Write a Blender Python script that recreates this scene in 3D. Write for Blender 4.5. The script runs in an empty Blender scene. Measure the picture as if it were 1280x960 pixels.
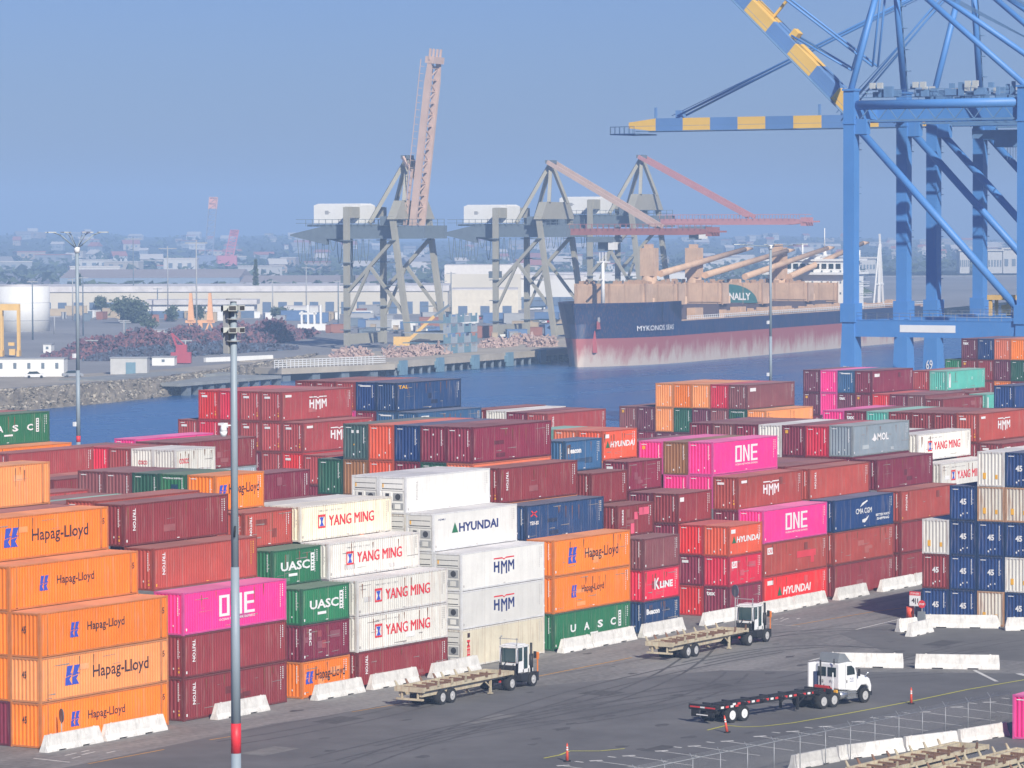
import bpy, math, random
from mathutils import Vector, Matrix
random.seed(7)
PI = math.pi
SC = bpy.context.scene
COL = SC.collection

# ------------------------------------------------------------------ camera
CAM = (-191.787, -151.78, 33.457); FPX = 4771.5; YAW, PITCH, ROLL = 1.025, 0.042, -0.003
_f = Vector((math.sin(YAW)*math.cos(PITCH), math.cos(YAW)*math.cos(PITCH), -math.sin(PITCH)))
_r = Vector((math.cos(YAW), -math.sin(YAW), 0)); _u = _r.cross(_f)
_r, _u = math.cos(ROLL)*_r + math.sin(ROLL)*_u, -math.sin(ROLL)*_r + math.cos(ROLL)*_u
cd = bpy.data.cameras.new("camera"); cam = bpy.data.objects.new("camera", cd); COL.objects.link(cam)
cd.sensor_width = 36; cd.lens = FPX/1280*36; cd.clip_start = 1; cd.clip_end = 40000
cam.matrix_world = Matrix(((_r.x, _u.x, -_f.x, CAM[0]), (_r.y, _u.y, -_f.y, CAM[1]), (_r.z, _u.z, -_f.z, CAM[2]), (0, 0, 0, 1)))
SC.camera = cam

# ------------------------------------------------------------------ light
SUN_EL = 33.0
SUN_DIR = Vector((-.62, -.785, 0)).normalized()*math.cos(math.radians(SUN_EL)) + Vector((0, 0, math.sin(math.radians(SUN_EL))))
w = bpy.data.worlds.new("World"); SC.world = w; w.use_nodes = True
nt = w.node_tree; nt.nodes.clear()
sky = nt.nodes.new('ShaderNodeTexSky'); sky.sky_type = 'NISHITA'; sky.sun_disc = False
sky.sun_elevation = math.radians(SUN_EL); sky.sun_rotation = math.atan2(SUN_DIR.x, SUN_DIR.y)
sky.air_density = 1.0; sky.dust_density = 0.6; sky.ozone_density = 2.5
tint = nt.nodes.new('ShaderNodeMix'); tint.data_type = 'RGBA'; tint.blend_type = 'MULTIPLY'
tint.inputs[0].default_value = 1.0; tint.inputs[7].default_value = (0.50, 0.64, 1.16, 1)
bg = nt.nodes.new('ShaderNodeBackground'); bg.inputs[1].default_value = 0.063
out = nt.nodes.new('ShaderNodeOutputWorld')
nt.links.new(sky.outputs[0], tint.inputs[6]); nt.links.new(tint.outputs[2], bg.inputs[0]); nt.links.new(bg.outputs[0], out.inputs[0])
sd = bpy.data.lights.new("sun", 'SUN'); sd.energy = 4.8; sd.angle = math.radians(0.6); sd.color = (1.0, 0.93, 0.80)
sun = bpy.data.objects.new("sun", sd); COL.objects.link(sun)
sun.rotation_euler = SUN_DIR.to_track_quat('Z', 'Y').to_euler()
HAZE_DENSITY = 0.00034
HAZE_COLOR = (0.355, 0.54, 0.86, 1)
SC.view_settings.view_transform = 'Standard'; SC.view_settings.look = 'None'
SC.view_settings.gamma = 1; SC.view_settings.exposure = 0.32; SC.view_settings.use_curve_mapping = False

# ------------------------------------------------------------------ helpers
def at(px, py, z=0.0):
    """ground point that the photograph shows at a pixel, used to survey the place"""
    d = _f + (px-640)/FPX*_r - (py-480)/FPX*_u
    t = (z-CAM[2])/d.z
    return Vector(CAM) + d*t
def rel(lat, depth, z=0.0):
    r = Vector((math.cos(YAW), -math.sin(YAW), 0)); f = Vector((math.sin(YAW), math.cos(YAW), 0))
    p = Vector((CAM[0], CAM[1], 0)) + r*lat + f*depth; p.z = z; return p
def pxd(px, depth, z=0.0): return rel((px-640)/FPX*depth, depth, z)

def srgb(h):
    if isinstance(h, str):
        h = tuple(int(h[i:i+2], 16)/255 for i in (0, 2, 4))
    return tuple(((c/12.92) if c <= .04045 else ((c+.055)/1.055)**2.4) for c in h)

MATS = {}
def mat(name, col, rough=.6, metal=0, dirt=.12, scale=.7, bump=0, streak=0, rust=0, emit=None, spec=None, vary=0.0):
    if name in MATS: return MATS[name]
    m = bpy.data.materials.new(name); m.use_nodes = True; n = m.node_tree; N = n.nodes; Lk = n.links
    b = N["Principled BSDF"]; b.inputs["Roughness"].default_value = rough; b.inputs["Metallic"].default_value = metal
    if spec is not None: b.inputs["Specular IOR Level"].default_value = spec
    c4 = (*col, 1)
    tc = N.new('ShaderNodeTexCoord'); no = N.new('ShaderNodeTexNoise'); no.inputs["Scale"].default_value = scale
    no.inputs["Detail"].default_value = 6; no.inputs["Roughness"].default_value = .65
    Lk.new(tc.outputs["Object"], no.inputs["Vector"])
    rp = N.new('ShaderNodeMapRange'); rp.inputs[1].default_value = .3; rp.inputs[2].default_value = .75
    rp.inputs[3].default_value = 1-dirt; rp.inputs[4].default_value = 1+dirt*.8
    Lk.new(no.outputs[0], rp.inputs[0])
    oi = N.new('ShaderNodeObjectInfo')
    rv = N.new('ShaderNodeMapRange'); rv.inputs[3].default_value = 1-vary; rv.inputs[4].default_value = 1+vary
    Lk.new(oi.outputs["Random"], rv.inputs[0])
    mu = N.new('ShaderNodeMath'); mu.operation = 'MULTIPLY'; Lk.new(rp.outputs[0], mu.inputs[0]); Lk.new(rv.outputs[0], mu.inputs[1])
    mx = N.new('ShaderNodeVectorMath'); mx.operation = 'SCALE'; mx.inputs[0].default_value = col
    Lk.new(mu.outputs[0], mx.inputs["Scale"]); last = mx.outputs[0]
    if streak or rust:
        mp = N.new('ShaderNodeMapping'); mp.inputs["Scale"].default_value = (5.5, 5.5, .35); Lk.new(tc.outputs["Object"], mp.inputs[0])
        n2 = N.new('ShaderNodeTexNoise'); n2.inputs["Scale"].default_value = 1.0; n2.inputs["Detail"].default_value = 5; Lk.new(mp.outputs[0], n2.inputs["Vector"])
        r2 = N.new('ShaderNodeMapRange'); r2.inputs[1].default_value = .56 - .1*rust; r2.inputs[2].default_value = .72
        r2.inputs[3].default_value = 0; r2.inputs[4].default_value = max(streak, rust); Lk.new(n2.outputs[0], r2.inputs[0])
        mm = N.new('ShaderNodeMix'); mm.data_type = 'RGBA'; Lk.new(r2.outputs[0], mm.inputs[0]); Lk.new(last, mm.inputs[6])
        mm.inputs[7].default_value = (.30, .13, .06, 1) if rust else (.33, .27, .23, 1)
        last = mm.outputs[2]
    Lk.new(last, b.inputs["Base Color"])
    if bump:
        bp = N.new('ShaderNodeBump'); bp.inputs["Strength"].default_value = bump; bp.inputs["Distance"].default_value = .05
        n3 = N.new('ShaderNodeTexNoise'); n3.inputs["Scale"].default_value = scale*8; n3.inputs["Detail"].default_value = 5
        Lk.new(tc.outputs["Object"], n3.inputs["Vector"]); Lk.new(n3.outputs[0], bp.inputs["Height"]); Lk.new(bp.outputs[0], b.inputs["Normal"])
    if emit:
        b.inputs["Emission Color"].default_value = (*emit, 1); b.inputs["Emission Strength"].default_value = 1
    MATS[name] = m; return m

class MB:
    def __init__(s): s.v = []; s.f = []; s.m = []; s.s = []
    def face(s, idx, m=0, sm=False): s.f.append(tuple(idx)); s.m.append(m); s.s.append(sm)
    def pts(s, P):
        k = len(s.v); s.v += [tuple(p) for p in P]; return k
    def hexa(s, P, m=0):  # P: 8 points bottom 4 ccw then top 4
        k = s.pts(P)
        for q in ((0, 3, 2, 1), (4, 5, 6, 7), (0, 1, 5, 4), (1, 2, 6, 5), (2, 3, 7, 6), (3, 0, 4, 7)): s.face([k+i for i in q], m)
    def box(s, a, b, m=0):
        x0, y0, z0 = a; x1, y1, z1 = b
        s.hexa([(x0, y0, z0), (x1, y0, z0), (x1, y1, z0), (x0, y1, z0), (x0, y0, z1), (x1, y0, z1), (x1, y1, z1), (x0, y1, z1)], m)
    def beam(s, p, q, w, h, m=0, w2=None, h2=None, up=(0, 0, 1)):
        p = Vector(p); q = Vector(q); d = (q-p).normalized(); U = Vector(up)
        if abs(d.dot(U)) > .98: U = Vector((1, 0, 0))
        a = d.cross(U).normalized(); c = a.cross(d).normalized(); w2 = w if w2 is None else w2; h2 = h if h2 is None else h2
        P = [p-a*w/2-c*h/2, p+a*w/2-c*h/2, q+a*w2/2-c*h2/2, q-a*w2/2-c*h2/2, p-a*w/2+c*h/2, p+a*w/2+c*h/2, q+a*w2/2+c*h2/2, q-a*w2/2+c*h2/2]
        s.hexa(P, m)
    def cyl(s, p, q, r, n=12, m=0, r2=None, cap=True):
        p = Vector(p); q = Vector(q); d = (q-p).normalized(); U = Vector((0, 0, 1)) if abs(d.z) < .95 else Vector((1, 0, 0))
        a = d.cross(U).normalized(); c = a.cross(d); r2 = r if r2 is None else r2; k = len(s.v)
        for (o, rr) in ((p, r), (q, r2)):
            for i in range(n):
                t = 2*PI*i/n; s.v.append(tuple(o + a*math.cos(t)*rr + c*math.sin(t)*rr))
        for i in range(n):
            j = (i+1) % n; s.face((k+i, k+j, k+n+j, k+n+i), m, True)
        if cap: s.face([k+i for i in range(n)][::-1], m); s.face([k+n+i for i in range(n)], m)
    def prism(s, poly, y0, y1, m=0, ax='xz'):  # poly in plane extruded along third axis
        def P(u, v, t): return (u, t, v) if ax == 'xz' else ((t, u, v) if ax == 'yz' else (u, v, t))
        n = len(poly); k = s.pts([P(u, v, y0) for u, v in poly] + [P(u, v, y1) for u, v in poly])
        s.face([k+i for i in range(n)], m); s.face([k+n+i for i in range(n)][::-1], m)
        for i in range(n): j = (i+1) % n; s.face((k+i, k+n+i, k+n+j, k+j), m)
    def add(s, other, T, m=0):
        vs, fs = other; k = s.pts([T(v) for v in vs])
        for f in fs: s.face([k+i for i in f], m)
    def mesh(s, name, mats):
        me = bpy.data.meshes.new(name); me.from_pydata(s.v, [], s.f)
        for mm in mats: me.materials.append(mm)
        me.polygons.foreach_set('material_index', s.m); me.polygons.foreach_set('use_smooth', s.s)
        me.update(); return me
    def build(s, name, mats, parent=None, loc=(0, 0, 0), rz=0):
        return link(name, s.mesh(name, mats if isinstance(mats, (list, tuple)) else [mats]), parent, loc, rz)

def link(name, data, parent=None, loc=(0, 0, 0), rz=0):
    o = bpy.data.objects.new(name, data); COL.objects.link(o); o.parent = parent; o.location = loc; o.rotation_euler = (0, 0, rz); return o
def tag(o, label=None, cat=None, group=None, kind=None):
    if label: o["label"] = label
    if cat: o["category"] = cat
    if group: o["group"] = group
    if kind: o["kind"] = kind
    return o
def thing(name, label, cat, loc=(0, 0, 0), rz=0, group=None): return tag(link(name, None, None, loc, rz), label, cat, group)
def children(o): return [c for c in COL.objects if c.parent == o]
def copy_tree(o, kids, label=None, loc=None, rz=None):
    c = o.copy(); COL.objects.link(c)
    if label: c["label"] = label
    if loc is not None: c.location = loc
    if rz is not None: c.rotation_euler = (0, 0, rz)
    for k, sub in kids:
        d = k.copy(); COL.objects.link(d); d.parent = c
        for g in sub:
            e = g.copy(); COL.objects.link(e); e.parent = d
    return c
def kids_of(o):
    return [(k, children(k)) for k in children(o)]

TXT = {}
def text_poly(t, bold=0.0, shear=0.0, space=1.0):
    key = (t, bold, shear, space)
    if key in TXT: return TXT[key]
    cu = bpy.data.curves.new("tmp_text", 'FONT'); cu.body = t; cu.offset = bold; cu.shear = shear; cu.space_character = space
    cu.resolution_u = 2
    ob = bpy.data.objects.new("tmp_text", cu); COL.objects.link(ob); bpy.context.view_layer.update()
    me = bpy.data.meshes.new_from_object(ob.evaluated_get(bpy.context.evaluated_depsgraph_get()))
    vs = [(v.co.x, v.co.y) for v in me.vertices]; fs = [tuple(p.vertices) for p in me.polygons]
    bpy.data.objects.remove(ob); bpy.data.curves.remove(cu); bpy.data.meshes.remove(me)
    x0 = min(v[0] for v in vs); x1 = max(v[0] for v in vs); y0 = min(v[1] for v in vs); y1 = max(v[1] for v in vs)
    vs = [((a-x0)/(x1-x0), (b-y0)/(y1-y0)) for a, b in vs]
    TXT[key] = (vs, fs); return TXT[key]
def put_text(mb, t, T, u, v, wd, ht, m=0, bold=.012, shear=0, vert=False):
    vs, fs = text_poly(t, bold, shear)
    if vert: mb.add((vs, fs), lambda p: T(u + p[1]*wd, v + (1-p[0])*ht), m)  # runs downwards
    else: mb.add((vs, fs), lambda p: T(u+p[0]*wd, v+p[1]*ht), m)
def quad(mb, T, pts, m=0):
    k = mb.pts([T(*p) for p in pts]); mb.face([k+i for i in range(len(pts))], m)
def rect(mb, T, u, v, wd, ht, m=0): quad(mb, T, [(u, v), (u+wd, v), (u+wd, v+ht), (u, v+ht)], m)

# ------------------------------------------------------------------ palette
def cpaint(key, col, **k): return mat("paint_"+key, col, **{**dict(rough=.5, dirt=.17, scale=.45, streak=.36, vary=.14), **k})
P = {
 'maroon': cpaint('maroon', (.255, .034, .038)), 'brick': cpaint('brick', (.40, .066, .045)), 'rose': cpaint('rose', (.39, .058, .058)),
 'wine': cpaint('wine', (.215, .022, .048)), 'plum': cpaint('plum', (.155, .034, .062)), 'dusty': cpaint('dusty', (.24, .075, .080)),
 'orange': cpaint('orange', (.90, .215, .008)), 'pale_orange': cpaint('pale_orange', (.84, .30, .09)), 'salmon': cpaint('salmon', (.66, .17, .08)),
 'vermilion': cpaint('vermilion', (.70, .10, .04)), 'red': cpaint('red', (.68, .025, .022)), 'crimson': cpaint('crimson', (.66, .02, .055)),
 'pink': cpaint('pink', (.88, .032, .25), streak=.1), 'green': cpaint('green', (.022, .17, .07)), 'dark_green': cpaint('dark_green', (.02, .10, .06)),
 'slate': cpaint('slate', (.05, .10, .10)), 'teal': cpaint('teal', (.10, .44, .36)), 'navy': cpaint('navy', (.018, .055, .155)),
 'blue': cpaint('blue', (.012, .045, .165)), 'steel_blue': cpaint('steel_blue', (.04, .12, .26)), 'grey': cpaint('grey', (.27, .33, .38)),
 'white': cpaint('white', (.70, .69, .64), rust=.3, dirt=.14), 'reefer_white': cpaint('reefer_white', (.74, .735, .70), streak=.15, dirt=.10), 'cream': cpaint('cream', (.76, .70, .54), rust=.3),
 'rusty_white': cpaint('rusty_white', (.66, .62, .54), rust=.85), 'brown': cpaint('brown', (.28, .13, .055)),
}
NAMES = {'maroon': 'maroon', 'brick': 'brick red', 'rose': 'faded red', 'wine': 'dark maroon', 'plum': 'plum coloured', 'dusty': 'dull grey-red', 'orange': 'orange',
 'pale_orange': 'pale orange', 'salmon': 'salmon', 'vermilion': 'orange-red', 'red': 'bright red', 'crimson': 'crimson', 'pink': 'pink', 'green': 'green',
 'dark_green': 'dark green', 'slate': 'grey-green', 'teal': 'turquoise', 'navy': 'navy', 'blue': 'dark blue', 'steel_blue': 'steel blue', 'grey': 'pale grey',
 'white': 'white', 'reefer_white': 'smooth white', 'cream': 'cream', 'rusty_white': 'rust-stained white', 'brown': 'brown'}
LW = mat('lettering_white', (.80, .80, .80), dirt=.05); LN = mat('lettering_navy', (.02, .035, .16), dirt=.05); LB = mat('emblem_blue', (.045, .09, .52), dirt=.05)
LK = mat('lettering_dark', (.055, .03, .035), dirt=.05); LR = mat('lettering_red', (.70, .04, .05), dirt=.05); LG = mat('emblem_green', (.02, .16, .07), dirt=.05)
LY = mat('sticker_yellow', (.80, .42, .04), dirt=.05); STEEL = mat('dark_gap_steel', (.035, .035, .037)); LPK = mat('patch_red', (.72, .06, .08))
LKG = mat('faint_lettering', (.45, .43, .42)); PATCH = mat('patch_pink', (.78, .12, .20))
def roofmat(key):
    c = P[key].node_tree.nodes  # roofs bleached by sun and dusty, with haze and grazing light put into colour
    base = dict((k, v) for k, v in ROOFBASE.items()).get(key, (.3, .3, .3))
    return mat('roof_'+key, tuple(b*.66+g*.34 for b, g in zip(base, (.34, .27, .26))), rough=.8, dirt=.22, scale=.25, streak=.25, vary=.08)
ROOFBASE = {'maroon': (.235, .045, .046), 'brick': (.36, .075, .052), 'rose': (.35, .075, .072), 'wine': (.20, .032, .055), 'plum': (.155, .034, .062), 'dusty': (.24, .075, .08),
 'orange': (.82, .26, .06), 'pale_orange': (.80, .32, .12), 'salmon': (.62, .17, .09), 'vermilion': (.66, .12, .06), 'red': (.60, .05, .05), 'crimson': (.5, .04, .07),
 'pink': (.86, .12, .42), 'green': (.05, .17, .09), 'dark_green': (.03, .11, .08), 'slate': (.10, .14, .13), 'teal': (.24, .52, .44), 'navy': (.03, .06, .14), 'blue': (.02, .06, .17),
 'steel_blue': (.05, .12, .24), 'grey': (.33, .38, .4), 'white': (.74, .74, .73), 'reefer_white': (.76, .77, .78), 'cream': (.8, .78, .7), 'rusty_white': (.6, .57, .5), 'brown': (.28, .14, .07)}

# ------------------------------------------------------------------ shipping containers
W = 2.44
LEN = {20: 6.06, 40: 12.19, 45: 13.72}
MESH = {}
def corrugated(mb, a, b, T, z0, z1, pitch, depth, inset=.012, m=0):
    n = max(3, round((b-a)/pitch)); p = (b-a)/n; prof = []
    for i in range(n):
        x = a+i*p; prof += [(x, inset), (x+p*.27, inset), (x+p*.5, inset+depth), (x+p*.77, inset+depth)]
    prof.append((b, inset)); k = len(mb.v)
    for u, d in prof: mb.v.append(T(u, d, z0)); mb.v.append(T(u, d, z1))
    for i in range(len(prof)-1): mb.face((k+2*i, k+2*i+2, k+2*i+3, k+2*i+1), m)
def cont_mesh(part, L, H, reefer):
    key = (part, L, H, reefer)
    if key in MESH: return MESH[key]
    mb = MB(); ln = LEN[L]; posts = [0, ln-.17]
    if L == 45: posts += [.70, ln-.87]
    if part == 'walls':
        for side in (0, 1):
            Ty = (lambda u, d, z: (u, d, z)) if side == 0 else (lambda u, d, z: (u, W-d, z))
            if reefer:
                corrugated(mb, .15, ln-.15, Ty, .16, H-.10, 1.15, .006, m=0)
            else: corrugated(mb, .15, ln-.15, Ty, .14, H-.09, .278, .036)
            Tx = (lambda u, d, z: (d, u, z)) if side == 0 else (lambda u, d, z: (ln-d, u, z))
            if not (reefer and side == 0): corrugated(mb, .14, W-.14, Tx, .14, H-.10, .30 if not reefer else .6, .05 if not reefer else .01)
    elif part == 'frame':
        for x in posts:
            for y in (0, W-.15): mb.box((x, y, .118), (x+.17, y+.15, H-.118))
        for y in (0, W-.08):
            mb.box((.178, y, .035), (ln-.178, y+.08, .16)); mb.box((.178, y, H-.115), (ln-.178, y+.08, H-.03))
        for x in (.0, ln-.08):
            mb.box((x+.001, .165, .03), (x+.079, W-.165, .16)); mb.box((x+.001, .165, H-.14), (x+.079, W-.165, H-.03))
        mb.box((.08, .08, .05), (ln-.08, W-.08, .12))
    elif part == 'castings':
        for x in (-.003, ln-.175):
            for y in (-.003, W-.159):
                for z in (0, H-.118): mb.box((x, y, z), (x+.178, y+.162, z+.118))
        if L == 20:
            for x in (2.0, 3.7): mb.box((x, -.004, .04), (x+.36, .01, .13))
    elif part == 'roof':
        n = int(ln/.28); k = len(mb.v); prof = []
        if reefer: prof = [(.08, H-.03), (ln-.08, H-.03)]
        else:
            for i in range(n):
                x = .1+(ln-.2)*i/n; p = (ln-.2)/n; prof += [(x, H-.028), (x+p*.6, H-.028), (x+p*.7, H-.045), (x+p*.9, H-.045)]
            prof.append((ln-.1, H-.028))
        for x, z in prof: mb.v.append((x, .06, z)); mb.v.append((x, W-.06, z))
        for i in range(len(prof)-1): mb.face((k+2*i, k+2*i+2, k+2*i+3, k+2*i+1))
        mb.box((.178, .0, H-.029), (ln-.178, .06, H-.012)); mb.box((.178, W-.06, H-.029), (ln-.178, W, H-.012))
        mb.box((.0, .17, H-.029), (.1, W-.17, H-.011)); mb.box((ln-.1, .17, H-.029), (ln, W-.17, H-.011))
    elif part == 'unit':   # refrigeration machinery on the end
        T = lambda u, v, d=0: (.03-d, W-u, v)
        mb.box((.05, .15, .16), (.09, W-.15, H-.14), 0)
        mb.box((.01, .2, H*.62), (.05, W-.2, H-.2), 0)
        mb.box((.0, .3, H*.66), (.01, W-.3, H*.68), 1); mb.box((.0, .3, H*.8), (.01, W-.3, H*.815), 1)
        mb.box((.015, .3, H*.36), (.05, 1.15, H*.56), 2); mb.box((.0, 1.3, H*.40), (.05, 2.1, H*.58), 0)
        mb.box((-.004, 1.5, H*.43), (.0, 1.85, H*.55), 1); mb.cyl((.0, .72, H*.46), (.05, .72, H*.46), .24, 12, 1)
        mb.box((.02, .25, H*.12), (.05, 2.2, H*.30), 2); mb.box((-.002, .5, H*.14), (.02, 1.0, H*.27), 3); mb.box((-.002, 1.2, H*.16), (.02, 1.7, H*.25), 1)
        mb.box((-.002, 2.0, H*.7), (.01, 2.12, H*.8), 4)
    elif part == 'end_code':
        T = lambda u, v: (.004, W-u, v); u = W-.50
        for i in range(11): rect(mb, T, u, H*.86-i*.115, .075, .085)
        rect(mb, T, W-.36, H*.60, .05, .07); rect(mb, T, W-.36, H*.5, .05, .07)
        rect(mb, T, .28, H*.88, .5, .06); rect(mb, T, .95, H*.12, .12, .15); rect(mb, T, 1.55, H*.20, .09, .12)
    elif part == 'side_code':
        T = lambda u, v: (u, .006, v)
        rect(mb, T, .3, H*.1, .14, .18); rect(mb, T, ln*.5, H*.07, .3, .05)
        for c, (n, wd) in enumerate(((11, .07), (6, .10))):
            for i in range(n): rect(mb, T, ln-.78+c*.26 - (.6 if L == 45 else 0), H*.86-i*.15, wd, .09)
    me = mb.mesh('container_'+part, [STEEL]*5); MESH[key] = me; return me

def logo_mesh(kind, L, H):
    key = ('logo', kind, L, H)
    if key in MESH: return MESH[key]
    mb = MB(); ln = LEN[L]; M = [LW]
    T = lambda u, v: (u, .005, v)
    X = lambda f: f*ln
    Z = lambda f: f*H
    def emblem(u, v, wd, ht, m):
        for dx in (0, .46):
            quad(mb, T, [(u+wd*(dx+.02), v+ht*.46), (u+wd*(dx+.12), v+ht), (u+wd*(dx+.50), v+ht), (u+wd*(dx+.34), v+ht*.62), (u+wd*(dx+.50), v+ht*.56)], m)
            quad(mb, T, [(u+wd*(dx-.02), v+ht*.02), (u+wd*(dx+.0), v+ht*.42), (u+wd*(dx+.42), v+ht*.50), (u+wd*(dx+.26), v+ht*.30), (u+wd*(dx+.44), v+ht*.02)], m)
    if kind in ('hl_big', 'hl_small', 'hl_20'):
        M = [LB, LK]
        a = {'hl_big': (.19, .115, .30, .60, .40, .44, .31), 'hl_small': (.23, .07, .36, .34, .36, .29, .42), 'hl_20': (.08, .17, .38, .34, .28, .62, .38)}[kind]
        emblem(X(a[0]), Z(a[2]), X(a[1]), Z(a[3] if kind != 'hl_big' else .44), 0)
        put_text(mb, "Hapag-Lloyd", T, X(a[4]), Z(a[6]), X(a[5]), Z({'hl_big': .36, 'hl_small': .25, 'hl_20': .36}[kind]), 1, bold=.012)
        if L == 45: put_text(mb, "45", T, X(.935), Z(.60), X(.035), Z(.14), 1, bold=.01)
    elif kind == 'one':
        u0, v0, wd, ht = X(.34), Z(.32), X(.345), Z(.50); t = wd*.075; lw = wd*.31
        def bar(a, b, c, d): rect(mb, T, u0+a*wd, v0+b*ht, c*wd, d*ht)
        bar(0, 0, .29, .13); bar(0, .87, .29, .13); bar(0, .13, .075, .74); bar(.215, .13, .075, .74)
        bar(.345, 0, .075, 1); bar(.565, 0, .075, 1); quad(mb, T, [(u0+wd*.42, v0+ht*1), (u0+wd*.42, v0+ht*.72), (u0+wd*.565, v0), (u0+wd*.565, v0+ht*.28)])
        bar(.70, 0, .08, 1); bar(.78, 0, .22, .13); bar(.78, .435, .20, .13); bar(.78, .87, .22, .13)
        put_text(mb, "OCEAN NETWORK EXPRESS", T, u0, Z(.22), wd, Z(.055), 0)
    elif kind == 'ym':
        M = [LR, LB, LKG]
        u0, v0 = X(.19), Z(.33); wd_, ht_ = X(.08), Z(.38); rect(mb, T, u0, v0, wd_, ht_*.13, 0); rect(mb, T, u0, v0+ht_*.84, wd_, ht_*.16, 0); rect(mb, T, u0, v0+ht_*.13, wd_*.12, ht_*.71, 0); rect(mb, T, u0+wd_*.88, v0+ht_*.13, wd_*.12, ht_*.71, 0)
        quad(mb, T, [(u0+wd_*.22, v0+ht_*.15), (u0+wd_*.42, v0+ht_*.46), (u0+wd_*.22, v0+ht_*.80), (u0+wd_*.78, v0+ht_*.80), (u0+wd_*.58, v0+ht_*.46), (u0+wd_*.78, v0+ht_*.15)], 1)
        put_text(mb, "YANG MING", T, X(.305), Z(.36), X(.49), Z(.30), 0, bold=0)
        T3 = lambda u, v: (u+.07, .0025, v+.012); put_text(mb, "YANG MING", T3, X(.305), Z(.36), X(.49), Z(.30), 0, bold=0)
        put_text(mb, "YMLU 801 426 0 4510", T, X(.19), Z(.80), X(.26), Z(.04), 2)
    elif kind == 'uasc':
        put_text(mb, "UASC", T, X(.17), Z(.40), X(.60), Z(.25), 0, bold=.03); rect(mb, T, X(.79), Z(.32), X(.075), Z(.50), 0)
        for i in range(5): rect(mb, lambda u, v: (u, .002, v), X(.81), Z(.36+i*.09), X(.035), Z(.04), 1)
        rect(mb, T, X(.33), Z(.24), X(.18), Z(.075), 0); M = [LW, LG]
    elif kind == 'uasc_wide':
        for i, (c, f) in enumerate(zip("UASC", (.215, .39, .565, .735))): put_text(mb, c, T, X(f), Z(.42), X(.07), Z(.21), 0, bold=.035)
        rect(mb, T, X(.84), Z(.36), X(.035), Z(.44), 0); rect(mb, T, X(.47), Z(.28), X(.10), Z(.055), 0)
        for i in range(5): rect(mb, lambda u, v: (u, .002, v), X(.849), Z(.40+i*.08), X(.017), Z(.04), 1)
        M = [LW, LG]
    elif kind in ('hmm', 'hmm_blue'):
        M = [LW, LW] if kind == 'hmm' else [LN, LR]
        u0, wd = X(.385), X(.245); v0 = Z(.42 if kind == 'hmm' else .40); ht = Z(.27)
        def bar(a, b, c, d): rect(mb, T, u0+a*wd, v0+b*ht, c*wd, d*ht)
        bar(0, -.05, .075, 1.0); bar(.20, -.18, .075, 1.13); bar(.075, .36, .125, .22)
        for m0, lo in ((.35, -.32), (.70, -.18)):
            bar(m0, lo, .07, .95-lo); bar(m0+.23, lo if m0 < .5 else -.05, .07, .95-(lo if m0 < .5 else -.05))
            quad(mb, T, [(u0+wd*(m0+.07), v0+ht*.95), (u0+wd*(m0+.07), v0+ht*.62), (u0+wd*(m0+.15), v0+ht*.22), (u0+wd*(m0+.15), v0+ht*.58)]); quad(mb, T, [(u0+wd*(m0+.15), v0+ht*.58), (u0+wd*(m0+.15), v0+ht*.22), (u0+wd*(m0+.23), v0+ht*.62), (u0+wd*(m0+.23), v0+ht*.95)])
        quad(mb, T, [(u0, v0+ht+Z(.05)), (u0+wd*.42, v0+ht+Z(.05)), (u0+wd*.5, v0+ht+Z(.01)), (u0+wd*.58, v0+ht+Z(.05)), (u0+wd, v0+ht+Z(.05)), (u0+wd, v0+ht+Z(.085)), (u0+wd*.6, v0+ht+Z(.085)), (u0+wd*.5, v0+ht+Z(.045)), (u0+wd*.4, v0+ht+Z(.085)), (u0, v0+ht+Z(.085))], 1)
        if kind == 'hmm': rect(mb, T, X(.05), Z(.80), X(.085), Z(.08), 0)
    elif kind in ('hy_blue', 'hy_white', 'hy_20'):
        M = {'hy_blue': [LN, LG], 'hy_white': [LW, LG], 'hy_20': [LW, LG]}[kind]
        a = {'hy_blue': (.215, .075, .30, .47, .44, .24), 'hy_white': (.215, .07, .30, .44, .38, .24), 'hy_20': (.09, .12, .22, .72, .42, .20)}[kind]
        quad(mb, T, [(X(a[0]), Z(a[4])), (X(a[0]+a[1]), Z(a[4])), (X(a[0]+a[1]*.5), Z(a[4]+a[5]*1.15))], 1)
        put_text(mb, "HYUNDAI", T, X(a[2]), Z(a[4]), X(a[3]), Z(a[5]), 0, bold=.035, shear=0 if kind == 'hy_blue' else .15)
        if kind != 'hy_blue': rect(mb, T, X(.06), Z(.74), X(.13 if kind == 'hy_20' else .09), Z(.13), 0)
        else: put_text(mb, "HDMU", T, X(.06), Z(.80), X(.08), Z(.05), 0)
    elif kind == 'triton': put_text(mb, "TRITON", T, X(.085) if L == 40 else X(.12), Z(.36), X(.028) if L == 40 else X(.05), Z(.52), 0, bold=.03, vert=True)
    elif kind == 'tex_v':
        M = [LW, PATCH]
        put_text(mb, "SPEED", T, X(.13), Z(.36), X(.045), Z(.50), 0, bold=.03, vert=True)
        rect(mb, T, X(.60), Z(.62), X(.28), Z(.24), 1); rect(mb, T, X(.47), Z(.50), X(.10), Z(.24), 1); rect(mb, T, X(.37), Z(.05), X(.10), Z(.34), 1)
    elif kind == 'lsc': put_text(mb, "LESC", T, X(.15), Z(.42), X(.05), Z(.45), 0, bold=.03, vert=True); rect(mb, lambda u, v: (u, .007, v), X(.33), Z(.62), X(.08), Z(.18), 1); rect(mb, lambda u, v: (u, .007, v), X(.42), Z(.30), X(.08), Z(.22), 1); M = [LW, PATCHM]
    elif kind == 'cai':
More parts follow.
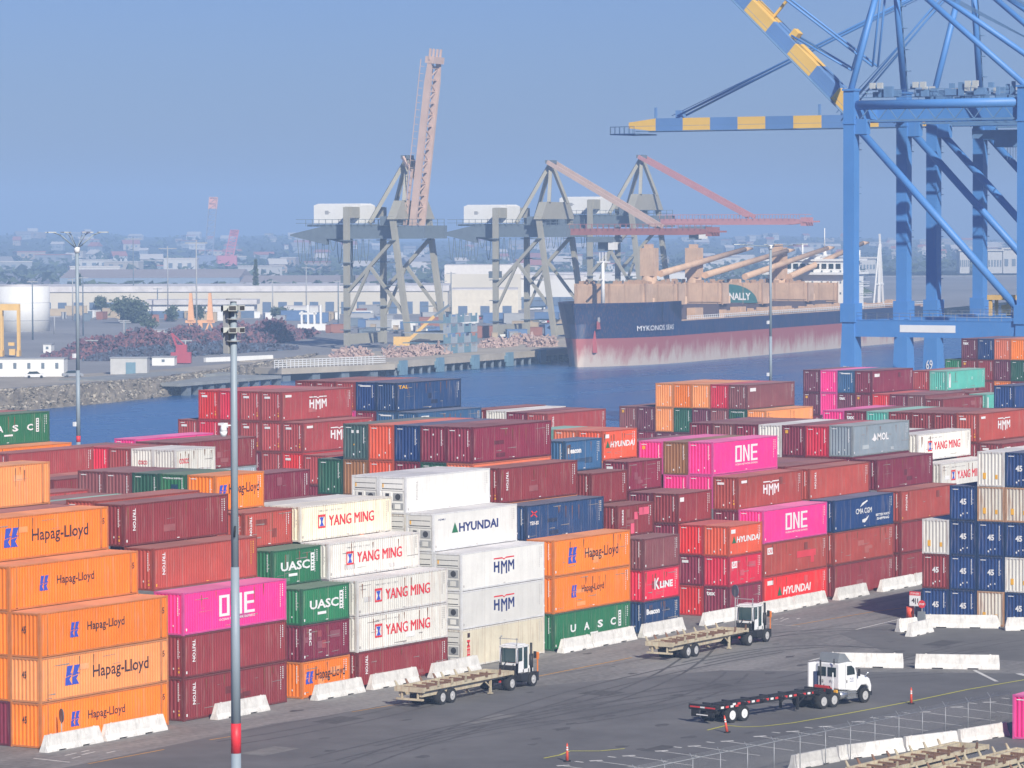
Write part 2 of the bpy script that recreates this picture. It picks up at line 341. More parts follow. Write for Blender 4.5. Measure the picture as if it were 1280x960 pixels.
        M = [LW, LPK]; rect(mb, T, X(.06), Z(.66), X(.085), Z(.2), 0); put_text(mb, "CAI", lambda u, v: (u, .002, v), X(.07), Z(.70), X(.06), Z(.12), 1)
        rect(mb, T, X(.52), Z(.42), X(.30), Z(.20), 1); rect(mb, T, X(.74), Z(.22), X(.05), Z(.2), 1)
    elif kind == 'cai_20': M = [LW, LPK]; rect(mb, T, X(.08), Z(.60), X(.16), Z(.22), 0); put_text(mb, "CAI", lambda u, v: (u, .002, v), X(.1), Z(.64), X(.12), Z(.14), 1)
    elif kind == 'label': rect(mb, T, X(.06), Z(.72), X(.12), Z(.14), 0)
    elif kind == 'label_20': rect(mb, T, X(.14), Z(.70), X(.26), Z(.12), 0); M = [LW]
    elif kind == 'cma':
        put_text(mb, "CMA CGM", T, X(.36), Z(.47), X(.27), Z(.17), 0, bold=.018)
        quad(mb, T, [(X(.43), Z(.68)), (X(.47), Z(.80)), (X(.55), Z(.88)), (X(.56), Z(.84)), (X(.50), Z(.76))]); quad(mb, T, [(X(.47), Z(.20)), (X(.51), Z(.18)), (X(.55), Z(.26)), (X(.585), Z(.40)), (X(.53), Z(.31)), (X(.47), Z(.28))])
        put_text(mb, "BETTER WAYS", T, X(.70), Z(.32), X(.23), Z(.08), 0, bold=.03); put_text(mb, "SHIPPING", T, X(.715), Z(.20), X(.21), Z(.08), 0, bold=.03)
    elif kind == 'mol': put_text(mb, "MOL", T, X(.43), Z(.44), X(.20), Z(.24), 0, bold=.03); quad(mb, T, [(X(.33), Z(.5)), (X(.38), Z(.42)), (X(.42), Z(.5)), (X(.38), Z(.7)), (X(.36), Z(.55))])
    elif kind == 'kline': put_text(mb, "K", T, X(.30), Z(.34), X(.14), Z(.36), 0, bold=.03); put_text(mb, "LINE", T, X(.45), Z(.36), X(.36), Z(.22), 0, bold=.05)
    elif kind == 'beacon': put_text(mb, "Beacon", T, X(.08), Z(.58), X(.36), Z(.18), 0, bold=.05)
    elif kind == 'cosco': M = [LR]; put_text(mb, "COSCO", T, X(.10), Z(.52), X(.24), Z(.18), 0, bold=.03)
    elif kind == 'xx':
        M = [LR, LW]; quad(mb, T, [(X(.06), Z(.82)), (X(.07), Z(.85)), (X(.14), Z(.66)), (X(.13), Z(.64))]); quad(mb, T, [(X(.05), Z(.70)), (X(.06), Z(.67)), (X(.14), Z(.8)), (X(.13), Z(.83))]); put_text(mb, "TEX-ES", T, X(.045), Z(.44), X(.11), Z(.10), 1, bold=.03)
    elif kind == 'intermodal': put_text(mb, "TAL", T, X(.03), Z(.78), X(.15), Z(.12), 0, bold=.03); M = [LY]
    elif kind == 'one_r': rect(mb, T, X(.16), Z(.25), X(.02), Z(.5), 0)
    elif kind == 'bar': rect(mb, T, X(.06), Z(.15), X(.05), Z(.7), 0)
    elif kind == 'grs': M = [LK, LR]; rect(mb, T, X(.07), Z(.78), X(.03), Z(.12), 0); put_text(mb, "MEL", T, X(.065), Z(.22), X(.035), Z(.5), 1, bold=.04, vert=True)
    elif kind == 'cyl': M = [LKG]; put_text(mb, "TRITON", T, X(.12), Z(.36), X(.018), Z(.50), 0, vert=True)
    me = mb.mesh('logo_'+kind, M); MESH[key] = me; return me
PATCHM = mat('patch_rose', (.33, .07, .08))

def end_logo_mesh(kind, H):
    key = ('endlogo', kind, H)
    if key in MESH: return MESH[key]
    mb = MB(); M = [LW]; T = lambda u, v: (.004, W-u, v)
    if kind == '45': put_text(mb, "45", T, .92, H*.46, .60, H*.17, 0, bold=.04); rect(mb, T, 1.15, H*.18, .1, .12)
    elif kind == '45k': put_text(mb, "45", T, .95, H*.54, .36, H*.16, 0, bold=.02); M = [LK]
    elif kind == 'tag': rect(mb, T, .35, H*.74, .62, .22)
    elif kind == 'tag_y': rect(mb, T, .35, H*.74, .3, .3); M = [LY]
    elif kind == 'tex': put_text(mb, "tex", T, .25, H*.70, .85, H*.14, 0, bold=.04)
    elif kind == 'cosco': put_text(mb, "COSCO", T, .8, H*.48, 1.0, H*.14, 0, bold=.03); M = [LR]
    elif kind == 'dot': rect(mb, T, 1.15, H*.74, .12, .14); M = [LW]
    elif kind == 'dots_y': M = [LY]; rect(mb, T, W-.46, H*.12, .13, .16); rect(mb, T, W-.46, H*.22, .1, .1)
    elif kind == 'hmm': rect(mb, T, .4, H*.76, .66, .2); rect(mb, T, W-.5, H*.16, .14, .18, 1); rect(mb, T, W-.5, H*.26, .1, .12, 1); M = [LW, LY]
    elif kind == 'cs': put_text(mb, "CHINA SHIPPING", T, .55, H*.86, 1.5, H*.05, 0, bold=.03); rect(mb, T, 1.0, H*.48, .62, .62, 1); M = [LW, mat('patch_navy', (.02, .07, .12))]
    elif kind == 'white2': rect(mb, T, .8, H*.74, .22, .24); rect(mb, T, 1.3, H*.74, .22, .24); rect(mb, T, 1.0, H*.4, .1, .12, 1); M = [LW, LY]
    elif kind == 'bluetag': rect(mb, T, .5, H*.84, 1.3, .14)
    elif kind == 'rusty': rect(mb, T, .5, H*.22, .28, .5, 0); rect(mb, T, 1.6, H*.22, .22, .36, 0); M = [LY]
    me = mb.mesh('end_logo_'+kind, M); MESH[key] = me; return me

def framemat(key):
    b = ROOFBASE[key]
    if key in ('rusty_white',): return mat('frame_'+key, (.46, .27, .16), rough=.8, dirt=.3, scale=1.2, rust=.9)
    if key in ('white', 'cream', 'reefer_white'): return mat('frame_'+key, tuple(c*.86 for c in b), rough=.7, dirt=.2, scale=1.0, rust=.75 if key != 'reefer_white' else .3)
    return mat('frame_'+key, tuple(c*.70 for c in b), rough=.65, dirt=.25, scale=.8, streak=.35)
def patch_mesh(L, H, k):
    key = ('patch', L, H, k)
    if key in MESH: return MESH[key]
    mb = MB(); rg = random.Random(k*7+L); ln = LEN[L]; T = lambda u, v: (u, .0085, v)
    for i in range(rg.choice((1, 2, 3))):
        u, v = rg.uniform(.3, ln-2.2), rg.uniform(.25, H-1.0); rect(mb, lambda a, b, i=i: (a, .0085-.0006*i, b), u, v, rg.uniform(.3, 1.5), rg.uniform(.25, .7))
    for i in range(rg.choice((2, 4, 6))):     # scrapes
        u, v = rg.uniform(.3, ln-1.5), rg.uniform(.2, H-.3); l = rg.uniform(.3, 1.8); quad(mb, lambda a, b: (a, .0055, b), [(u, v), (u+l, v+rg.uniform(-.05, .05)), (u+l, v+.05), (u, v+.03)], 1)
    for i in range(rg.choice((3, 6))):        # rust runs
        u = rg.uniform(.3, ln-.4); v = H-.14-rg.uniform(0, .3); l = rg.uniform(.3, 1.4); quad(mb, lambda a, b: (a, .0050, b), [(u-.05, v), (u, v-l), (u+.03, v-l), (u+.07, v)], 2)
    me = mb.mesh('paint_patch', [STEEL]*3); MESH[key] = me; return me
RUSTM = None
def fadedmat(key):
    b = ROOFBASE[key]; return mat('touch_up_'+key, tuple(min(.9, c*1.12+.05) for c in b), rough=.7, dirt=.2)
def setm(o, mats):
    for i, m in enumerate(mats):
        if i < len(o.material_slots): o.material_slots[i].link = 'OBJECT'; o.material_slots[i].material = m
GRILLE = mat('grille_dark', (.05, .05, .055)); GREYP = mat('panel_grey', (.34, .35, .36))
SKIP = {(0, 14.8, 0), (0, 14.8, 2.9), (0, 14.8, 5.8), (0, 14.8, 8.7), (0, 17.3, 0), (0, 17.3, 2.9), (0, 17.3, 5.8), (0, 17.3, 8.7), (0, 19.8, 0), (0, 19.8, 2.9), (0, 19.8, 5.8), (0, 19.8, 8.7), (15.4, 17.3, 8.6), (15.4, 19.8, 11.4), (29.5, 19.8, 10.4), (64.3, 7.4, 8.7), (64.3, 9.9, 8.7), (64.3, 12.4, 8.7), (78.7, 12.4, 10.4), (78.7, 14.8, 10.4), (78.7, 17.3, 10.4), (78.7, 19.8, 10.4), (93.5, 19.8, 10.4), (113.4, 12.4, 8.7), (113.4, 14.8, 8.7), (113.4, 17.3, 8.7), (113.4, 19.8, 8.7), (141.3, 0, 0), (141.3, 0, 2.6), (141.3, 12.4, 8.7), (141.3, 14.8, 8.7), (141.3, 17.3, 8.7), (141.3, 19.8, 8.7), (155.4, 0, 0), (155.4, 0, 2.9), (155.4, 0, 5.8), (155.4, 19.8, 8.7), (169.5, 17.3, 8.7), (169.5, 19.8, 8.7), (183.6, 0, 0), (183.6, 0, 2.9), (183.6, 0, 5.8), (183.6, 19.8, 8.7), (197.7, 0, 0), (197.7, 0, 2.9), (197.7, 0, 5.8), (197.7, 2.5, 5.8), (197.7, 4.9, 8.7), (197.7, 19.8, 7.7), (67.6, 56.9, 8.2), (82, 49.5, 5.4), (82, 52, 8.1), (82, 61.8, 8.7), (82, 64.3, 8.7), (82, 66.8, 8.7), (82, 69.3, 8.7), (89.3, 49.5, 5.2), (89.3, 61.8, 8.7), (89.3, 64.3, 8.7), (89.3, 66.8, 8.7), (89.3, 69.3, 8.7), (109.3, 49.5, 5.6), (129.5, 49.5, 5.2), (129.5, 49.5, 7.8), (129.5, 52, 5.2), (129.5, 52, 7.8), (146.6, 52, 5.6), (146.6, 52, 8.3), (205, 49.5, 5.8), (205, 52, 5.8), (205, 54.4, 5.8), (205, 56.9, 5.8), (205, 59.4, 5.8), (248.6, 52, 5.6), (248.6, 54.4, 5.8), (248.6, 56.9, 5.8), (248.6, 59.4, 5.8), (248.6, 61.8, 5.8)}   # wholly behind other boxes
def container(X, Y, Z0, L, H, color, logo=None, end=None, label='', rz=0, group=None, marks=True, cat='container'):
    if (round(X, 1), round(Y, 1), round(Z0, 1)) in SKIP: return None
    reefer = color in ('reefer_white', 'cream_reefer')
    pk = 'cream' if color == 'cream_reefer' else color
    o = link('shipping_container', cont_mesh('walls', L, H, reefer), None, (X, Y, Z0), rz)
    tag(o, label, cat, group); pm = P[pk]; setm(o, [pm])
    fr = link('frame', cont_mesh('frame', L, H, reefer), o); setm(fr, [framemat(pk)])
    ca = link('corner_casting', cont_mesh('castings', L, H, reefer), fr); setm(ca, [framemat(pk)])
    ca.name = 'corner_castings'
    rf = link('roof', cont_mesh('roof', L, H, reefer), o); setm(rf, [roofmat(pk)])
    if reefer:
        un = link('cooling_unit', cont_mesh('unit', L, H, reefer), o); setm(un, [P['reefer_white'], GRILLE, GREYP, P['reefer_white'], LY])
    white = color in ('white', 'reefer_white', 'cream', 'cream_reefer', 'rusty_white')
    mm = LKG if white else LW
    if marks and L != 45 or (marks and L == 45 and color in ('blue', 'maroon')):
        if not reefer: c = link('code_mark', cont_mesh('end_code', L, H, reefer), o); setm(c, [mm])
        c = link('code_mark', cont_mesh('side_code', L, H, reefer), o); setm(c, [LY if color in ('brick',) and random.random() < .4 else mm])
    if not reefer and prng.random() < .75:
        c = link('paint_patch', patch_mesh(L, H, prng.randrange(9)), o); setm(c, [fadedmat(pk) if prng.random() < .6 else framemat(pk), mat('scrape_grey', (.30, .27, .25), rough=.8), mat('rust_run', (.23, .10, .05), rough=.9)])
    if logo: link('lettering', logo_mesh(logo, L, H), o)
    if end: link('end_lettering', end_logo_mesh(end, H), o)
    return o

prng = random.Random(77)
ORD = ['bottom', 'second', 'third', 'fourth', 'fifth', 'sixth', 'seventh']
ROWN = ['roadside', 'second', 'third', 'fourth', 'fifth', 'sixth', 'seventh', 'eighth', 'ninth', 'tenth']
LOGOTXT = {'hl_big': 'big dark lettering', 'hl_small': 'small dark lettering', 'hl_20': 'blue emblem and dark lettering', 'one': 'huge white block letters', 'ym': 'red lettering and emblem',
 'uasc': 'white lettering and bar', 'uasc_wide': 'widely spaced white letters', 'hmm': 'white three-letter emblem', 'hmm_blue': 'navy three-letter emblem', 'hy_blue': 'navy lettering and green triangle',
 'hy_white': 'white lettering and green triangle', 'hy_20': 'white lettering and green triangle', 'triton': 'vertical white lettering', 'tex_v': 'pink patches', 'lsc': 'vertical white letters', 'cai': 'red patches',
 'cai_20': 'white square label', 'label': 'white label', 'label_20': 'white label', 'cma': 'white swooshes', 'mol': 'white lettering', 'kline': 'white lettering', 'beacon': 'white lettering',
 'cosco': 'small red lettering', 'xx': 'small red cross', 'intermodal': 'small yellow lettering', 'bar': 'white upright bar', 'grs': 'red vertical letters', 'cyl': 'faint vertical letters', 'one_r': 'white bar'}
S_, H_ = 2.591, 2.896
PITCH_Y = 2.47
FILL = ['maroon', 'maroon', 'wine', 'rose', 'brick', 'wine', 'plum', 'maroon', 'dusty', 'orange', 'green', 'navy', 'maroon', 'wine']
def stack_bay(X, Y0, L, lm, rows, prev=None, gap=1.0):
    """rows: list of (n, hbox, [entries top-down]); entry = (color, logo, end)"""
    ns = [r[0] for r in rows]
    for r, (n, hb, ent) in enumerate(rows):
        for lv in range(n):           # lv from bottom
            i = n-1-lv
            front = ns[r-1] if r else 0
            K = math.ceil(gap*.61/2.47)
            side = min((prev[r-j] if 0 <= r-j < len(prev) else 0) for j in range(K+1)) if prev else 0
            need = min(front, side) if prev else (0 if prev is None else front)
            if (lv < need and i >= max(1, len(ent))) or (Y0 > 5 and lv < 2): continue
            if i < len(ent): e = ent[i]
            else: e = (random.choice(FILL), None, None)
            if isinstance(e, str): e = (e, None, None)
            c, lg, en = (list(e)+[None, None])[:3]
            hidden = (lv < need and (front if r else 0) > lv)
            nm = NAMES.get(c if c != 'cream_reefer' else 'cream', c)
            det = LOGOTXT.get(lg)
            row = ('%s tier of the roadside pile at the %s' % (ORD[lv], lm)) if r == 0 else ('%s tier, %s row back, %s' % (ORD[lv], ROWN[r], lm))
            if Y0 > 5: row = '%s tier, waterside %s row, %s' % (ORD[lv], ROWN[r].replace('roadside', 'first'), lm)
            lab = '%s container%s, %s' % (nm, (' with ' + det) if det else '', row)
            ws = lab.split()
            if len(ws) > 16: lab = '%s container, %s' % (nm, row)
            container(X, Y0+r*PITCH_Y, lv*hb, L, hb-.0, c, lg, en, lab, group='stacked shipping containers')
    return ns

# heights: roadside rows
B = []
hs = ('orange', 'hl_small', '45k'); hbg = ('pale_orange', 'hl_big', '45k')
tr = ('maroon', 'triton', 'dots_y')
HC = H_
END = [None]
def bay(X, Y0, L, lm, rows, prev=None):
    gap = 1.0 if END[0] is None or X < END[0] else X-END[0]
    END[0] = X+LEN[L]
    return stack_bay(X, Y0, L, lm, rows, prev, gap)
prev = bay(0, 0, 45, 'orange corner', [
    (3, HC, [hs, hbg, hs]), (4, HC, [hs, 'orange', 'orange']), (5, HC, [('orange', 'hl_big', '45k'), 'orange']), (5, HC, []), (6, HC, [('pale_orange', None, '45k')]), (5, HC, []), (5, HC, []), (5, HC, []), (5, HC, [])])
prev = bay(15.43, 0, 40, 'pink-topped bay', [
    (3, HC, [('pink', 'one'), tr, tr]), (4, HC, [('brick', 'triton', 'dots_y')]), (5, HC, [('maroon', 'triton', 'dots_y')]), (5, 2.93, ['brick']), (5, 2.87, ['maroon']), (5, 2.83, ['teal']), (5, 2.83, ['maroon']), (5, 2.88, ['rose', 'orange']), (5, 2.86, [])], prev)
prev = bay(29.5, 0, 20, 'short bay with green boxes', [
    (3, S_, [('green', 'uasc'), ('wine', 'lsc'), ('orange', 'hl_20')]), (4, S_, [('green', 'uasc'), 'green']), (5, S_, [('brick', 'triton')]), (6, S_, [('orange', 'hl_20')]), (6, S_, [('green', None, 'cs')]), (6, S_, ['dark_green']), (6, S_, ['dusty']), (6, S_, ['dusty']), (5, S_, [])], prev)
prev = bay(36.57, 0, 40, 'red-lettered white bay', [
    (3, S_, [('white', 'ym'), ('white', 'ym'), ('maroon', 'triton')]), (4, S_, [('white', 'ym')]), (5, S_, [('cream', 'ym')]), (5, S_, ['white']), (5, 2.56, ['plum']), (5, 2.96, ['wine']), (4, HC, []), (4, HC, []), (4, HC, [])], prev)
rw = ('reefer_white', 'hmm_blue')
prev = bay(50.7, 0, 40, 'refrigerated white bay', [
    (3, HC, [rw, rw, ('cream_reefer', 'grs')]), (4, HC, [('reefer_white', 'hy_blue'), 'reefer_white']), (5, 2.86, [('reefer_white', 'cyl'), 'cream_reefer', 'reefer_white']), (5, 2.86, ['reefer_white']), (4, HC, []), (4, HC, []), (4, HC, []), (4, HC, []), (4, HC, [])], prev)
prev = bay(64.3, 0, 40, 'orange-over-green bay', [
    (3, HC, [('orange', 'hl_big'), ('orange', 'hl_small'), ('green', 'uasc_wide')]), (4, 2.83, [('navy', 'xx')]), (5, 2.84, [('maroon', 'triton', 'dots_y'), 'orange']), (6, HC, [('wine', None, 'dot'), 'salmon', 'brown']), (6, HC, [('wine', None, 'dot'), 'dark_green', 'wine']), (6, HC, [('blue', None, None), 'wine', 'wine']), (6, HC, [('vermilion', None, None), 'vermilion']), (6, HC, [('slate', None, 'white2'), 'brown', 'brown']), (5, HC, ['dark_green', 'maroon'])], prev)
prev = bay(78.7, 0, 20, 'short crimson bay', [
    (3, S_, ['dusty', ('crimson', 'kline'), ('navy', 'beacon')]), (4, S_, [('maroon', 'tex_v')]), (5, S_, ['maroon', 'maroon']), (6, S_, [('steel_blue', 'beacon')]), (5, S_, []), (5, S_, []), (5, S_, []), (5, S_, []), (5, S_, [])], prev)
prev = bay(93.5, 0, 20, 'bright red bay', [
    (3, S_, [('vermilion', 'hy_20'), ('crimson', 'cai_20'), ('wine', None, 'tex')]), (3, S_, ['red', ('wine', None, 'tag'), 'red']), (4, S_, [('maroon', 'label'), 'wine', 'wine']), (4, S_, ['wine', 'plum']), (5, S_, [('wine', None, 'tag')]), (6, S_, [('vermilion', 'hy_20')]), (6, S_, ['salmon']), (6, S_, ['teal']), (5, S_, [])], prev)
prev = bay(99.8, 0, 40, 'lower pink bay', [
    (3, HC, [('pink', 'one'), ('brick', 'cai'), ('red', 'hy_white')]), (4, 2.87, [('brick', 'hmm', 'hmm'), ('wine', None, 'dot')]), (5, 2.89, [('pink', 'one'), ('pink', None)]), (5, 2.88, ['brown', 'pink']), (5, 2.88, [('pink', None, 'tag_y')]), (5, 2.86, ['plum']), (4, HC, []), (4, HC, []), (4, HC, [])], prev)
prev = bay(113.4, 0, 40, 'navy-topped bay', [
    (3, HC, [('blue', 'cma'), 'brick', 'maroon']), (4, 2.86, [('brick', 'triton')]), (4, HC, ['maroon']), (4, HC, []), (4, HC, []), (4, HC, []), (4, HC, []), (4, HC, []), (4, HC, [])], prev)
prev = bay(127.2, 0, 40, 'grey-topped bay', [
    (3, HC, [('brick', 'triton'), 'maroon', 'maroon']), (4, 2.88, ['wine']), (5, 2.92, [('grey', 'mol'), 'wine']), (5, HC, [('crimson', None, 'dot'), 'maroon']), (5, HC, [('wine', None, 'tag_y'), ('wine', None, 'tex')]), (5, HC, [('white', None), 'white']), (5, HC, [('wine', None, 'dot')]), (5, HC, ['dusty']), (5, HC, ['wine'])], prev)
prev = bay(141.3, 0, 40, 'farther white bay', [
    (3, S_, ['blue', 'maroon', 'maroon']), (4, S_, [('white', 'ym')]), (5, 2.62, [('white', 'ym')]), (5, 2.60, ['plum']), (5, 2.60, ['white']), (4, HC, []), (4, HC, []), (4, HC, []), (4, HC, [])], prev)
prev = bay(155.4, 0, 40, 'far red emblem bay', [
    (3, HC, []), (4, HC, [('maroon', 'label', 'hmm')]), (5, 2.90, [('brick', 'hmm', 'hmm'), 'maroon']), (5, 2.89, ['maroon']), (5, 2.89, [('maroon', None, 'dot')]), (5, 2.89, ['maroon']), (5, 2.89, ['teal']), (5, 2.89, [('wine', None, 'tex')]), (5, 2.89, ['pink', 'pink'])], prev)
prev = bay(169.5, 0, 40, 'low far bay', [(3, HC, []), (4, HC, [])]+[(4, HC, [])]*7, prev)
prev = bay(183.6, 0, 40, 'second low far bay', [(3, HC, []), (4, HC, [])]+[(4, HC, [])]*7, prev)
prev = bay(197.7, 0, 40, 'far blue-topped bay', [(3, HC, []), (3, HC, []), (4, HC, []), (4, HC, []), (4, HC, []), (4, HC, []), (4, HC, []), (4, HC, []), (6, 2.56, ['blue', 'blue', 'white'])], prev)

# end-on block of 45 ft boxes by the road
b45 = ('blue', None, '45'); rwh = ('rusty_white', None, 'rusty'); w_ = ('white', None, 'rusty')
cols45 = [[w_, ('maroon', None, '45'), b45], [b45, b45, b45, b45], [w_, rwh, b45, b45, rwh], [b45, rwh, b45, w_, b45], [b45, b45, w_, b45, b45]]
for c, colm in enumerate(cols45):
    n = len(colm)
    for i, e in enumerate(colm):
        lv = n-1-i
        container(98.2, -15.74-2.508*(c+1)+.05, lv*H_, 45, H_, e[0], None, e[2], '%s container seen end-on, %s tier of the %s column of the end-on block' % (NAMES[e[0]], ORD[lv], ORD[c].replace('bottom', 'first')), group='containers seen end-on in the tall block')

# waterside block
Y2 = 49.5
def blk2(X, L, lm, rows, prev=()): return bay(X, Y2, L, lm, rows, prev)
def fill(n, h): return (n, h, [])
p2 = blk2(67.6, 40, 'bay with the big green box', [fill(3, HC), fill(4, HC), fill(4, HC), (5, 2.74, [('rose', None), 'orange']), (5, 2.80, ['orange']), (6, 2.79, [('green', 'uasc_wide')]), (6, 2.79, ['rose']), fill(5, HC), fill(5, HC)])
p2 = blk2(82.0, 20, 'little white box bay', [(5, 2.69, [('white', 'cosco'), 'white']), (5, 2.69, [('white', None, 'cosco')]), (5, 2.69, [('rose', None, None)]), (5, 2.70, ['crimson']), (5, 2.70, ['dusty']), fill(4, HC), fill(4, HC), fill(4, HC), fill(4, HC)], p2)
p2 = blk2(89.3, 40, 'long maroon box bay', [fill(4, S_), (4, S_, ['white']), (5, 2.72, ['maroon', 'grey']), (5, 2.72, ['dusty']), (5, 2.76, ['pink']), (4, HC, []), (4, HC, []), (4, HC, []), (4, HC, [])], p2)
hm = ('rose', 'hmm', 'hmm')
p2 = blk2(109.3, 40, 'red emblem bay', [(4, 2.82, [('rose', 'label')]), (4, 2.86, [('rose', None, None)]), (5, 2.90, [hm, ('red', None, 'tag')]), (6, 2.90, [hm, hm, 'rose', 'rose']), (6, 2.90, [hm, hm, 'wine']), (6, 2.90, [('crimson', None, None), hm]), (6, 2.90, [('red', None, 'hmm'), 'crimson']), (5, 2.90, [('rose', None, 'hmm')])], p2)
p2 = blk2(129.5, 40, 'steel-blue bay', [fill(4, S_), fill(4, S_), (5, 2.92, [('steel_blue', 'label')]), (6, 2.92, [('navy', 'intermodal', None), ('steel_blue', None, 'bluetag')]), (6, 2.92, [('blue', None, 'bluetag'), 'wine']), (6, 2.92, [('rose', None, 'dots_y'), 'pink']), (6, 2.92, ['maroon']), (6, 2.92, ['maroon'])], p2)
p2 = blk2(146.6, 40, 'bay with the flat white roof', [(5, 2.77, [('rose', 'triton')]), (5, 2.78, ['wine']), (5, 2.80, ['white']), (5, 2.82, ['maroon'])], p2)
p2 = [0]*9
p2 = blk2(205.0, 40, 'orange row bay', [(3, HC, []), (3, HC, []), (4, 2.88, ['pale_orange']), (5, 2.89, [('dusty', 'label', 'dot'), ('dark_green', None, 'cs')]), (5, 2.89, ['crimson', 'dusty']), (5, 2.89, ['pale_orange', 'plum']), (5, 2.89, ['orange', 'dark_green']), (5, 2.89, ['pale_orange', 'pale_orange']), (4, 2.90, [('plum', None, 'dot')]), (4, 2.90, [('dusty', None, 'tag_y')])], p2)
p2 = [0]*10
p2 = blk2(248.6, 40, 'pink-and-blue bay', [(3, HC, []), (4, 2.78, []), (4, HC, ['dusty']), (4, HC, ['wine']), (4, HC, ['red']), (5, 2.90, [('wine', 'label', None), ('wine', 'label', 'tag_y')]), (5, 2.90, [('steel_blue', None, 'bluetag'), ('plum', None, 'tex')]), (5, 2.90, ['pink', 'pink']), (5, 2.90, [('plum', None, 'dot'), ('plum', None, 'tag_y')])], p2)
p2 = blk2(262.0, 20, 'turquoise bay', [(3, HC, []), (4, 2.80, [('teal', 'bar')]), (4, 2.85, [('maroon', None, None)]), (4, 2.85, ['plum']), (4, 2.85, ['red'])], p2)
container(264.5, Y2+4*PITCH_Y-.6, 4*2.85, 40, 2.6, 'teal', 'bar', None, 'turquoise container with white bar laid across the far dark red boxes')
container(264.5, Y2+5*PITCH_Y-.6, 4*2.85, 40, 2.6, 'rose', None, None, 'faded red container beside the long turquoise one on the far boxes')
p2 = blk2(292.0, 40, 'farthest tall bay', [(6, 2.90, ['orange', 'dark_green']), (6, 2.90, ['orange', 'orange']), (6, 2.90, ['navy']), (6, 2.90, ['orange', 'dark_green']), (6, 2.90, ['orange', 'dark_green', 'maroon']), (6, 2.90, ['salmon', 'plum', 'orange']), (6, 2.90, [('blue', None, 'dot'), 'maroon', 'maroon']), (6, 2.90, [('plum', None, 'tex'), ('maroon', None, 'tag_y'), 'maroon']), (5, 2.90, ['green'])])
container(35.4, -54.1, 0, 40, H_, 'pink', None, None, 'bright pink container with deep upright ribs by the wire fence')

# ------------------------------------------------------------------ ground, water, quay
QY = 121.0
def ground_mat():
    m = bpy.data.materials.new('asphalt'); m.use_nodes = True; n = m.node_tree; N = n.nodes; L = n.links; b = N["Principled BSDF"]
    tc = N.new('ShaderNodeTexCoord')
    n1 = N.new('ShaderNodeTexNoise'); n1.inputs["Scale"].default_value = .045; n1.inputs["Detail"].default_value = 8
    mp = N.new('ShaderNodeMapping'); mp.inputs["Scale"].default_value = (.10, .9, 1); n2 = N.new('ShaderNodeTexNoise'); n2.inputs["Scale"].default_value = .55; n2.inputs["Detail"].default_value = 6
    n3 = N.new('ShaderNodeTexNoise'); n3.inputs["Scale"].default_value = 2.2; n3.inputs["Detail"].default_value = 8
    for q in (n1, n3): L.new(tc.outputs["Object"], q.inputs["Vector"])
    L.new(tc.outputs["Object"], mp.inputs[0]); L.new(mp.outputs[0], n2.inputs["Vector"])
    a = N.new('ShaderNodeMath'); a.operation = 'ADD'; L.new(n1.outputs[0], a.inputs[0]); L.new(n2.outputs[0], a.inputs[1])
    c = N.new('ShaderNodeMath'); c.operation = 'ADD'; L.new(a.outputs[0], c.inputs[0]); L.new(n3.outputs[0], c.inputs[1])
    r = N.new('ShaderNodeValToRGB'); e = r.color_ramp.elements; e[0].position = .38; e[0].color = (.12, .117, .112, 1); e[1].position = .60; e[1].color = (.26, .25, .238, 1)
    d = N.new('ShaderNodeMath'); d.operation = 'DIVIDE'; d.inputs[1].default_value = 3; L.new(c.outputs[0], d.inputs[0]); L.new(d.outputs[0], r.inputs[0])
    L.new(r.outputs[0], b.inputs["Base Color"]); b.inputs["Roughness"].default_value = .85
    bp = N.new('ShaderNodeBump'); bp.inputs["Strength"].default_value = .3; bp.inputs["Distance"].default_value = .03; L.new(n3.outputs[0], bp.inputs["Height"]); L.new(bp.outputs[0], b.inputs["Normal"])
    return m
ASPH = ground_mat()
ASD = mat('asphalt_patch_dark', (.135, .133, .132), rough=.85, dirt=.30, scale=.12); ASL = mat('asphalt_patch_light', (.14, .138, .135), rough=.9, dirt=.2, scale=.3)
CONC = mat('concrete', (.34, .32, .29), rough=.9, dirt=.2, scale=.2, streak=.3)
WHT = mat('white_paint_worn', (.62, .61, .58), rough=.8, dirt=.3, scale=1.5); YEL = mat('orange_line_paint', (.48, .26, .07), rough=.8, dirt=.3, scale=1.5)
YL2 = mat('yellow_tape', (.62, .60, .06), rough=.6, dirt=.15)
g = MB(); g.box((-900, -700, -5.5), (1500, QY, 0)); gnd = g.build('terminal_ground', ASPH); tag(gnd, kind='structure')
g = MB(); g.box((-900, QY, -5.4), (1500, QY+2.2, .15)); g.beam((-900, QY+1.4, .5), (1500, QY+1.4, .5), .3, .5); tag(g.build('quay_kerb', CONC), kind='structure')
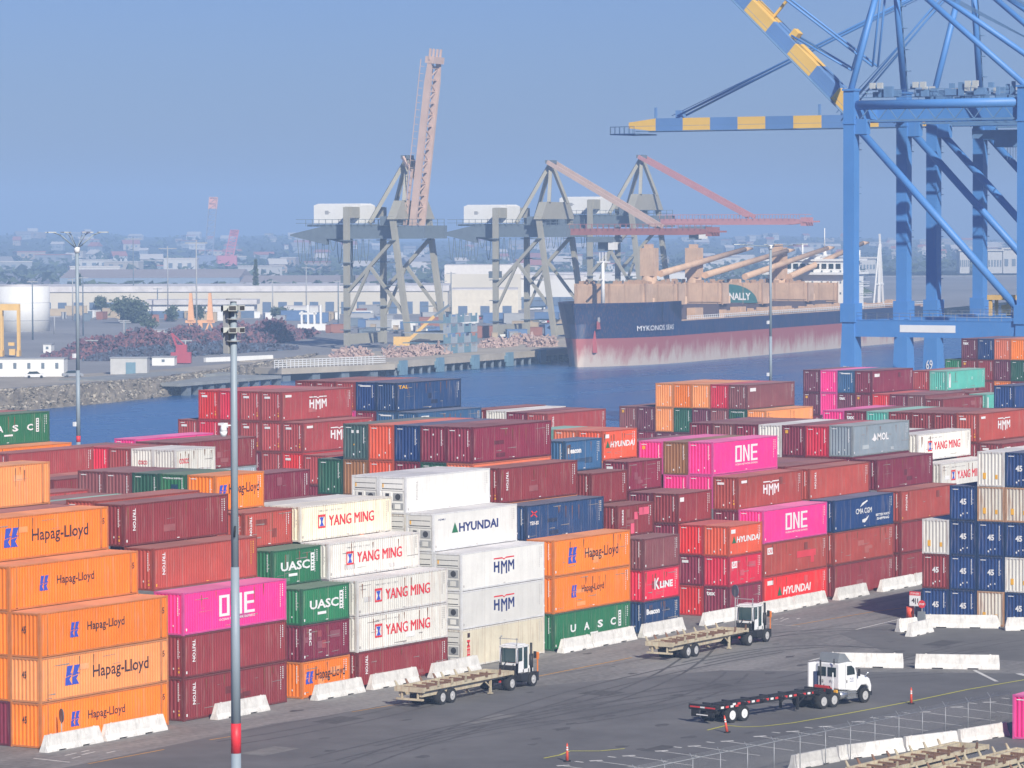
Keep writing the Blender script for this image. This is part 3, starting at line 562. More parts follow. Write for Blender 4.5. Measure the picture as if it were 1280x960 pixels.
def water_mat():
    m = bpy.data.materials.new('harbour_water'); m.use_nodes = True; n = m.node_tree; N = n.nodes; L = n.links; b = N["Principled BSDF"]
    b.inputs["Base Color"].default_value = (.010, .088, .25, 1); b.inputs["Roughness"].default_value = .22; b.inputs["IOR"].default_value = 1.33
    tc = N.new('ShaderNodeTexCoord'); no = N.new('ShaderNodeTexNoise'); no.inputs["Scale"].default_value = .35; no.inputs["Detail"].default_value = 8; no.inputs["Roughness"].default_value = .6
    n2 = N.new('ShaderNodeTexNoise'); n2.inputs["Scale"].default_value = .012; n2.inputs["Detail"].default_value = 4
    L.new(tc.outputs["Object"], no.inputs["Vector"]); mp = N.new('ShaderNodeMapping'); mp.inputs["Rotation"].default_value = (0, 0, .5); mp.inputs["Scale"].default_value = (1, 3.5, 1); L.new(tc.outputs["Object"], mp.inputs[0]); L.new(mp.outputs[0], n2.inputs["Vector"])
    cr = N.new('ShaderNodeValToRGB'); ce = cr.color_ramp.elements; ce[0].position = .38; ce[0].color = (.008, .075, .22, 1); ce[1].position = .64; ce[1].color = (.03, .125, .30, 1); L.new(n2.outputs[0], cr.inputs[0]); L.new(cr.outputs[0], b.inputs["Base Color"])
    r = N.new('ShaderNodeMapRange'); r.inputs[3].default_value = .12; r.inputs[4].default_value = .4; L.new(n2.outputs[0], r.inputs[0]); L.new(r.outputs[0], b.inputs["Roughness"])
    bp = N.new('ShaderNodeBump'); bp.inputs["Strength"].default_value = .55; bp.inputs["Distance"].default_value = .5; L.new(no.outputs[0], bp.inputs["Height"]); L.new(bp.outputs[0], b.inputs["Normal"])
    return m
WZ = -3.0
g = MB(); k = g.pts([rel(-1500, 50, WZ), rel(1500, 50, WZ), rel(4500, 7000, WZ), rel(-4500, 7000, WZ)]); g.face([k, k+1, k+2, k+3]); tag(g.build('harbour_water', water_mat()), kind='structure')

def strip(mb, P, wd, z, m=0):
    for p, q in zip(P[:-1], P[1:]):
        p = Vector((p[0], p[1], z)); q = Vector((q[0], q[1], z)); d = (q-p).normalized(); a = Vector((-d.y, d.x, 0))*wd/2
        k = mb.pts([p-a, q-a, q+a, p+a]); mb.face((k, k+1, k+2, k+3), m)
def poly(mb, P, z, m=0):
    k = mb.pts([(p[0], p[1], z) for p in P]); mb.face([k+i for i in range(len(P))], m)
G = lambda x, y: at(x, y, 0)
g = MB()
poly(g, [G(-40, 985), G(340, 905), G(640, 860), G(900, 838), G(1280, 842), G(1330, 990), G(500, 1100), G(-60, 1100)], .004, 0)
poly(g, [G(600, 1010), G(760, 985), G(1000, 940), G(1290, 888), G(1290, 902), G(1000, 962), G(760, 1010), G(620, 1040)], .008, 1)
poly(g, [G(1048, 792), G(1160, 772), G(1345, 786), G(1330, 830), G(1110, 816)], .008, 1)
tag(g.build('asphalt_patches', [ASD, ASL]), kind='structure')
g = MB()
for (x0, y0, x1, y1, m, wd) in ((110, 955, 205, 937, 1, .2), (262, 925, 300, 919, 1, .2), (440, 890, 500, 880, 1, .16), (660, 848, 790, 822, 1, .22), (990, 782, 1090, 765, 1, .18),
      (1090, 765, 1150, 757, 1, .18), (42, 948, 87, 953, 0, .2), (960, 780, 1000, 783, 0, .15), (1070, 787, 1125, 774, 0, .18), (1218, 838, 1246, 852, 0, .30), (1273, 842, 1283, 845, 0, .5),
      (1012, 826, 1028, 822, 0, .25), (1028, 833, 1072, 822, 0, .12)):
    strip(g, [G(x0, y0), G(x1, y1)], wd, .012, m)
for cx, cy, sc in ((110, 943, 1), (985, 774, .8)):     # painted stencils on the lane
    for dx, dy, w_a in ((0, 0, 1.6), (1.6, .5, 2.6), (3.0, -.4, 1.8), (.8, 1.2, 2.2), (2.6, 1.3, 1.6)):
        p = G(cx, cy) + Vector((dx*sc-2, dy*sc-.3, 0)); strip(g, [p, p+Vector((w_a*sc*.6, .12, 0))], .16, .012, 0)
# parking bay lines
for row, (x0, y0, n, dx, dy, ln) in enumerate(((700, 957, 16, 41, -6.1, 52), (742, 964, 15, 42, -6.2, 40))):
    for i in range(n):
        x, y = x0+i*dx, y0+i*dy; strip(g, [G(x, y), G(x+ln, y+ln*.135)], .13, .012, 0)
        if row == 0:
            strip(g, [G(x-4, y+.5), G(x+12, y-.3)], .35, .013, 0)
            if i % 3: strip(g, [G(x-22, y+1), G(x-12, y+2.2)], .22, .013, 0)
g3 = MB(); rng = random.Random(44)
for (x0, y0, x1, y1, x2, y2) in ((420, 950, 700, 880, 960, 850), (500, 935, 800, 862, 1180, 842), (640, 905, 860, 868, 900, 800), (560, 925, 760, 850, 980, 815), (880, 830, 1010, 800, 1120, 812), (720, 905, 905, 880, 935, 842), (300, 930, 520, 896, 640, 850), (1000, 850, 1120, 820, 1275, 812), (940, 800, 1060, 782, 1150, 790), (1140, 830, 1200, 812, 1280, 800), (460, 958, 560, 915, 700, 900)):
    a, b, c = G(x0, y0), G(x1, y1), G(x2, y2)
    for off in (0, 1.9):
        pts = []
        for k in range(15): t_ = k/14; q = a*(1-t_)**2+b*2*t_*(1-t_)+c*t_*t_; pts.append(q+Vector((rng.uniform(-.05, .05), off+rng.uniform(-.05, .05), 0)))
        strip(g3, pts, .24, .0105+rng.uniform(0, .0012))
for i in range(60):
    c = G(rng.uniform(350, 1270), rng.uniform(800, 955)); r = rng.uniform(.2, .9); k = g3.pts([(c.x+math.cos(a*.7)*r*rng.uniform(.6, 1.3), c.y+math.sin(a*.7)*r*rng.uniform(.3, .7), .0125) for a in range(9)]); g3.face(list(range(k, k+9)))
g4 = MB()
for (x, y, wx, wy, m) in ((420, 905, 3.5, 2, 0), (600, 905, 5, 1.6, 1), (760, 870, 2.5, 2.5, 0), (1010, 800, 5, 2.2, 1), (900, 860, 2.2, 1.4, 0), (1180, 808, 4, 2, 0), (330, 945, 4, 2, 1), (820, 940, 3, 1.2, 0), (1060, 870, 2, 1.0, 1)):
    p = G(x, y); poly(g4, [p, p+Vector((wx, 0, 0)), p+Vector((wx, wy, 0)), p+Vector((0, wy, 0))], .0095, m)
for (x0, y0, x1, y1) in ((300, 915, 700, 842), (700, 842, 1150, 765), (380, 958, 1010, 850), (1010, 850, 1280, 806), (640, 900, 700, 905), (860, 850, 905, 856)):
    a, b = G(x0, y0), G(x1, y1); pts = [a.lerp(b, k/24)+Vector((rng.uniform(-.06, .06), rng.uniform(-.07, .07), 0)) for k in range(25)]; strip(g4, pts, .07, .0098, 2)
tag(g4.build('asphalt_repairs', [mat('repair_dark', (.085, .083, .082), rough=.9, dirt=.3, scale=.8), mat('repair_light', (.19, .185, .175), rough=.9, dirt=.3, scale=.8), mat('seam_tar', (.045, .044, .043), rough=.7)]), kind='structure')
tag(g3.build('road_markings', mat('tyre_marks', (.095, .092, .09), rough=.8, dirt=.35, scale=1.2)), kind='structure')
tag(g.build('painted_markings', [WHT, YEL]), kind='structure')
g = MB(); P_ = [G(1330, 842), G(1280, 850), G(1210, 862), G(1139, 877), G(1060, 892), G(990, 904), G(955, 908), G(930, 909), G(908, 907), G(884, 913)]
strip(g, P_, .16, .02); tag(g.build('yellow_tape', YL2), 'long yellow tape lying on asphalt beside the white lorry', 'tape')
g = MB(); P_ = [G(781, 936), G(750, 939), G(712, 939), G(700, 944), G(680, 948)]
strip(g, P_, .16, .02); tag(g.build('yellow_tape', YL2), 'short yellow tape curving past the lone orange post', 'tape')

# ------------------------------------------------------------------ concrete barriers
BAR = mat('barrier_white', (.70, .69, .66), rough=.9, dirt=.2, scale=1.6, streak=.5, vary=.08)
def barrier_mesh(ln, taper):
    mb = MB(); prof = [(-.34, 0), (.34, 0), (.32, .12), (.19, .38), (.10, 1.07), (-.10, 1.07), (-.19, .38), (-.32, .12)]
    xs = [0, .02, ln*.2, ln*.2+.01, ln*.33, ln*.33+.01, ln*.62, ln*.62+.01, ln*.75, ln*.75+.01, ln-.02, ln]; rings = []
    for i, x in enumerate(xs):
        lift = .09 if i in (3, 4, 7, 8) else 0
        tp = taper if i in (0, 1, 10, 11) else 0
        rings.append(mb.pts([((x + (tp if z > .5 and i < 2 else (-tp if z > .5 and i > 9 else 0))), y, max(z, lift)) for y, z in prof]))
    n = len(prof)
    for a, b in zip(rings[:-1], rings[1:]):
        for i in range(n): j = (i+1) % n; mb.face((a+i, a+j, b+j, b+i))
    mb.face([rings[0]+i for i in range(n)][::-1]); mb.face([rings[-1]+i for i in range(n)])
    for x in (ln*.12, ln*.88): mb.box((x, -.02, 1.06), (x+.12, .02, 1.12))
    return mb.mesh('barrier', [BAR])
def barrier(x, y, rz, label, ln=6.1, taper=.18, z=0): return tag(link('concrete_barrier', barrier_mesh(ln, taper), None, (x, y, z), rz), label, 'barrier', 'white concrete barriers')
places = ['under the corner orange container', 'at the foot of the outer orange container end', 'before the lowest maroon pair behind the lamp pole', 'before the small orange container at ground level',
 'before the maroon container under the white pile', 'behind the nearer flatbed trailer', 'before the green container, nearer one', 'before the green container, farther one',
 'before the small navy container', 'before the dark maroon ground container', 'before the lowest bright red container, nearer one', 'before the lowest bright red container, farther one',
 'short gap before the lone maroon container wall', 'beside the dark shadow of the end-on block', 'short end piece touching the end-on block']
for (x, ln), lb in zip(((-1.2, 5.9), (5.0, 6.6), (17.3, 6.1), (29.3, 6.0), (36.4, 6.2), (44.6, 6.6), (63.4, 4.5), (68.1, 7.0), (76.2, 6.9), (86.6, 9.6), (96.8, 6.1), (103.0, 6.3), (111.4, 6.2), (120.4, 7.0), (127.6, 3.5)), places):
    barrier(x, -1.15, random.uniform(-.012, .012), 'white concrete barrier ' + lb, ln, .22)
p = G(1136, 796); q = G(1182, 785); barrier(p.x, p.y, math.atan2(q.y-p.y, q.x-p.x), 'white barrier set at an angle near the round red sign', 4.4, .1)
p = G(1122, 790); q = G(1142, 788); barrier(p.x, p.y, math.atan2(q.y-p.y, q.x-p.x), 'short white barrier under the red drum', 2.2, .05)
p = G(1150, 784); q = G(1232, 785); barrier(p.x, p.y, math.atan2(q.y-p.y, q.x-p.x), 'long white barrier across the foot of the blue end-on boxes', 6.6, .3)
p = G(1256, 788); q = G(1345, 787); barrier(p.x, p.y, math.atan2(q.y-p.y, q.x-p.x), 'white barrier right of the lowest rusty box', 6.1, .2)
p = G(1028, 833); q = G(1124, 834.5); barrier(p.x, p.y, math.atan2(q.y-p.y, q.x-p.x), 'white barrier on open asphalt partly behind the white lorry cab', 6.1, .06)
p = G(1144, 835); q = G(1248, 836.5); barrier(p.x, p.y, math.atan2(q.y-p.y, q.x-p.x), 'lone white barrier on open asphalt in full view', 6.3, .06)
for (x0, y0, x1, y1, lb) in ((1130, 938, 1196, 930, 'white barrier under the fence nearest the parked trailers'), (1198, 929, 1258, 919, 'white barrier under the fence touching the pink container'), (990, 962, 1045, 951, 'white barrier low in the corner below the wire fence'), (1046, 950, 1128, 939, 'white barrier under the fence beside the trailer noses')):
    p = G(x0, y0); q = G(x1, y1); barrier(p.x, p.y, math.atan2(q.y-p.y, q.x-p.x), lb, (q-p).length-.05, .06).scale = (1, 1, .82)

# ------------------------------------------------------------------ trucks and trailers
BEIGE = mat('trailer_beige', (.52, .46, .33), rough=.7, dirt=.3, scale=1.2, rust=.5); RUSTY = mat('rusty_steel', (.23, .13, .085), rough=.9, dirt=.3, scale=2)
BLK = mat('black_steel', (.022, .022, .024), rough=.6); TYRE = mat('tyre', (.02, .02, .021), rough=.9); RIM = mat('wheel_rim', (.62, .62, .62), rough=.35, metal=.3)
TRW = mat('truck_white', (.78, .79, .80), rough=.3, dirt=.05); GLASS = mat('dark_glass', (.02, .035, .04), rough=.08, dirt=.02, spec=.8); CHR = mat('bright_metal', (.55, .57, .58), rough=.25, metal=.8)
ORG = mat('safety_orange', (.80, .22, .03)); REDT = mat('red_tape', (.60, .04, .04)); SAIL = mat('fairing_grey', (.20, .22, .24)); TEALG = mat('cab_glass', (.025, .06, .065), rough=.1, spec=.8)
def wheel(parent, x, y, r=.52, wd=.28, dual=True, out=-1, rim=RIM):
    w2 = wd*2+.06 if dual else wd
    mb = MB(); mb.cyl((0, 0, 0), (0, w2, 0), r, 20); o = mb.build('wheel', TYRE, parent, (x, y if out < 0 else y-w2, r))
    mb = MB(); ys = -.005 if out < 0 else w2+.005; e = .07 if out < 0 else -.07
    mb.cyl((0, ys, 0), (0, ys+e*.2, 0), r*.60, 16); mb.cyl((0, ys-e*.6, 0), (0, ys, 0), r*.22, 10); mb.build('rim', rim, o)
    return o
def flatbed(lab, loc, rz=0, L=13.2, group=None, gates=True):
    t = thing('terminal_trailer', lab, 'trailer', loc, rz, group); zt = 1.35
    mb = MB()
    for y in (.35, 2.05):
        mb.beam((.1, y, zt-.35), (L-4.2, y, zt-.35), .22, .5); mb.hexa([(L-4.2, y-.11, zt-.6), (L-3.6, y-.11, zt-.35), (L-3.6, y+.11, zt-.35), (L-4.2, y+.11, zt-.6), (L-4.2, y-.11, zt-.1), (L-3.6, y-.11, zt-.0), (L-3.6, y+.11, zt-.0), (L-4.2, y+.11, zt-.1)])
        mb.beam((L-3.6, y, zt-.18), (L, y, zt-.18), .22, .36)
    for y in (.05, 2.35): mb.beam((0, y, zt-.06), (L, y, zt-.06), .14, .26)
    mb.beam((.0, 0, zt-.1), (.0, 2.4, zt-.1), .2, .34); mb.beam((L, 0, zt-.1), (L, 2.4, zt-.1), .16, .3)
    mb.box((.0, .5, zt-.75), (.1, .62, zt-.2)); mb.box((.0, 1.8, zt-.75), (.1, 1.92, zt-.2)); mb.box((-.08, .1, zt-.85), (.12, 2.3, zt-.72))
    mb.build('frame', BEIGE, t)
    mb = MB(); n = 9
    for i in range(n):
        x = .7+i*(L-1.2)/n; mb.beam((x, .12, zt-.08), (x+.25, 2.28, zt-.08), .16, .14)
        if i < n-1: mb.box((x+.2, .9, zt-.16), (x+(L-1.2)/n, 1.5, zt-.11))
    mb.build('cross_members', RUSTY, t)
    if gates:
        for x in (.25, 1.6, 3.4, 5.2, 6.2, 8.0, 9.8, 11.6):
            if x > L-.5: continue
            for y, s in ((-.04, -1), (2.44, 1)):
                mb = MB(); mb.hexa([(x, y-.03, zt), (x+.30, y-.03, zt), (x+.30, y+.03, zt), (x, y+.03, zt), (x-.1, y+s*.12-.03, zt+.42), (x+.05, y+s*.12-.03, zt+.42), (x+.05, y+s*.12+.03, zt+.42), (x-.1, y+s*.12+.03, zt+.42)])
                mb.build('corner_guide', RUSTY if (int(x*10)+s) % 3 else BEIGE, t)
    for x in (2.4, 3.65):
        wheel(t, x, -.02, out=-1); wheel(t, x, 2.42, out=1)
    mb = MB(); mb.box((1.6, .5, .45), (4.4, 1.9, .6)); mb.build('axle_frame', BLK, t)
    for y in (.15, 2.1):
        mb = MB(); mb.box((L-2.9, y, .12), (L-2.75, y+.15, zt-.3)); mb.box((L-3.0, y-.06, .05), (L-2.65, y+.21, .12)); mb.beam((L-2.82, y+.07, .5), (L-3.5, y+.07, zt-.4), .08, .08); mb.build('landing_leg', BEIGE, t)
    return t
def yard_tractor(lab, loc, rz=0):
    t = thing('yard_tractor', lab, 'tractor unit', loc, rz, 'yard tractors pulling flatbed trailers')
    mb = MB(); mb.box((0, .65, .6), (4.7, 1.75, .85)); mb.box((2.7, .15, .38), (4.0, 2.25, .95)); mb.box((4.4, .05, .35), (4.75, 2.35, 1.0)); mb.box((.0, .3, .9), (2.0, 2.1, 1.02)); mb.box((2.3, .05, .55), (3.2, .6, 1.05)); mb.build('chassis', BLK, t)
    # cab body: white shell with window openings shown by glass parts
    mb = MB(); mb.box((2.55, .55, 1.0), (2.66, 2.05, 1.75)); mb.box((2.55, .55, 2.85), (4.2, 2.05, 2.98)); mb.box((2.55, .55, 1.0), (4.2, 2.05, 1.25))
    for x in (2.55, 3.35, 4.08):
        for y in (.55, 1.93): mb.box((x, y, 1.0), (x+.12, y+.12, 2.9))
    mb.box((2.66, .56, 1.25), (3.35, .62, 1.85)); mb.box((3.42, 1.2, 1.0), (4.6, 2.2, 1.62)); mb.box((4.2, .5, .95), (4.7, 2.2, 1.45)); mb.build('cab', TRW, t)
    mb = MB(); mb.box((2.60, .70, 1.8), (2.63, 1.9, 2.82)); mb.box((2.68, .585, 1.9), (3.34, .60, 2.82)); mb.box((3.48, .585, 1.3), (4.06, .60, 2.82)); mb.box((4.12, .70, 1.5), (4.15, 1.9, 2.82)); mb.build('window', TEALG, t)
    mb = MB(); mb.box((2.9, 1.0, 1.25), (3.3, 1.5, 1.7)); mb.box((2.85, 1.0, 1.7), (2.95, 1.5, 2.3)); mb.build('seat', REDT, t)
    mb = MB(); mb.box((2.65, .65, 3.0), (3.9, 1.9, 3.08)); mb.build('roof', TRW, t)
    mb = MB()
    for y in (.6, 2.0): mb.beam((2.6, y, 3.0), (2.6, y, 3.6), .05, .05)
    mb.beam((2.6, .5, 3.5), (2.6, 2.1, 3.5), .05, .05); mb.cyl((2.6, 1.9, 3.6), (2.6, 1.9, 3.72), .06, 8); mb.build('light_rack', GREYP, t)
    mb = MB(); mb.cyl((4.35, .45, .9), (4.35, .45, 3.1), .09, 10); mb.cyl((4.35, .45, 1.3), (4.35, .45, 2.3), .14, 10); mb.build('exhaust', BLK, t)
    mb = MB(); mb.beam((4.75, .15, .8), (4.75, .15, 2.3), .07, .07); mb.box((4.7, .05, 1.9), (4.8, .3, 2.4)); mb.build('marker_post', ORG, t)
    mb = MB()
    for y in (.35, 1.75): mb.cyl((2.3, y, 1.0), (2.45, y, 2.9), .035, 6); 
    mb.cyl((1.9, .8, 1.1), (2.45, .8, 1.7), .04, 6); mb.cyl((1.9, 1.5, 1.1), (2.45, 1.4, 1.9), .04, 6); mb.box((2.25, .6, 1.05), (2.5, 1.9, 1.6)); mb.build('hose', BLK, t)
    mb = MB(); mb.beam((4.15, .3, 2.3), (4.3, .1, 2.3), .04, .04); mb.box((4.25, -.02, 2.0), (4.32, .2, 2.5)); mb.beam((4.15, 2.1, 2.3), (4.3, 2.4, 2.3), .04, .04); mb.box((4.25, 2.3, 2.0), (4.32, 2.5, 2.5)); mb.build('mirror', BLK, t)
    mb = MB(); mb.box((2.7, .3, .55), (3.3, .56, .62)); mb.box((2.7, .3, .85), (3.3, .56, .92)); mb.build('step', GREYP, t)
    mb = MB(); mb.box((-.02, .35, .65), (0, .55, .8)); mb.box((-.02, 1.85, .65), (0, 2.05, .8)); mb.build('tail_lamp', REDT, t)
    wheel(t, .9, -.05, out=-1); wheel(t, .9, 2.45, out=1); wheel(t, 3.95, .0, dual=False, out=-1); wheel(t, 3.95, 2.4, dual=False, out=1)
    mb = MB(); mb.box((.3, -.03, 1.06), (1.5, .55, 1.1)); mb.build('mudguard', BLK, t)
    return t
y1 = -10.25; y2 = -11.45
flatbed('beige flatbed trailer behind the cab standing before the cream container', (29.45, y1, 0), 0, 11.9, 'terminal flatbed trailers behind tractors')
yard_tractor('white yard tractor with driver cab before the cream refrigerated container', (40.2, y1, 0))
flatbed('beige flatbed trailer standing before the small red and navy boxes', (62.9, y2, 0), 0, 12.3, 'terminal flatbed trailers behind tractors')
yard_tractor('white yard tractor before the lettered bright red container', (74.5, y2, 0))
rs = thing('round_sign', 'grey back of a round sign on a thin post behind the farther yard tractor', 'sign', G(919, 792)); mb = MB(); mb.cyl((0, 0, 0), (0, 0, 3.6), .04, 8, 0); mb.build('sign_post', [GREYP], rs)
mb = MB(); mb.cyl((-.03, 0, 3.5), (.03, 0, 3.5), .5, 20); mb.build('disc', mat('sign_back_grey', (.10, .13, .17), rough=.5), rs, (0, 0, 0), -.5)
mb = MB(); mb.cyl((0, 0, 0), (0, 0, 2.1), .04, 8); rs2 = thing('round_sign', 'grey round sign back leaning on the lowest orange corner container', 'sign', (1.0, -.9, 0)); mb.build('sign_post', GREYP, rs2)
mb = MB(); mb.cyl((-.03, 0, 2.1), (.03, 0, 2.1), .45, 20); mb.build('disc', MATS['sign_back_grey'], rs2, (0, 0, 0), -.6)

def semi():
    ang = math.atan2(-35.2+32.2, 47.7-33.5); o0 = Vector((31.7, -31.9, 0))
    ch = thing('container_chassis', 'empty black skeleton trailer with red and white tape and pale wheels', 'trailer', o0, ang)
    mb = MB(); zt = 1.25
    for y in (.75, 1.65): mb.beam((.1, y, zt-.2), (12.6, y, zt-.15), .16, .34)
    for x in (.1, 1.4, 3.4, 5.4, 7.4, 9.4, 11.2): mb.beam((x, .1, zt-.12), (x, 2.35, zt-.12), .14, .2)
    mb.box((0, .02, zt-.35), (.16, 2.42, zt+.02)); mb.box((12.3, .05, zt-.25), (12.5, 2.4, zt+.05)); mb.box((.0, .2, .45), (.06, .9, 1.0)); mb.box((.0, 1.5, .45), (.06, 2.2, 1.0)); mb.box((-.05, .3, .55), (.05, 2.1, .66)); mb.box((1.0, .9, .5), (3.4, 1.5, .75))
    mb.build('frame', BLK, ch)
    mb = MB(); mb2 = MB()
    for i in range(22):
        x = .5+i*.5; (mb if i % 2 else mb2).box((x, .64 if x > 2 else -.0, zt-.2), (x+.3, .665 if x > 2 else .03, zt-.06))
    mb.box((-.01, .1, zt-.2), (0.01, 1.0, zt-.1)); mb2.box((-.01, 1.0, zt-.2), (0.01, 1.4, zt-.1)); mb.box((-.01, 1.4, zt-.2), (.01, 2.3, zt-.1)); mb2.box((-.07, .7, .57), (-.05, 1.7, .64))
    mb.build('red_tape', REDT, ch); mb2.build('white_tape', TRW, ch)
    for x in (1.7, 2.95): wheel(ch, x, 0, out=-1, rim=TRW); wheel(ch, x, 2.42, out=1, rim=TRW)
    for y in (.4, 1.9):
        mb = MB(); mb.box((9.1, y, .15), (9.25, y+.15, zt-.2)); mb.beam((9.2, y+.07, .5), (9.9, y+.07, zt-.3), .07, .07); mb.build('landing_leg', BLK, ch)
    dirv = Vector((math.cos(ang), math.sin(ang), 0)); side = Vector((-math.sin(ang), math.cos(ang), 0))
    t = thing('lorry_tractor', 'white bonneted lorry tractor with two rear cab windows pulling the black skeleton trailer', 'lorry', o0+dirv*10.6, ang)
    mb = MB(); mb.box((0, .75, .62), (6.1, 1.65, .88)); mb.box((.5, .5, .88), (1.9, 1.9, 1.05)); mb.box((6.15, .15, .45), (6.45, 2.3, .75)); mb.build('chassis_rail', BLK, t)
    mb = MB()
    side_p = [(2.75, 1.15), (2.75, 2.95), (4.15, 2.98), (4.55, 2.7), (4.8, 2.12), (5.75, 1.88), (6.2, 1.65), (6.42, 1.15), (6.38, .62), (6.18, .62), (6.12, .98), (5.85, 1.22), (5.25, 1.24), (4.95, 1.0), (4.75, .85), (3.9, 1.0)]
    mb.prism(side_p, .15, 2.30); o = mb.build('cab', TRW, t)
    bv = o.modifiers.new('bevel', 'BEVEL'); bv.width = .10; bv.segments = 3; bv.limit_method = 'ANGLE'
    mb = MB(); mb.prism([(3.62, 2.08), (3.62, 2.72), (4.1, 2.72), (4.42, 2.5), (4.5, 2.08)], .13, .148); mb.build('side_window', GLASS, t)
    mb = MB(); mb.prism([(3.45, 1.2), (3.45, 2.85), (3.48, 2.85), (3.48, 1.2)], .14, .149); mb.prism([(4.72, 1.1), (4.70, 2.1), (4.73, 2.1), (4.75, 1.1)], .14, .149); mb.build('door_seam', GREYP, t)
    for y in (.42, 1.30):
        mb = MB(); mb.box((2.72, y, 2.02), (2.745, y+.72, 2.66)); mb.build('rear_window', GLASS, t)
        mb = MB(); mb.box((2.70, y+.2, 1.6), (2.745, y+.3, 1.8)); mb.box((2.70, y+.42, 1.65), (2.745, y+.5, 1.8)); mb.build('hose_fitting', GREYP, t)
    mb = MB(); mb.hexa([(4.25, .3, 2.92), (4.74, .3, 2.2), (4.74, 2.14, 2.2), (4.25, 2.14, 2.92), (4.31, .3, 2.97), (4.82, .3, 2.2), (4.82, 2.14, 2.2), (4.31, 2.14, 2.97)]); mb.build('windscreen', GLASS, t)
    mb = MB(); mb.box((2.0, 2.22, 1.2), (2.75, 2.32, 2.95)); mb.box((2.0, .13, 1.2), (2.1, .17, 2.4)) ; mb.build('side_fairing', TRW, t)
    mb = MB(); mb.box((2.45, 2.02, 1.15), (2.7, 2.2, 2.3)); mb.build('rear_panel', mat('panel_navy', (.03, .05, .12)), t)
    mb = MB(); mb.prism([(2.9, 2.99), (3.1, 3.62), (3.7, 3.56), (4.3, 2.99)], .4, 2.05); mb.build('roof_fairing', SAIL, t)
    mb = MB(); mb.cyl((2.5, 1.6, 1.0), (2.5, 1.6, 3.15), .06, 8); mb.cyl((2.62, .5, 2.9), (2.5, .4, 3.3), .04, 6); mb.build('exhaust', BLK, t)
    mb = MB(); mb.cyl((2.75, .30, .74), (3.55, .30, .74), .30, 16); mb.box((3.62, .12, .5), (4.6, .5, .98)); mb.build('fuel_tank', CHR, t)
    mb = MB(); mb.box((3.6, .05, .42), (4.7, .3, .5)); mb.box((3.6, .08, .76), (4.7, .3, .82)); mb.build('step', CHR, t)
    for y in (-.15, 2.48):
        mb = MB(); mb.box((4.65, y, 1.95), (4.74, y+.16, 2.45)); mb.beam((4.7, y+.08, 2.1), (4.72, .2 if y < 0 else 2.25, 2.05), .04, .04); mb.build('mirror', BLK, t)
        mb = MB(); mb.cyl((5.6, y+.05, 2.0), (5.6, y+.05, 2.15), .1, 10); mb.beam((5.6, y+.05, 2.0), (5.55, .25 if y < 0 else 2.2, 1.8), .03, .03); mb.build('bonnet_mirror', CHR, t)
    mb = MB(); mb.box((3.56, .12, 1.55), (3.62, .149, 1.75)); mb.build('door_handle', BLK, t)
    mb = MB(); T = lambda u, v: (u, .142, v); put_text(mb, "PUD", T, 3.95, 1.72, .42, .14); rect(mb, T, 3.95, 1.6, .42, .05); mb.build('lettering', mat('faint_navy', (.25, .28, .4)), t)
    mb = MB(); mb.box((1.7, .5, 1.08), (2.4, .7, 1.3)); mb.box((2.2, .6, 1.2), (2.35, 1.9, 1.42)); mb.build('air_hose', REDT, t)
    mb = MB(); mb.box((2.45, .15, .95), (2.6, .4, 1.15)); mb.build('yellow_box', LY, t)
    for x in (.9, 2.05): wheel(t, x, 0, out=-1); wheel(t, x, 2.42, out=1)
    wheel(t, 5.55, .03, dual=False, out=-1); wheel(t, 5.55, 2.4, dual=False, out=1)
semi()

# parked trailer row in the corner
for i, (px, py, ln) in enumerate(((1060, 962, 13.4), (1148, 968, 12.6), (1216, 980, 12.6))):
    p = at(px, py, 1.3)
    flatbed(['weathered beige trailer parked along the fence', 'middle weathered trailer of the three parked by the fence', 'weathered trailer parked furthest from the fence'][i], (p.x, p.y-2.2, 0), -.06, ln, 'empty trailers parked by the fence')

# ------------------------------------------------------------------ cones, signs
CONEO = mat('post_orange', (.80, .10, .05), rough=.5)
for (px, py, lean, lb) in ((709, 952, 0, 'orange traffic post standing alone on open asphalt'), (909, 916, .16, 'leaning orange traffic post beside the skeleton trailer wheels'), (1139, 880, 0, 'orange traffic post beside the yellow tape past the lorry')):
    p = G(px, py); t = thing('traffic_post', lb, 'traffic post', (p.x, p.y, 0)); t.rotation_euler = (-lean*.9, -lean*.5, 0)
    mb = MB(); mb.cyl((0, 0, .0), (0, 0, .08), .24, 8); mb.build('base', TYRE, t)
    mb = MB(); mb.cyl((0, 0, .08), (0, 0, 1.08), .10, 12, 0, .05); mb.cyl((0, 0, 1.08), (0, 0, 1.16), .03, 8); mb.build('post', CONEO, t)
    mb = MB(); mb.cyl((0, 0, .70), (0, 0, .80), .074, 12, 0, .068); mb.cyl((0, 0, .86), (0, 0, .93), .066, 12, 0, .061); mb.build('reflective_band', LW, t)
p = G(1131, 785)
t = thing('red_drum', 'red drum standing beside the white notice near the end-on block', 'drum', (p.x+.6, p.y-.2, 0)); mb = MB(); mb.cyl((0, 0, .8), (0, 0, 1.75), .32, 16); mb.cyl((0, 0, 0), (0, 0, .8), .29, 12); mb.build('body', CONEO, t)
t = thing('notice_sign', 'red and white notice board on a thin post above barriers', 'sign', (p.x+.2, p.y-.8, 0)); mb = MB(); mb.box((-.04, -.03, 0), (.04, .03, 2.5)); mb.build('post', GREYP, t)
mb = MB(); mb.box((-.06, -.55, 1.85), (-.04, .45, 3.05), 0); mb.box((-.066, -.55, 2.72), (-.06, .45, 3.05), 1); T = lambda u, v: (-.07, .45-u, v)
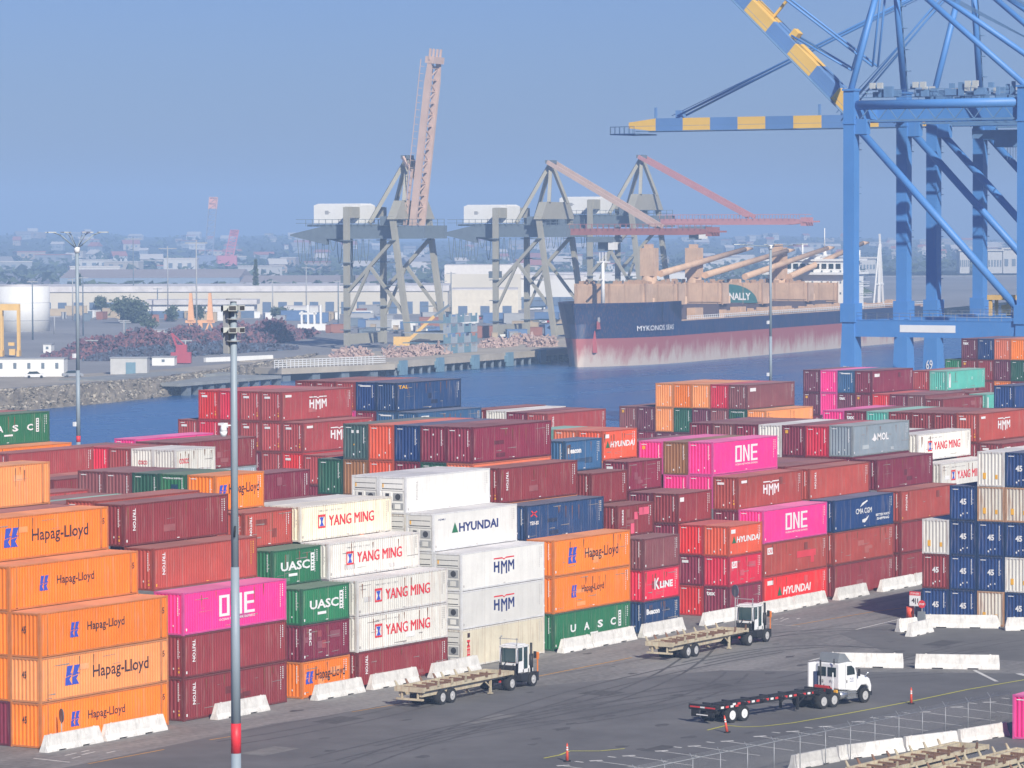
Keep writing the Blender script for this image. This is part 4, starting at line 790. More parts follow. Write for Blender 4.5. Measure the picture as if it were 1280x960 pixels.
put_text(mb, "STOP HERE", T, .1, 2.8, .8, .16, 0); put_text(mb, "4|1", T, .2, 2.0, .6, .5, 2, bold=.03); mb.build('board', [LW, LR, LK], t)
t = thing('round_sign', 'round red sign on a post at the block corner', 'sign', (p.x-.4, p.y-1.75, 0)); mb = MB(); mb.box((-.04, -.03, 0), (.04, .03, 1.9)); mb.build('post', GREYP, t); mb = MB()
mb.cyl((-.06, 0, 2.1), (-.03, 0, 2.1), .34, 8); mb.build('disc', LR, t, (0, 0, 0)); mb = MB(); T = lambda u, v: (-.068, .24-u, v); put_text(mb, "STOP", T, 0, 2.01, .48, .18, 0, bold=.03); mb.build('lettering', LW, t)
mb = MB(); mb.hexa([(-.3, -.35, .1), (.1, -.35, .1), (.1, .35, .1), (-.3, .35, .1), (-.2, -.3, 1.5), (0, -.3, 1.5), (0, .3, 1.5), (-.2, .3, 1.5)]); mb.build('sign_base', SAIL, t)

# ------------------------------------------------------------------ wire fence
def wire_mat():
    m = bpy.data.materials.new('chain_link'); m.use_nodes = True; n = m.node_tree; N = n.nodes; L = n.links; b = N["Principled BSDF"]
    b.inputs["Base Color"].default_value = (.42, .43, .44, 1); b.inputs["Metallic"].default_value = .4; b.inputs["Roughness"].default_value = .5
    tc = N.new('ShaderNodeTexCoord'); sp = N.new('ShaderNodeSeparateXYZ'); L.new(tc.outputs["Object"], sp.inputs[0])
    outs = []
    for sgn in (1, -1):
        a = N.new('ShaderNodeMath'); a.operation = 'MULTIPLY_ADD'; a.inputs[1].default_value = sgn; L.new(sp.outputs[0], a.inputs[0]); L.new(sp.outputs[2], a.inputs[2])
        d = N.new('ShaderNodeMath'); d.operation = 'MULTIPLY'; d.inputs[1].default_value = 14; L.new(a.outputs[0], d.inputs[0])
        f = N.new('ShaderNodeMath'); f.operation = 'FRACT'; L.new(d.outputs[0], f.inputs[0]); l = N.new('ShaderNodeMath'); l.operation = 'LESS_THAN'; l.inputs[1].default_value = .075; L.new(f.outputs[0], l.inputs[0]); outs.append(l)
    mx = N.new('ShaderNodeMath'); mx.operation = 'MAXIMUM'; L.new(outs[0].outputs[0], mx.inputs[0]); L.new(outs[1].outputs[0], mx.inputs[1]); L.new(mx.outputs[0], b.inputs["Alpha"])
    return m
FP = [(700, 967), (760, 962), (828, 957), (889, 952), (925, 949), (966, 955-1), (1004, 950), (1043, 946), (1074, 938), (1102, 934), (1136, 927), (1176, 919), (1208, 913), (1237, 908), (1270, 902)]
A = G(560, 1000); Bp = at(1262, 865, 2.2); Bp.z = 0
A = at(640, 993, 2.2); A.z = 0
d = (Bp-A); Lf = d.length; fz = math.atan2(d.y, d.x); GALV = mat('galvanised', (.36, .38, .40), rough=.5, metal=.3)
fn = thing('wire_fence', 'tall chain-link fence with barbed arms crossing the near asphalt', 'fence', A, fz)
mb = MB(); k = mb.pts([(0, 0, .1), (Lf, 0, .1), (Lf, 0, 2.1), (0, 0, 2.1)]); mb.face([k, k+1, k+2, k+3]); mb.build('mesh_panel', wire_mat(), fn)
mb = MB(); mb.cyl((0, 0, 2.12), (Lf, 0, 2.12), .026, 8)
for dz, dy in ((2.22, -.07), (2.31, -.14), (2.40, -.21)): mb.cyl((0, dy, dz), (Lf, dy, dz), .006, 4); 
mb.build('top_rail', GALV, fn)
for i in range(int(Lf/2.95)+1):
    x = i*2.95+.2; mb = MB(); mb.cyl((x, .03, 0), (x, .03, 2.15), .03, 8); mb.beam((x, .03, 2.12), (x, -.22, 2.42), .025, .025); mb.beam((x, .03, 2.12), (x, .26, 2.42), .025, .025); mb.build('post', GALV, fn)

# ------------------------------------------------------------------ light masts
POLE = mat('pole_grey', (.27, .33, .38), rough=.5, dirt=.1, scale=.3, streak=.2); REDB = mat('band_red', (.75, .03, .04), rough=.5); FLO = mat('flood_housing', (.5, .52, .5), rough=.5)
def mast_base(name, lab, loc, H, r0, r1, band):
    t = thing(name, lab, 'light mast', loc, 0, None); rr = lambda z: r0+(r1-r0)*z/H
    mb = MB(); mb.cyl((0, 0, 0), (0, 0, band[0]), r0, 20, 0, rr(band[0])); mb.cyl((0, 0, band[1]), (0, 0, H*.55), rr(band[1]), 20, 0, rr(H*.55)); mb.cyl((0, 0, H*.55), (0, 0, H), rr(H*.55)-.02, 20, 0, r1); mb.build('pole', POLE, t)
    mb = MB(); mb.cyl((0, 0, band[0]), (0, 0, band[1]), rr(band[0])+.01, 20); mb.build('red_band', REDB, t)
    return t
def flood(parent, loc, rz, s=1.0):
    mb = MB(); mb.box((-.18*s, -.3*s, -.16*s), (.2*s, .3*s, .18*s), 0); mb.hexa([(.2*s, -.32*s, -.2*s), (.5*s, -.35*s, -.28*s), (.5*s, .35*s, -.28*s), (.2*s, .32*s, -.2*s), (.2*s, -.32*s, .2*s), (.5*s, -.35*s, .2*s), (.5*s, .35*s, .2*s), (.2*s, .32*s, .2*s)], 0)
    mb.box((.5*s, -.3*s, -.22*s), (.512*s, .3*s, .15*s), 1); return mb.build('floodlight', [FLO, GRILLE], parent, loc, rz)
ph = math.atan2(-_f.y, -_f.x)
t = mast_base('light_mast', 'grey light mast with red band and two tiers of floodlights beside the near containers', pxd(292, 191, 0), 29.6, .275, .16, (6.9, 8.4))
mb = MB()
for z in (28.7, 29.7, 27.6): mb.cyl((0, 0, z), (0, 0, z+.05), .38, 16)
mb.box((-.2, .2, 27.0), (.1, .5, 29.4)); mb.build('bracket', GREYP, t)
for z in (29.3, 28.2):
    for a in (0, .9, -1.2, 2.4): flood(t, (.3*math.cos(ph+a), .3*math.sin(ph+a), z), ph+a, .58)
ARM = (_r*-1)
mb = MB(); dx = -_r*.55 - _f*.1; mb.beam((0, 0, 24.3-.9), tuple(dx*.9+Vector((0, 0, 23.4))), .06, .06); c0 = dx*.95; mb.cyl((c0.x, c0.y, 23.1), (c0.x, c0.y, 23.4), .2, 12, 0, .12); mb.cyl((c0.x, c0.y, 22.85), (c0.x, c0.y, 23.1), .13, 12, 0, .2); mb.box((c0.x-.05, c0.y-.05, 23.4), (c0.x+.3, c0.y+.3, 23.52)); mb.build('camera_dome', TRW, t)
mb = MB(); mb.cyl(tuple(Vector((0, 0, 17.8))-_f*.26), tuple(Vector((0, 0, 18.35))-_f*.30+_r*.05), .05, 8); mb.build('hand_hole', BLK, t)
def arm_mast(lab, loc, H, flat=False, rad=.42):
    t = mast_base('light_mast', lab, loc, H-2.5, rad*.62, rad*.48, (8.7, 9.4)); z0 = H-2.5
    for i in range(8 if not flat else 6):
        a = 2*PI*i/(8 if not flat else 6)+.35; e = Vector((math.cos(a), math.sin(a), 0)); mb = MB()
        if flat: mb.cyl(Vector((0, 0, z0)), e*4.2+Vector((0, 0, z0+.25)), .07, 8); mb.cyl(e*4.2+Vector((0, 0, z0+.25)), e*5.2+Vector((0, 0, z0+.3)), .07, 6)
        else: mb.cyl(Vector((0, 0, z0)), e*2.0+Vector((0, 0, H-.9)), .06, 8); mb.cyl(e*2.0+Vector((0, 0, H-.9)), e*2.9+Vector((0, 0, H-.6)), .05, 8)
        ar = mb.build('arm', POLE, t); mb = MB(); f0 = e*(5.6 if flat else 3.3)+Vector((0, 0, (z0+.35) if flat else H-.58)); mb.beam(f0-e*.6, f0+e*.4, .4, .12); mb.build('lamp', FLO, ar)
    mb = MB(); mb.cyl((0, 0, z0-.4), (0, 0, z0+.25), rad*.8, 12); mb.build('hub', TRW, t)
    mb = MB(); mb.box((-.5, .1, 18.3), (.1, .4, 18.8)); mb.box((-.5, .1, 10.5), (.2, .4, 11.0)); mb.build('camera_bracket', TRW, t)
    return t
arm_mast('tall light mast with spreading curved lamp arms standing before the blue channel', pxd(97, 435, 0), 33.2)
arm_mast('thin light mast with flat lamp crown in front of the cargo ship', pxd(963.5, 572, 0), 32.4, True, .40)

# ------------------------------------------------------------------ blue ship-to-shore cranes
CB = mat('crane_blue', (.075, .235, .56), rough=.5, dirt=.1, scale=.08, streak=.1); CBD = mat('crane_blue_boom', (.12, .24, .48), rough=.5, dirt=.1, scale=.1); CY = mat('crane_yellow', (.80, .50, .10), rough=.5, dirt=.08, scale=.2)
CG = mat('crane_machinery', (.12, .23, .40), rough=.6)
def sts_crane(lab, X0, d, raised, num):
    YW, YL = 118.3, 88.3; t = thing('ship_crane', lab, 'crane', (X0, 0, 0), 0, 'blue quayside cranes')
    ZG = 52.3; ZP = 16.0
    for i, x in enumerate((0, d)):
        for y in (YW, YL):
            mb = MB(); mb.hexa([(x-1.7, y-1.5, 1.5), (x+1.7, y-1.5, 1.5), (x+1.7, y+1.5, 1.5), (x-1.7, y+1.5, 1.5), (x-1.1, y-1.05, ZP+2), (x+1.1, y-1.05, ZP+2), (x+1.1, y+1.05, ZP+2), (x-1.1, y+1.05, ZP+2)])
            mb.box((x-.95, y-.95, ZP+2), (x+.95, y+.95, ZG+2.4)); mb.box((x-1.35, y-1.3, ZP+1.6), (x+1.35, y+1.3, ZP+4.6)); mb.box((x-1.2, y-1.1, ZG+2.1), (x+1.2, y+1.1, ZG+2.45)); mb.box((x-1.1, y-1.05, ZG-3.2), (x+1.1, y+1.05, ZG-2.9))
            mb.build('leg', CB, t)
            mb = MB(); mb.box((x-2.6, y-.7, .15), (x+2.6, y+.7, 1.5)); mb.build('bogie', CB, t)
        mb = MB(); mb.box((x-.85, YL+.96, ZP-.7), (x+.85, YW-.96, ZP+1.9)); mb.box((x-.9, YL+.96, ZP+1.9), (x+1.3, YW-.96, ZP+2.0)); mb.build('portal_beam', CB, t)
        mb = MB()
        for z in (ZP+2.6, ZP+3.1): mb.cyl((x-.9, YL+1.4, z), (x-.9, YW-1.4, z), .035, 6)
        for k in range(15): yy = YL+1.6+k*1.95; mb.beam((x-.9, yy, ZP+2.0), (x-.9, yy, ZP+3.1), .05, .05)
        mb.build('railing', GALV, t)
        mb = MB(); mb.cyl((x, YW-1, ZG-3.6), (x, YL+1.2, ZP+4.0), .62, 12); mb.box((x-.7, YW-3.0, ZG-4.8), (x+.7, YW-.9, ZG-2.4)); mb.build('brace', CB, t)
        mb = MB(); mb.cyl((x, YL+1, ZG-.2), (x, YW-1, ZG-.2), .75, 12); mb.build('upper_beam', CB, t)
        mb = MB(); mb.box((x+.9, YL, ZG+1.0), (x+2.0, YW, ZG+1.08));
        for z in (ZG+1.6, ZG+2.2): mb.cyl((x+.9, YL, z), (x+.9, YW, z), .04, 5)
        for k in range(18): yy = YL+.6+k*1.7; mb.beam((x+.9, yy, ZG+1), (x+.9, yy, ZG+2.2), .06, .06)
        for k in range(4): mb.box((x+.9, YW-4.0-k*6.7, ZG+2.2), (x+1.5, YW-3.2-k*6.7, ZG+3.0)); mb.box((x+.6, YW-8-k*5.0, ZG+1.1), (x+1.8, YW-6-k*5.0, ZG+2.1))
        for k in range(13):
            yy = YL+1+(k*7.3) % 28; mb.box((x+.3+(k % 3)*.5, yy, ZG+1.0), (x+.8+(k % 3)*.5, yy+.5+(k % 4)*.35, ZG+1.5+(k % 5)*.4))
        for k in range(9): yy = YL+2+k*3.3; mb.beam((x-.2, yy, ZG-2.6), (x-.2, yy+1.6, ZG-.6), .14, .14); mb.beam((x-.2, yy+1.6, ZG-.6), (x-.2, yy+3.3, ZG-2.6), .14, .14)
        mb.beam((x-.2, YL, ZG-2.7), (x-.2, YW, ZG-2.7), .3, .3)
        for y in (YW, YL):
            for z in range(19, int(ZG), 1): mb.beam((x+1.0, y-.3, z), (x+1.0, y+.3, z), .05, .05)
            for z in (24, 31, 38, 45): mb.box((x+.95, y-.9, z), (x+1.9, y+.9, z+.12)); mb.beam((x+1.85, y-.9, z+1.1), (x+1.85, y+.9, z+1.1), .05, .05)
        mb.build('walkway', CG, t)
        for yy in (YW-5.5, YW-13, YL+8):
            fm = MB(); fm.box((x-.2, yy, ZG+2.4), (x+.3, yy+.9, ZG+3.3)); fm.box((x-.2, yy+1.3, ZG+2.4), (x+.3, yy+2.2, ZG+3.3)); fm.build('floodlight', FLO, t)
    for y in (YW, YL):
        mb = MB(); mb.box((1.0, y-.7, ZP-.3), (d-1.0, y+.7, ZP+1.8)); mb.box((1.0, y-.8, ZG-2.3), (d-1.0, y+.8, ZG-.4)); mb.box((1.8, y-.6, 2.2), (d-1.8, y+.6, 3.8)); mb.build('sill_beam', CB, t)
    ax, ay, az = d/2, YW-2.0, ZG+23
    for x in (0, d):
        mb = MB(); mb.cyl((x, YW, ZG+2.4), (ax+(-1.6 if x == 0 else 1.6), ay, az), .52, 10); mb.build('mast_leg', CB, t)
        mb = MB(); mb.cyl((x, YL, ZG+2.4), (ax+(-1.6 if x == 0 else 1.6), ay, az), .48, 10); mb.build('backstay', CB, t)
        if x: 
            mb = MB(); 
            for k in range(6): q = k/6; px_ = x+(ax+1.6-x)*q; yy = YW+(ay-YW)*q; zz = ZG+2.4+(az-ZG-2.4)*q; mb.box((px_+.5, yy-.7, zz), (px_+1.9, yy+.7, zz+.12)); mb.beam((px_+1.2, yy, zz), (px_+1.0-.6, yy, zz+3.6), .5, .12)
            mb.build('ladder', CG, t)
    mb = MB(); mb.box((ax-2.3, ay-1, az-.7), (ax+2.3, ay+1, az+1)); mb.build('mast_head', CB, t)
    # fixed girder
    for s in (-1.25, 1.25):
        mb = MB(); mb.box((ax+s-.75, YL-18, ZG-2.7), (ax+s+.75, YW+3, ZG-.6)); mb.build('girder', CB, t)
    mb = MB(); mb.box((ax-4, YL-12, ZG-2.2), (ax+4, YL+3, ZG+2.5)); mb.build('machinery_house', CB, t)
    mb = MB(); mb.box((ax-3.2, YL+6, ZG-5.6), (ax+3.2, YL+12, ZG-4.3)); mb.box((ax-3.6, YL+4, ZG-7.0), (ax+1, YL+8, ZG-4.3))
    for k in range(6): mb.beam((ax-3+k*1.1, YL+6, ZG-5.6), (ax-3+k*1.1, YL+6, ZG-14 if not raised else ZG-9), .06, .06)
    mb.build('trolley', CG, t)
    # boom
    hx, hy, hz = ax, YW+3.0, ZG-1.6; LB_ = 59.6; al = math.radians(43 if raised else 0.0); dv = Vector((0, math.cos(al), math.sin(al))); nv = Vector((0, -math.sin(al), math.cos(al)))
    hp = Vector((hx, hy, hz)); seg = LB_/11; n = 11
    bo = link('boom', None, t)
    for s in (-1.0, 1.0):
        for i in range(n):
            a = hp+Vector((s, 0, 0))+dv*seg*i; b = hp+Vector((s, 0, 0))+dv*seg*(i+1)
            yel = (i % 2 == (n-1) % 2); last = i == n-1
            mb = MB(); mb.beam(a, b-(dv*0), 1.3, 2.3, 0, 1.3, 1.0 if last else 2.3, up=tuple(nv)); mb.build('boom_section', CY if yel else CBD, bo)
    mb = MB()
    for i in range(9): a = hp+dv*(4+i*6.6); mb.beam(a+Vector((-1.0, 0, 0)), a+Vector((1.0, 0, 0)), .5, .7, up=tuple(nv))
    for s in (-2.3, 2.3): mb.beam(hp+Vector((s, 0, 0))-nv*1.1, hp+Vector((s, 0, 0))+dv*(LB_-2)-nv*1.1, .9, .12, up=tuple(nv)); mb.beam(hp+Vector((s*1.1, 0, 0))-nv*.2, hp+Vector((s*1.1, 0, 0))+dv*(LB_-2)-nv*.2, .05, .05, up=tuple(nv))
    tip = hp+dv*LB_
    mb.box((tip.x-4, tip.y-2.5, tip.z-1.7), (tip.x+4, tip.y+2.5, tip.z-1.5))
    for k in range(6): mb.beam((tip.x-4+k*1.6, tip.y+2.4, tip.z-1.5), (tip.x-4+k*1.6, tip.y+2.4, tip.z-.3), .07, .07); mb.beam((tip.x-4, tip.y-2.4+k*.96, tip.z-1.5), (tip.x-4, tip.y-2.4+k*.96, tip.z-.3), .07, .07)
    mb.cyl((tip.x-4, tip.y-2.5, tip.z-.3), (tip.x-4, tip.y+2.4, tip.z-.3), .05, 5)
    mb.build('boom_walkway', CG, bo)
    apx = Vector((ax, ay+.5, az+.3))
    for frac, rr in ((.84, .19), (.30, .17)):
        a = hp+dv*LB_*frac+nv*1.5
        for s in (-.8, .8):
            mb = MB(); e = apx+Vector((s, 0, 0)); a2 = a+Vector((s*1.5, 0, 0))
            if raised:
                kn = hp + dv*LB_*(.06 if frac > .5 else .10) + nv*(7.5 if frac > .5 else 4.5)+Vector((s*1.2, 0, 0)); mb.cyl(e, kn, rr, 8); mb.cyl(kn, a2, rr, 8)
            else: mb.cyl(e, a2, rr, 8); mb.cyl(e+Vector((.7, 0, -.5)), a2+Vector((.7, 0, .1))+dv*1.5, .06, 5)
            mb.build('forestay', CB, t)
        mb = MB(); mb.beam(a-nv*.6, a+nv*1.0, 1.6, 1.2, up=(0, 1, 0)); mb.beam(a+dv*5-nv*.7, a+dv*5+nv*(4.0 if raised else 1.6), .4, .4, up=(0, 1, 0)); mb.build('stay_lug', CY if raised else CBD, bo)
    mb = MB()
    for i in range(5): mb.cyl(apx+Vector((0, 0, -.3*i)), Vector((ax-2+i, YL-18, ZG-1)), .05, 5)
    mb.build('hoist_rope', CG, t)
    if num:
        mb = MB(); mb.box((-.9, YW-18.6, ZP+.1), (-.86, YW-9.0, ZP+1.25), 0); T = lambda u, v: (-.875, YW-9.3-u, v); put_text(mb, "EVERPORT", T, .8, ZP+.35, 5.6, .6, 1); rect(mb, T, 7.2, ZP+.3, 1.2, .7, 2); mb.build('sign_plate', [LW, GREYP, LR], t)
        mb = MB(); T = lambda u, v: (-1.62, YW+.6-u, v); put_text(mb, num, T, 0, 9.0, 1.2, 1.6, 0); mb.build('number_mark', LW, t)
    return t
sts_crane('blue quayside crane with its striped boom raised at an angle', 357.3, 19.5, True, '70')
sts_crane('blue quayside crane with its striped boom lowered level over the water', 388.3, 18.6, False, '69')

# ------------------------------------------------------------------ far wharf frame of reference
TH = math.radians(65.4)
rh = Vector((math.cos(YAW), -math.sin(YAW), 0)); fh = Vector((math.sin(YAW), math.cos(YAW), 0))
U = math.cos(TH)*rh + math.sin(TH)*fh      # along the wharf, away
V = math.sin(TH)*rh - math.cos(TH)*fh      # over the water
WA = math.atan2(U.y, U.x)                  # local x = U, local y = -V
def wloc(o, a, v, z=0): return Vector((o.x, o.y, 0)) + U*a + V*v + Vector((0, 0, z))
GC = mat('crane_grey_green', (.345, .335, .275), rough=.7, dirt=.15, scale=.15, streak=.4); GCD = mat('crane_dark_blue_grey', (.14, .18, .22), rough=.7)  # grey-green for legs, darker blue-grey for girders, railings and small fittings
BM1 = mat('boom_pale_salmon', (.56, .41, .34), rough=.7, dirt=.12, scale=.3); BM2 = mat('boom_dark_red', (.34, .13, .12), rough=.7, dirt=.15, scale=.2); BM3 = mat('boom_pink', (.50, .23, .24), rough=.7, dirt=.12, scale=.2)
HOU = mat('machinery_house_white', (.78, .78, .75), rough=.6, dirt=.06)
def old_crane(lab, depth, px, raised, bmm, boomlen=62, ZB=31.5):
    o = pxd(px, depth); t = thing('gantry_crane', lab, 'crane', o, WA, 'old grey gantry cranes on the far wharf')
    # local: x along wharf (0..22), y = -V ; waterside is negative y
    G_ = 16; D_ = 22
    for x in (0, D_):
        mb = MB(); mb.box((x-.7, -.7, .8), (x+.7, .7, ZB+6.5)); mb.build('leg', GC, t)
        mb = MB(); mb.hexa([(x-.7, -G_-3.4, .8), (x+.7, -G_-3.4, .8), (x+.7, -G_-2.0, .8), (x-.7, -G_-2.0, .8), (x-.7, -G_+1.6, ZB+4), (x+.7, -G_+1.6, ZB+4), (x+.7, -G_+3.0, ZB+4), (x-.7, -G_+3.0, ZB+4)]); mb.build('leg', GC, t)

        mb = MB(); mb.beam((x, -.5, ZB-16), (x, -G_+1.8, ZB-2), .9, .9); mb.beam((x, -G_-1.5, 9), (x, -7, ZB-9.5), .8, .8); mb.beam((x, 0, 8), (x, -7.0, ZB-9.5), .7, .7); mb.build('brace', GC, t)
    mb = MB(); mb.box((.9, -.95, ZB+3.6), (D_-.9, .95, ZB+6.6)); mb.build('upper_beam', GC, t)
    mb = MB(); mb.hexa([(-1.2, -G_+.9, ZB+3.2), (D_+1.2, -G_+.9, ZB+3.2), (D_+1.2, -G_+3.4, ZB+3.2), (-1.2, -G_+3.4, ZB+3.2), (3, -G_+.9, ZB+8.2), (D_-3, -G_+.9, ZB+8.2), (D_-3, -G_+3.4, ZB+8.2), (3, -G_+3.4, ZB+8.2)]); mb.build('upper_beam', GC, t)
    for y in (0, -G_-2.6):
        mb = MB(); mb.box((.9, y-.7, 1.2), (D_-.9, y+.7, 4.0)); mb.build('sill_beam', GC, t)
    mb = MB()
    for x in (3.5, D_-5):
        mb.hexa([(x, 19, ZB-1.2), (x+1.5, 19, ZB-1.2), (x+1.5, 8, ZB-3.6), (x, 8, ZB-3.6), (x, 19, ZB-.8), (x+1.5, 19, ZB-.8), (x+1.5, 8, ZB+1.6), (x, 8, ZB+1.6)]); mb.box((x, -G_-5, ZB-2.0), (x+1.5, 8, ZB+1.5))
    mb.box((4, -5, ZB+1.3), (D_-4, 14, ZB+1.9)); mb.build('girder', GCD, t)
    mb = MB(); mb.box((6, -1, ZB+2.1), (15, 13, ZB+7.0)); mb.hexa([(6, -1, ZB+7.0), (15, -1, ZB+7.0), (15, 13, ZB+7.0), (6, 13, ZB+7.0), (7.5, -.4, ZB+7.5), (13.5, -.4, ZB+7.5), (13.5, 12.4, ZB+7.5), (7.5, 12.4, ZB+7.5)]); mh = mb.build('machinery_house', HOU, t)
    mb = MB(); mb.box((5.95, 8.5, ZB+4.6), (6.0, 9.6, ZB+5.6)); mb.box((5.95, .2, ZB+5.6), (6.0, 2.6, ZB+6.3)); mb.box((5.95, 8.0, ZB+5.0), (5.98, 8.5, ZB+5.2)); mb.build('vent', GREYP, mh)
    mb = MB()
    for z in (ZB+2.2, ZB+3.2):
        for x in (3.2, D_-3.2): mb.beam((x, -G_-4, z), (x, 17, z), .12, .12)
    for k in range(18):
        for x in (3.2, D_-3.2): mb.beam((x, -G_-4+k*2.0, ZB+1.4), (x, -G_-4+k*2.0, ZB+3.2), .12, .12)
    for x, y in ((0, 0), (D_, 0), (0, -G_+2.2), (D_, -G_+2.2)):
        for k in range(5): mb.box((x-1.5, y-1.3, 5+k*6.0), (x+1.5, y+1.4, 5.2+k*6.0))
    mb.box((2, -14, ZB+1.6), (5, -9, ZB+4)); mb.box((14, -12, ZB+1.6), (18, -6, ZB+3.6)); mb.build('railing', GCD, t)
    mb = MB()
    for k in range(11):     # slack cable loops under the girder
        y0 = 17-k*2.0; prevp = None
        for s in range(7):
            u = s/6; pnt = Vector((4, y0-1.7*u, ZB-2.2-(1-(2*u-1)**2)*(6.5 if k != 5 else 3))); 
            if prevp is not None: mb.beam(prevp, pnt, .14, .14)
            prevp = pnt
    mb.build('festoon_cable', GCD, t)
    ap = Vector((D_/2, -G_+3.2, ZB+19.8))
    for x in (4.5, D_-4.5):
        mb = MB(); mb.beam((x, -G_+1, ZB+8), tuple(ap), 1.0, 1.0); mb.build('mast_leg', GC, t)
        mb = MB(); mb.beam((x, -4.5, ZB+2), tuple(ap), .9, 1.0); mb.build('backstay', GC, t)
    mb = MB(); mb.box((ap.x-2, ap.y-1, ap.z-.4), (ap.x+2, ap.y+1, ap.z+.6)); mb.build('mast_head', GCD, t)
    mb = MB(); mb.box((8, 4, ZB-14), (13, 6, ZB-12)); mb.box((8.5, 4.5, ZB-12), (9, 5, ZB-2)); mb.box((12, 4.5, ZB-12), (12.5, 5, ZB-2)); mb.build('spreader', GCD, t)
    al = math.radians(83) if raised else 0.0; dv = Vector((0, -math.cos(al), math.sin(al))); nv = Vector((0, math.sin(al), math.cos(al)))
    hp = Vector((D_/2-2, -G_-(.4 if raised else 5.2), ZB-.5)); bo = link('boom', None, t)
    for s in (-2.7, 2.7):
        mb = MB(); a = hp+Vector((s, 0, 0)); mb.beam(a, a+dv*(boomlen-6), .8, 1.9, up=tuple(nv)); mb.beam(a+dv*(boomlen-6), a+dv*boomlen, .8, 1.9, 0, .8, 1.0, up=tuple(nv)); mb.build('boom_girder', bmm, bo)
    mb = MB(); n = 15
    for i in range(n):
        a = hp+dv*(boomlen*(i+.3)/n); b = hp+dv*(boomlen*(i+1.3)/n) if i < n-1 else a+dv
        mb.beam(a+Vector((-2.7, 0, 0)), a+Vector((2.7, 0, 0)), .4, .4, up=tuple(nv)); mb.beam(a+Vector((-2.7 if i % 2 else 2.7, 0, 0)), b+Vector((2.7 if i % 2 else -2.7, 0, 0)), .3, .3, up=tuple(nv))
    for s in (-3.9, 3.9):
        mb.beam(hp+Vector((s, 0, 0))+nv*2.2, hp+Vector((s, 0, 0))+dv*boomlen+nv*2.2, .16, .16, up=tuple(nv))
        for i in range(24): a = hp+Vector((s, 0, 0))+dv*(boomlen*i/24); mb.beam(a+nv*1.0, a+nv*2.2, .12, .12, up=(1, 0, 0))
    mb.build('boom_lattice', bmm, bo)
    mb = MB(); a = hp+dv*boomlen; mb.beam(a+Vector((-3.2, 0, 0)), a+Vector((3.2, 0, 0)), 1.8, 2.6, up=tuple(nv))
    for s in (-3.2, -1.1, 1.1, 3.2): mb.beam(a+Vector((s, 0, 0)), a+Vector((s, 0, 0))+dv*3.0, .5, .5, up=(1, 0, 0))
    mb.build('boom_tip', bmm, bo)
    for s in (-2.6, 2.6):
        mb = MB()
        if raised: mb.beam(tuple(ap+Vector((s, 0, 0))), tuple(hp+dv*17+nv*3.0+Vector((s, 0, 0))), .6, .9); mb.beam(tuple(hp+dv*17+nv*2+Vector((s, 0, 0))), tuple(hp+dv*2.0+nv*2.2+Vector((s, 0, 0))), .5, .8)
        else: mb.beam(tuple(ap+Vector((s, 0, 0))), tuple(hp+dv*boomlen*.62+nv*1.4+Vector((s, 0, 0))), .7, 1.1)
        mb.build('forestay', BM1 if bmm is not BM3 else BM3, t)
    if not raised:
        mb = MB(); c = hp+dv*(boomlen*.22); mb.box((c.x-3.6, c.y-4, c.z-3.0), (c.x+3.6, c.y+4, c.z-1.4)); mb.box((c.x-1.5, c.y-1.5, c.z-5.5), (c.x+1.5, c.y+1.5, c.z-3)); mb.build('trolley', GCD, t)
        mb = MB(); mb.box((c.x-3.4, c.y-4.5, c.z-5.2), (c.x-1, c.y-2.5, c.z-3)); mb.build('operator_cab', HOU, t)
    return t
old_crane('old grey gantry crane with pale salmon boom raised upright', 1024, 434, True, BM1, 46.5)
old_crane('old grey gantry crane with lowered dark red boom and leaning salmon stay', 1110, 620, False, BM2, 43)
old_crane('old grey gantry crane with lowered pink boom, furthest along the wharf', 1186, 738, False, BM3, 47, 34.3)

# ------------------------------------------------------------------ far shore
DIRTM = mat('far_ground', (.25, .235, .22), rough=.95, dirt=.3, scale=.012, bump=.2); ROCK = mat('shore_rock', (.22, .19, .15), rough=.95, dirt=.5, scale=.25, bump=1); YARD = mat('far_yard_asphalt', (.27, .265, .265), rough=.9, dirt=.25, scale=.01)
shore = [(-400, 520), (-60, 499), (0, 494), (70, 489), (140, 483), (210, 476), (260, 469), (330, 457), (392, 447), (486, 448), (540, 444), (610, 438), (660, 433), (690, 431), (760, 424), (860, 414), (960, 405), (1040, 398), (1110, 392)]
SP = [at(x, y, 0) for x, y in shore]
g = MB(); far = [rel(700, 3000, 0), rel(900, 5200, 0), rel(-2600, 5200, 0), rel(-1900, 900, 0)]
k = g.pts([(p.x, p.y, 0) for p in SP+far]); g.face(list(range(k, k+len(SP)+4)))
tag(g.build('far_shore_ground', YARD), kind='structure')
g = MB(); rng = random.Random(3); n = 150; ring = []
def samp(Pn, t):
    s = t*(len(Pn)-1); i = min(int(s), len(Pn)-2); return Pn[i].lerp(Pn[i+1], s-i)
bank = SP[:9]
rows_ = []
toward = (V).normalized()
for j, (off, z) in enumerate(((-30, .35), (-16, .6), (0, .5), (3.5, -.6), (6.5, -1.8), (10, -3.0), (14, -4.2))):
    ids = []
    for i in range(n+1):
        p = samp(bank, i/n); q = p + Vector((-_f.x, -_f.y, 0)).normalized()*off
        jit = .45 if 1 <= j <= 5 else .1
        g.v.append((q.x+rng.uniform(-1, 1)*jit, q.y+rng.uniform(-1, 1)*jit, z+rng.uniform(-.5, .5)*jit)); ids.append(len(g.v)-1)
    rows_.append(ids)
for a, b in zip(rows_[:-1], rows_[1:]):
    for i in range(n): g.face((a[i], b[i], b[i+1], a[i+1]), 0 if a is not rows_[0] else 1)
tag(g.build('rocky_shore', [ROCK, DIRTM]), kind='structure')
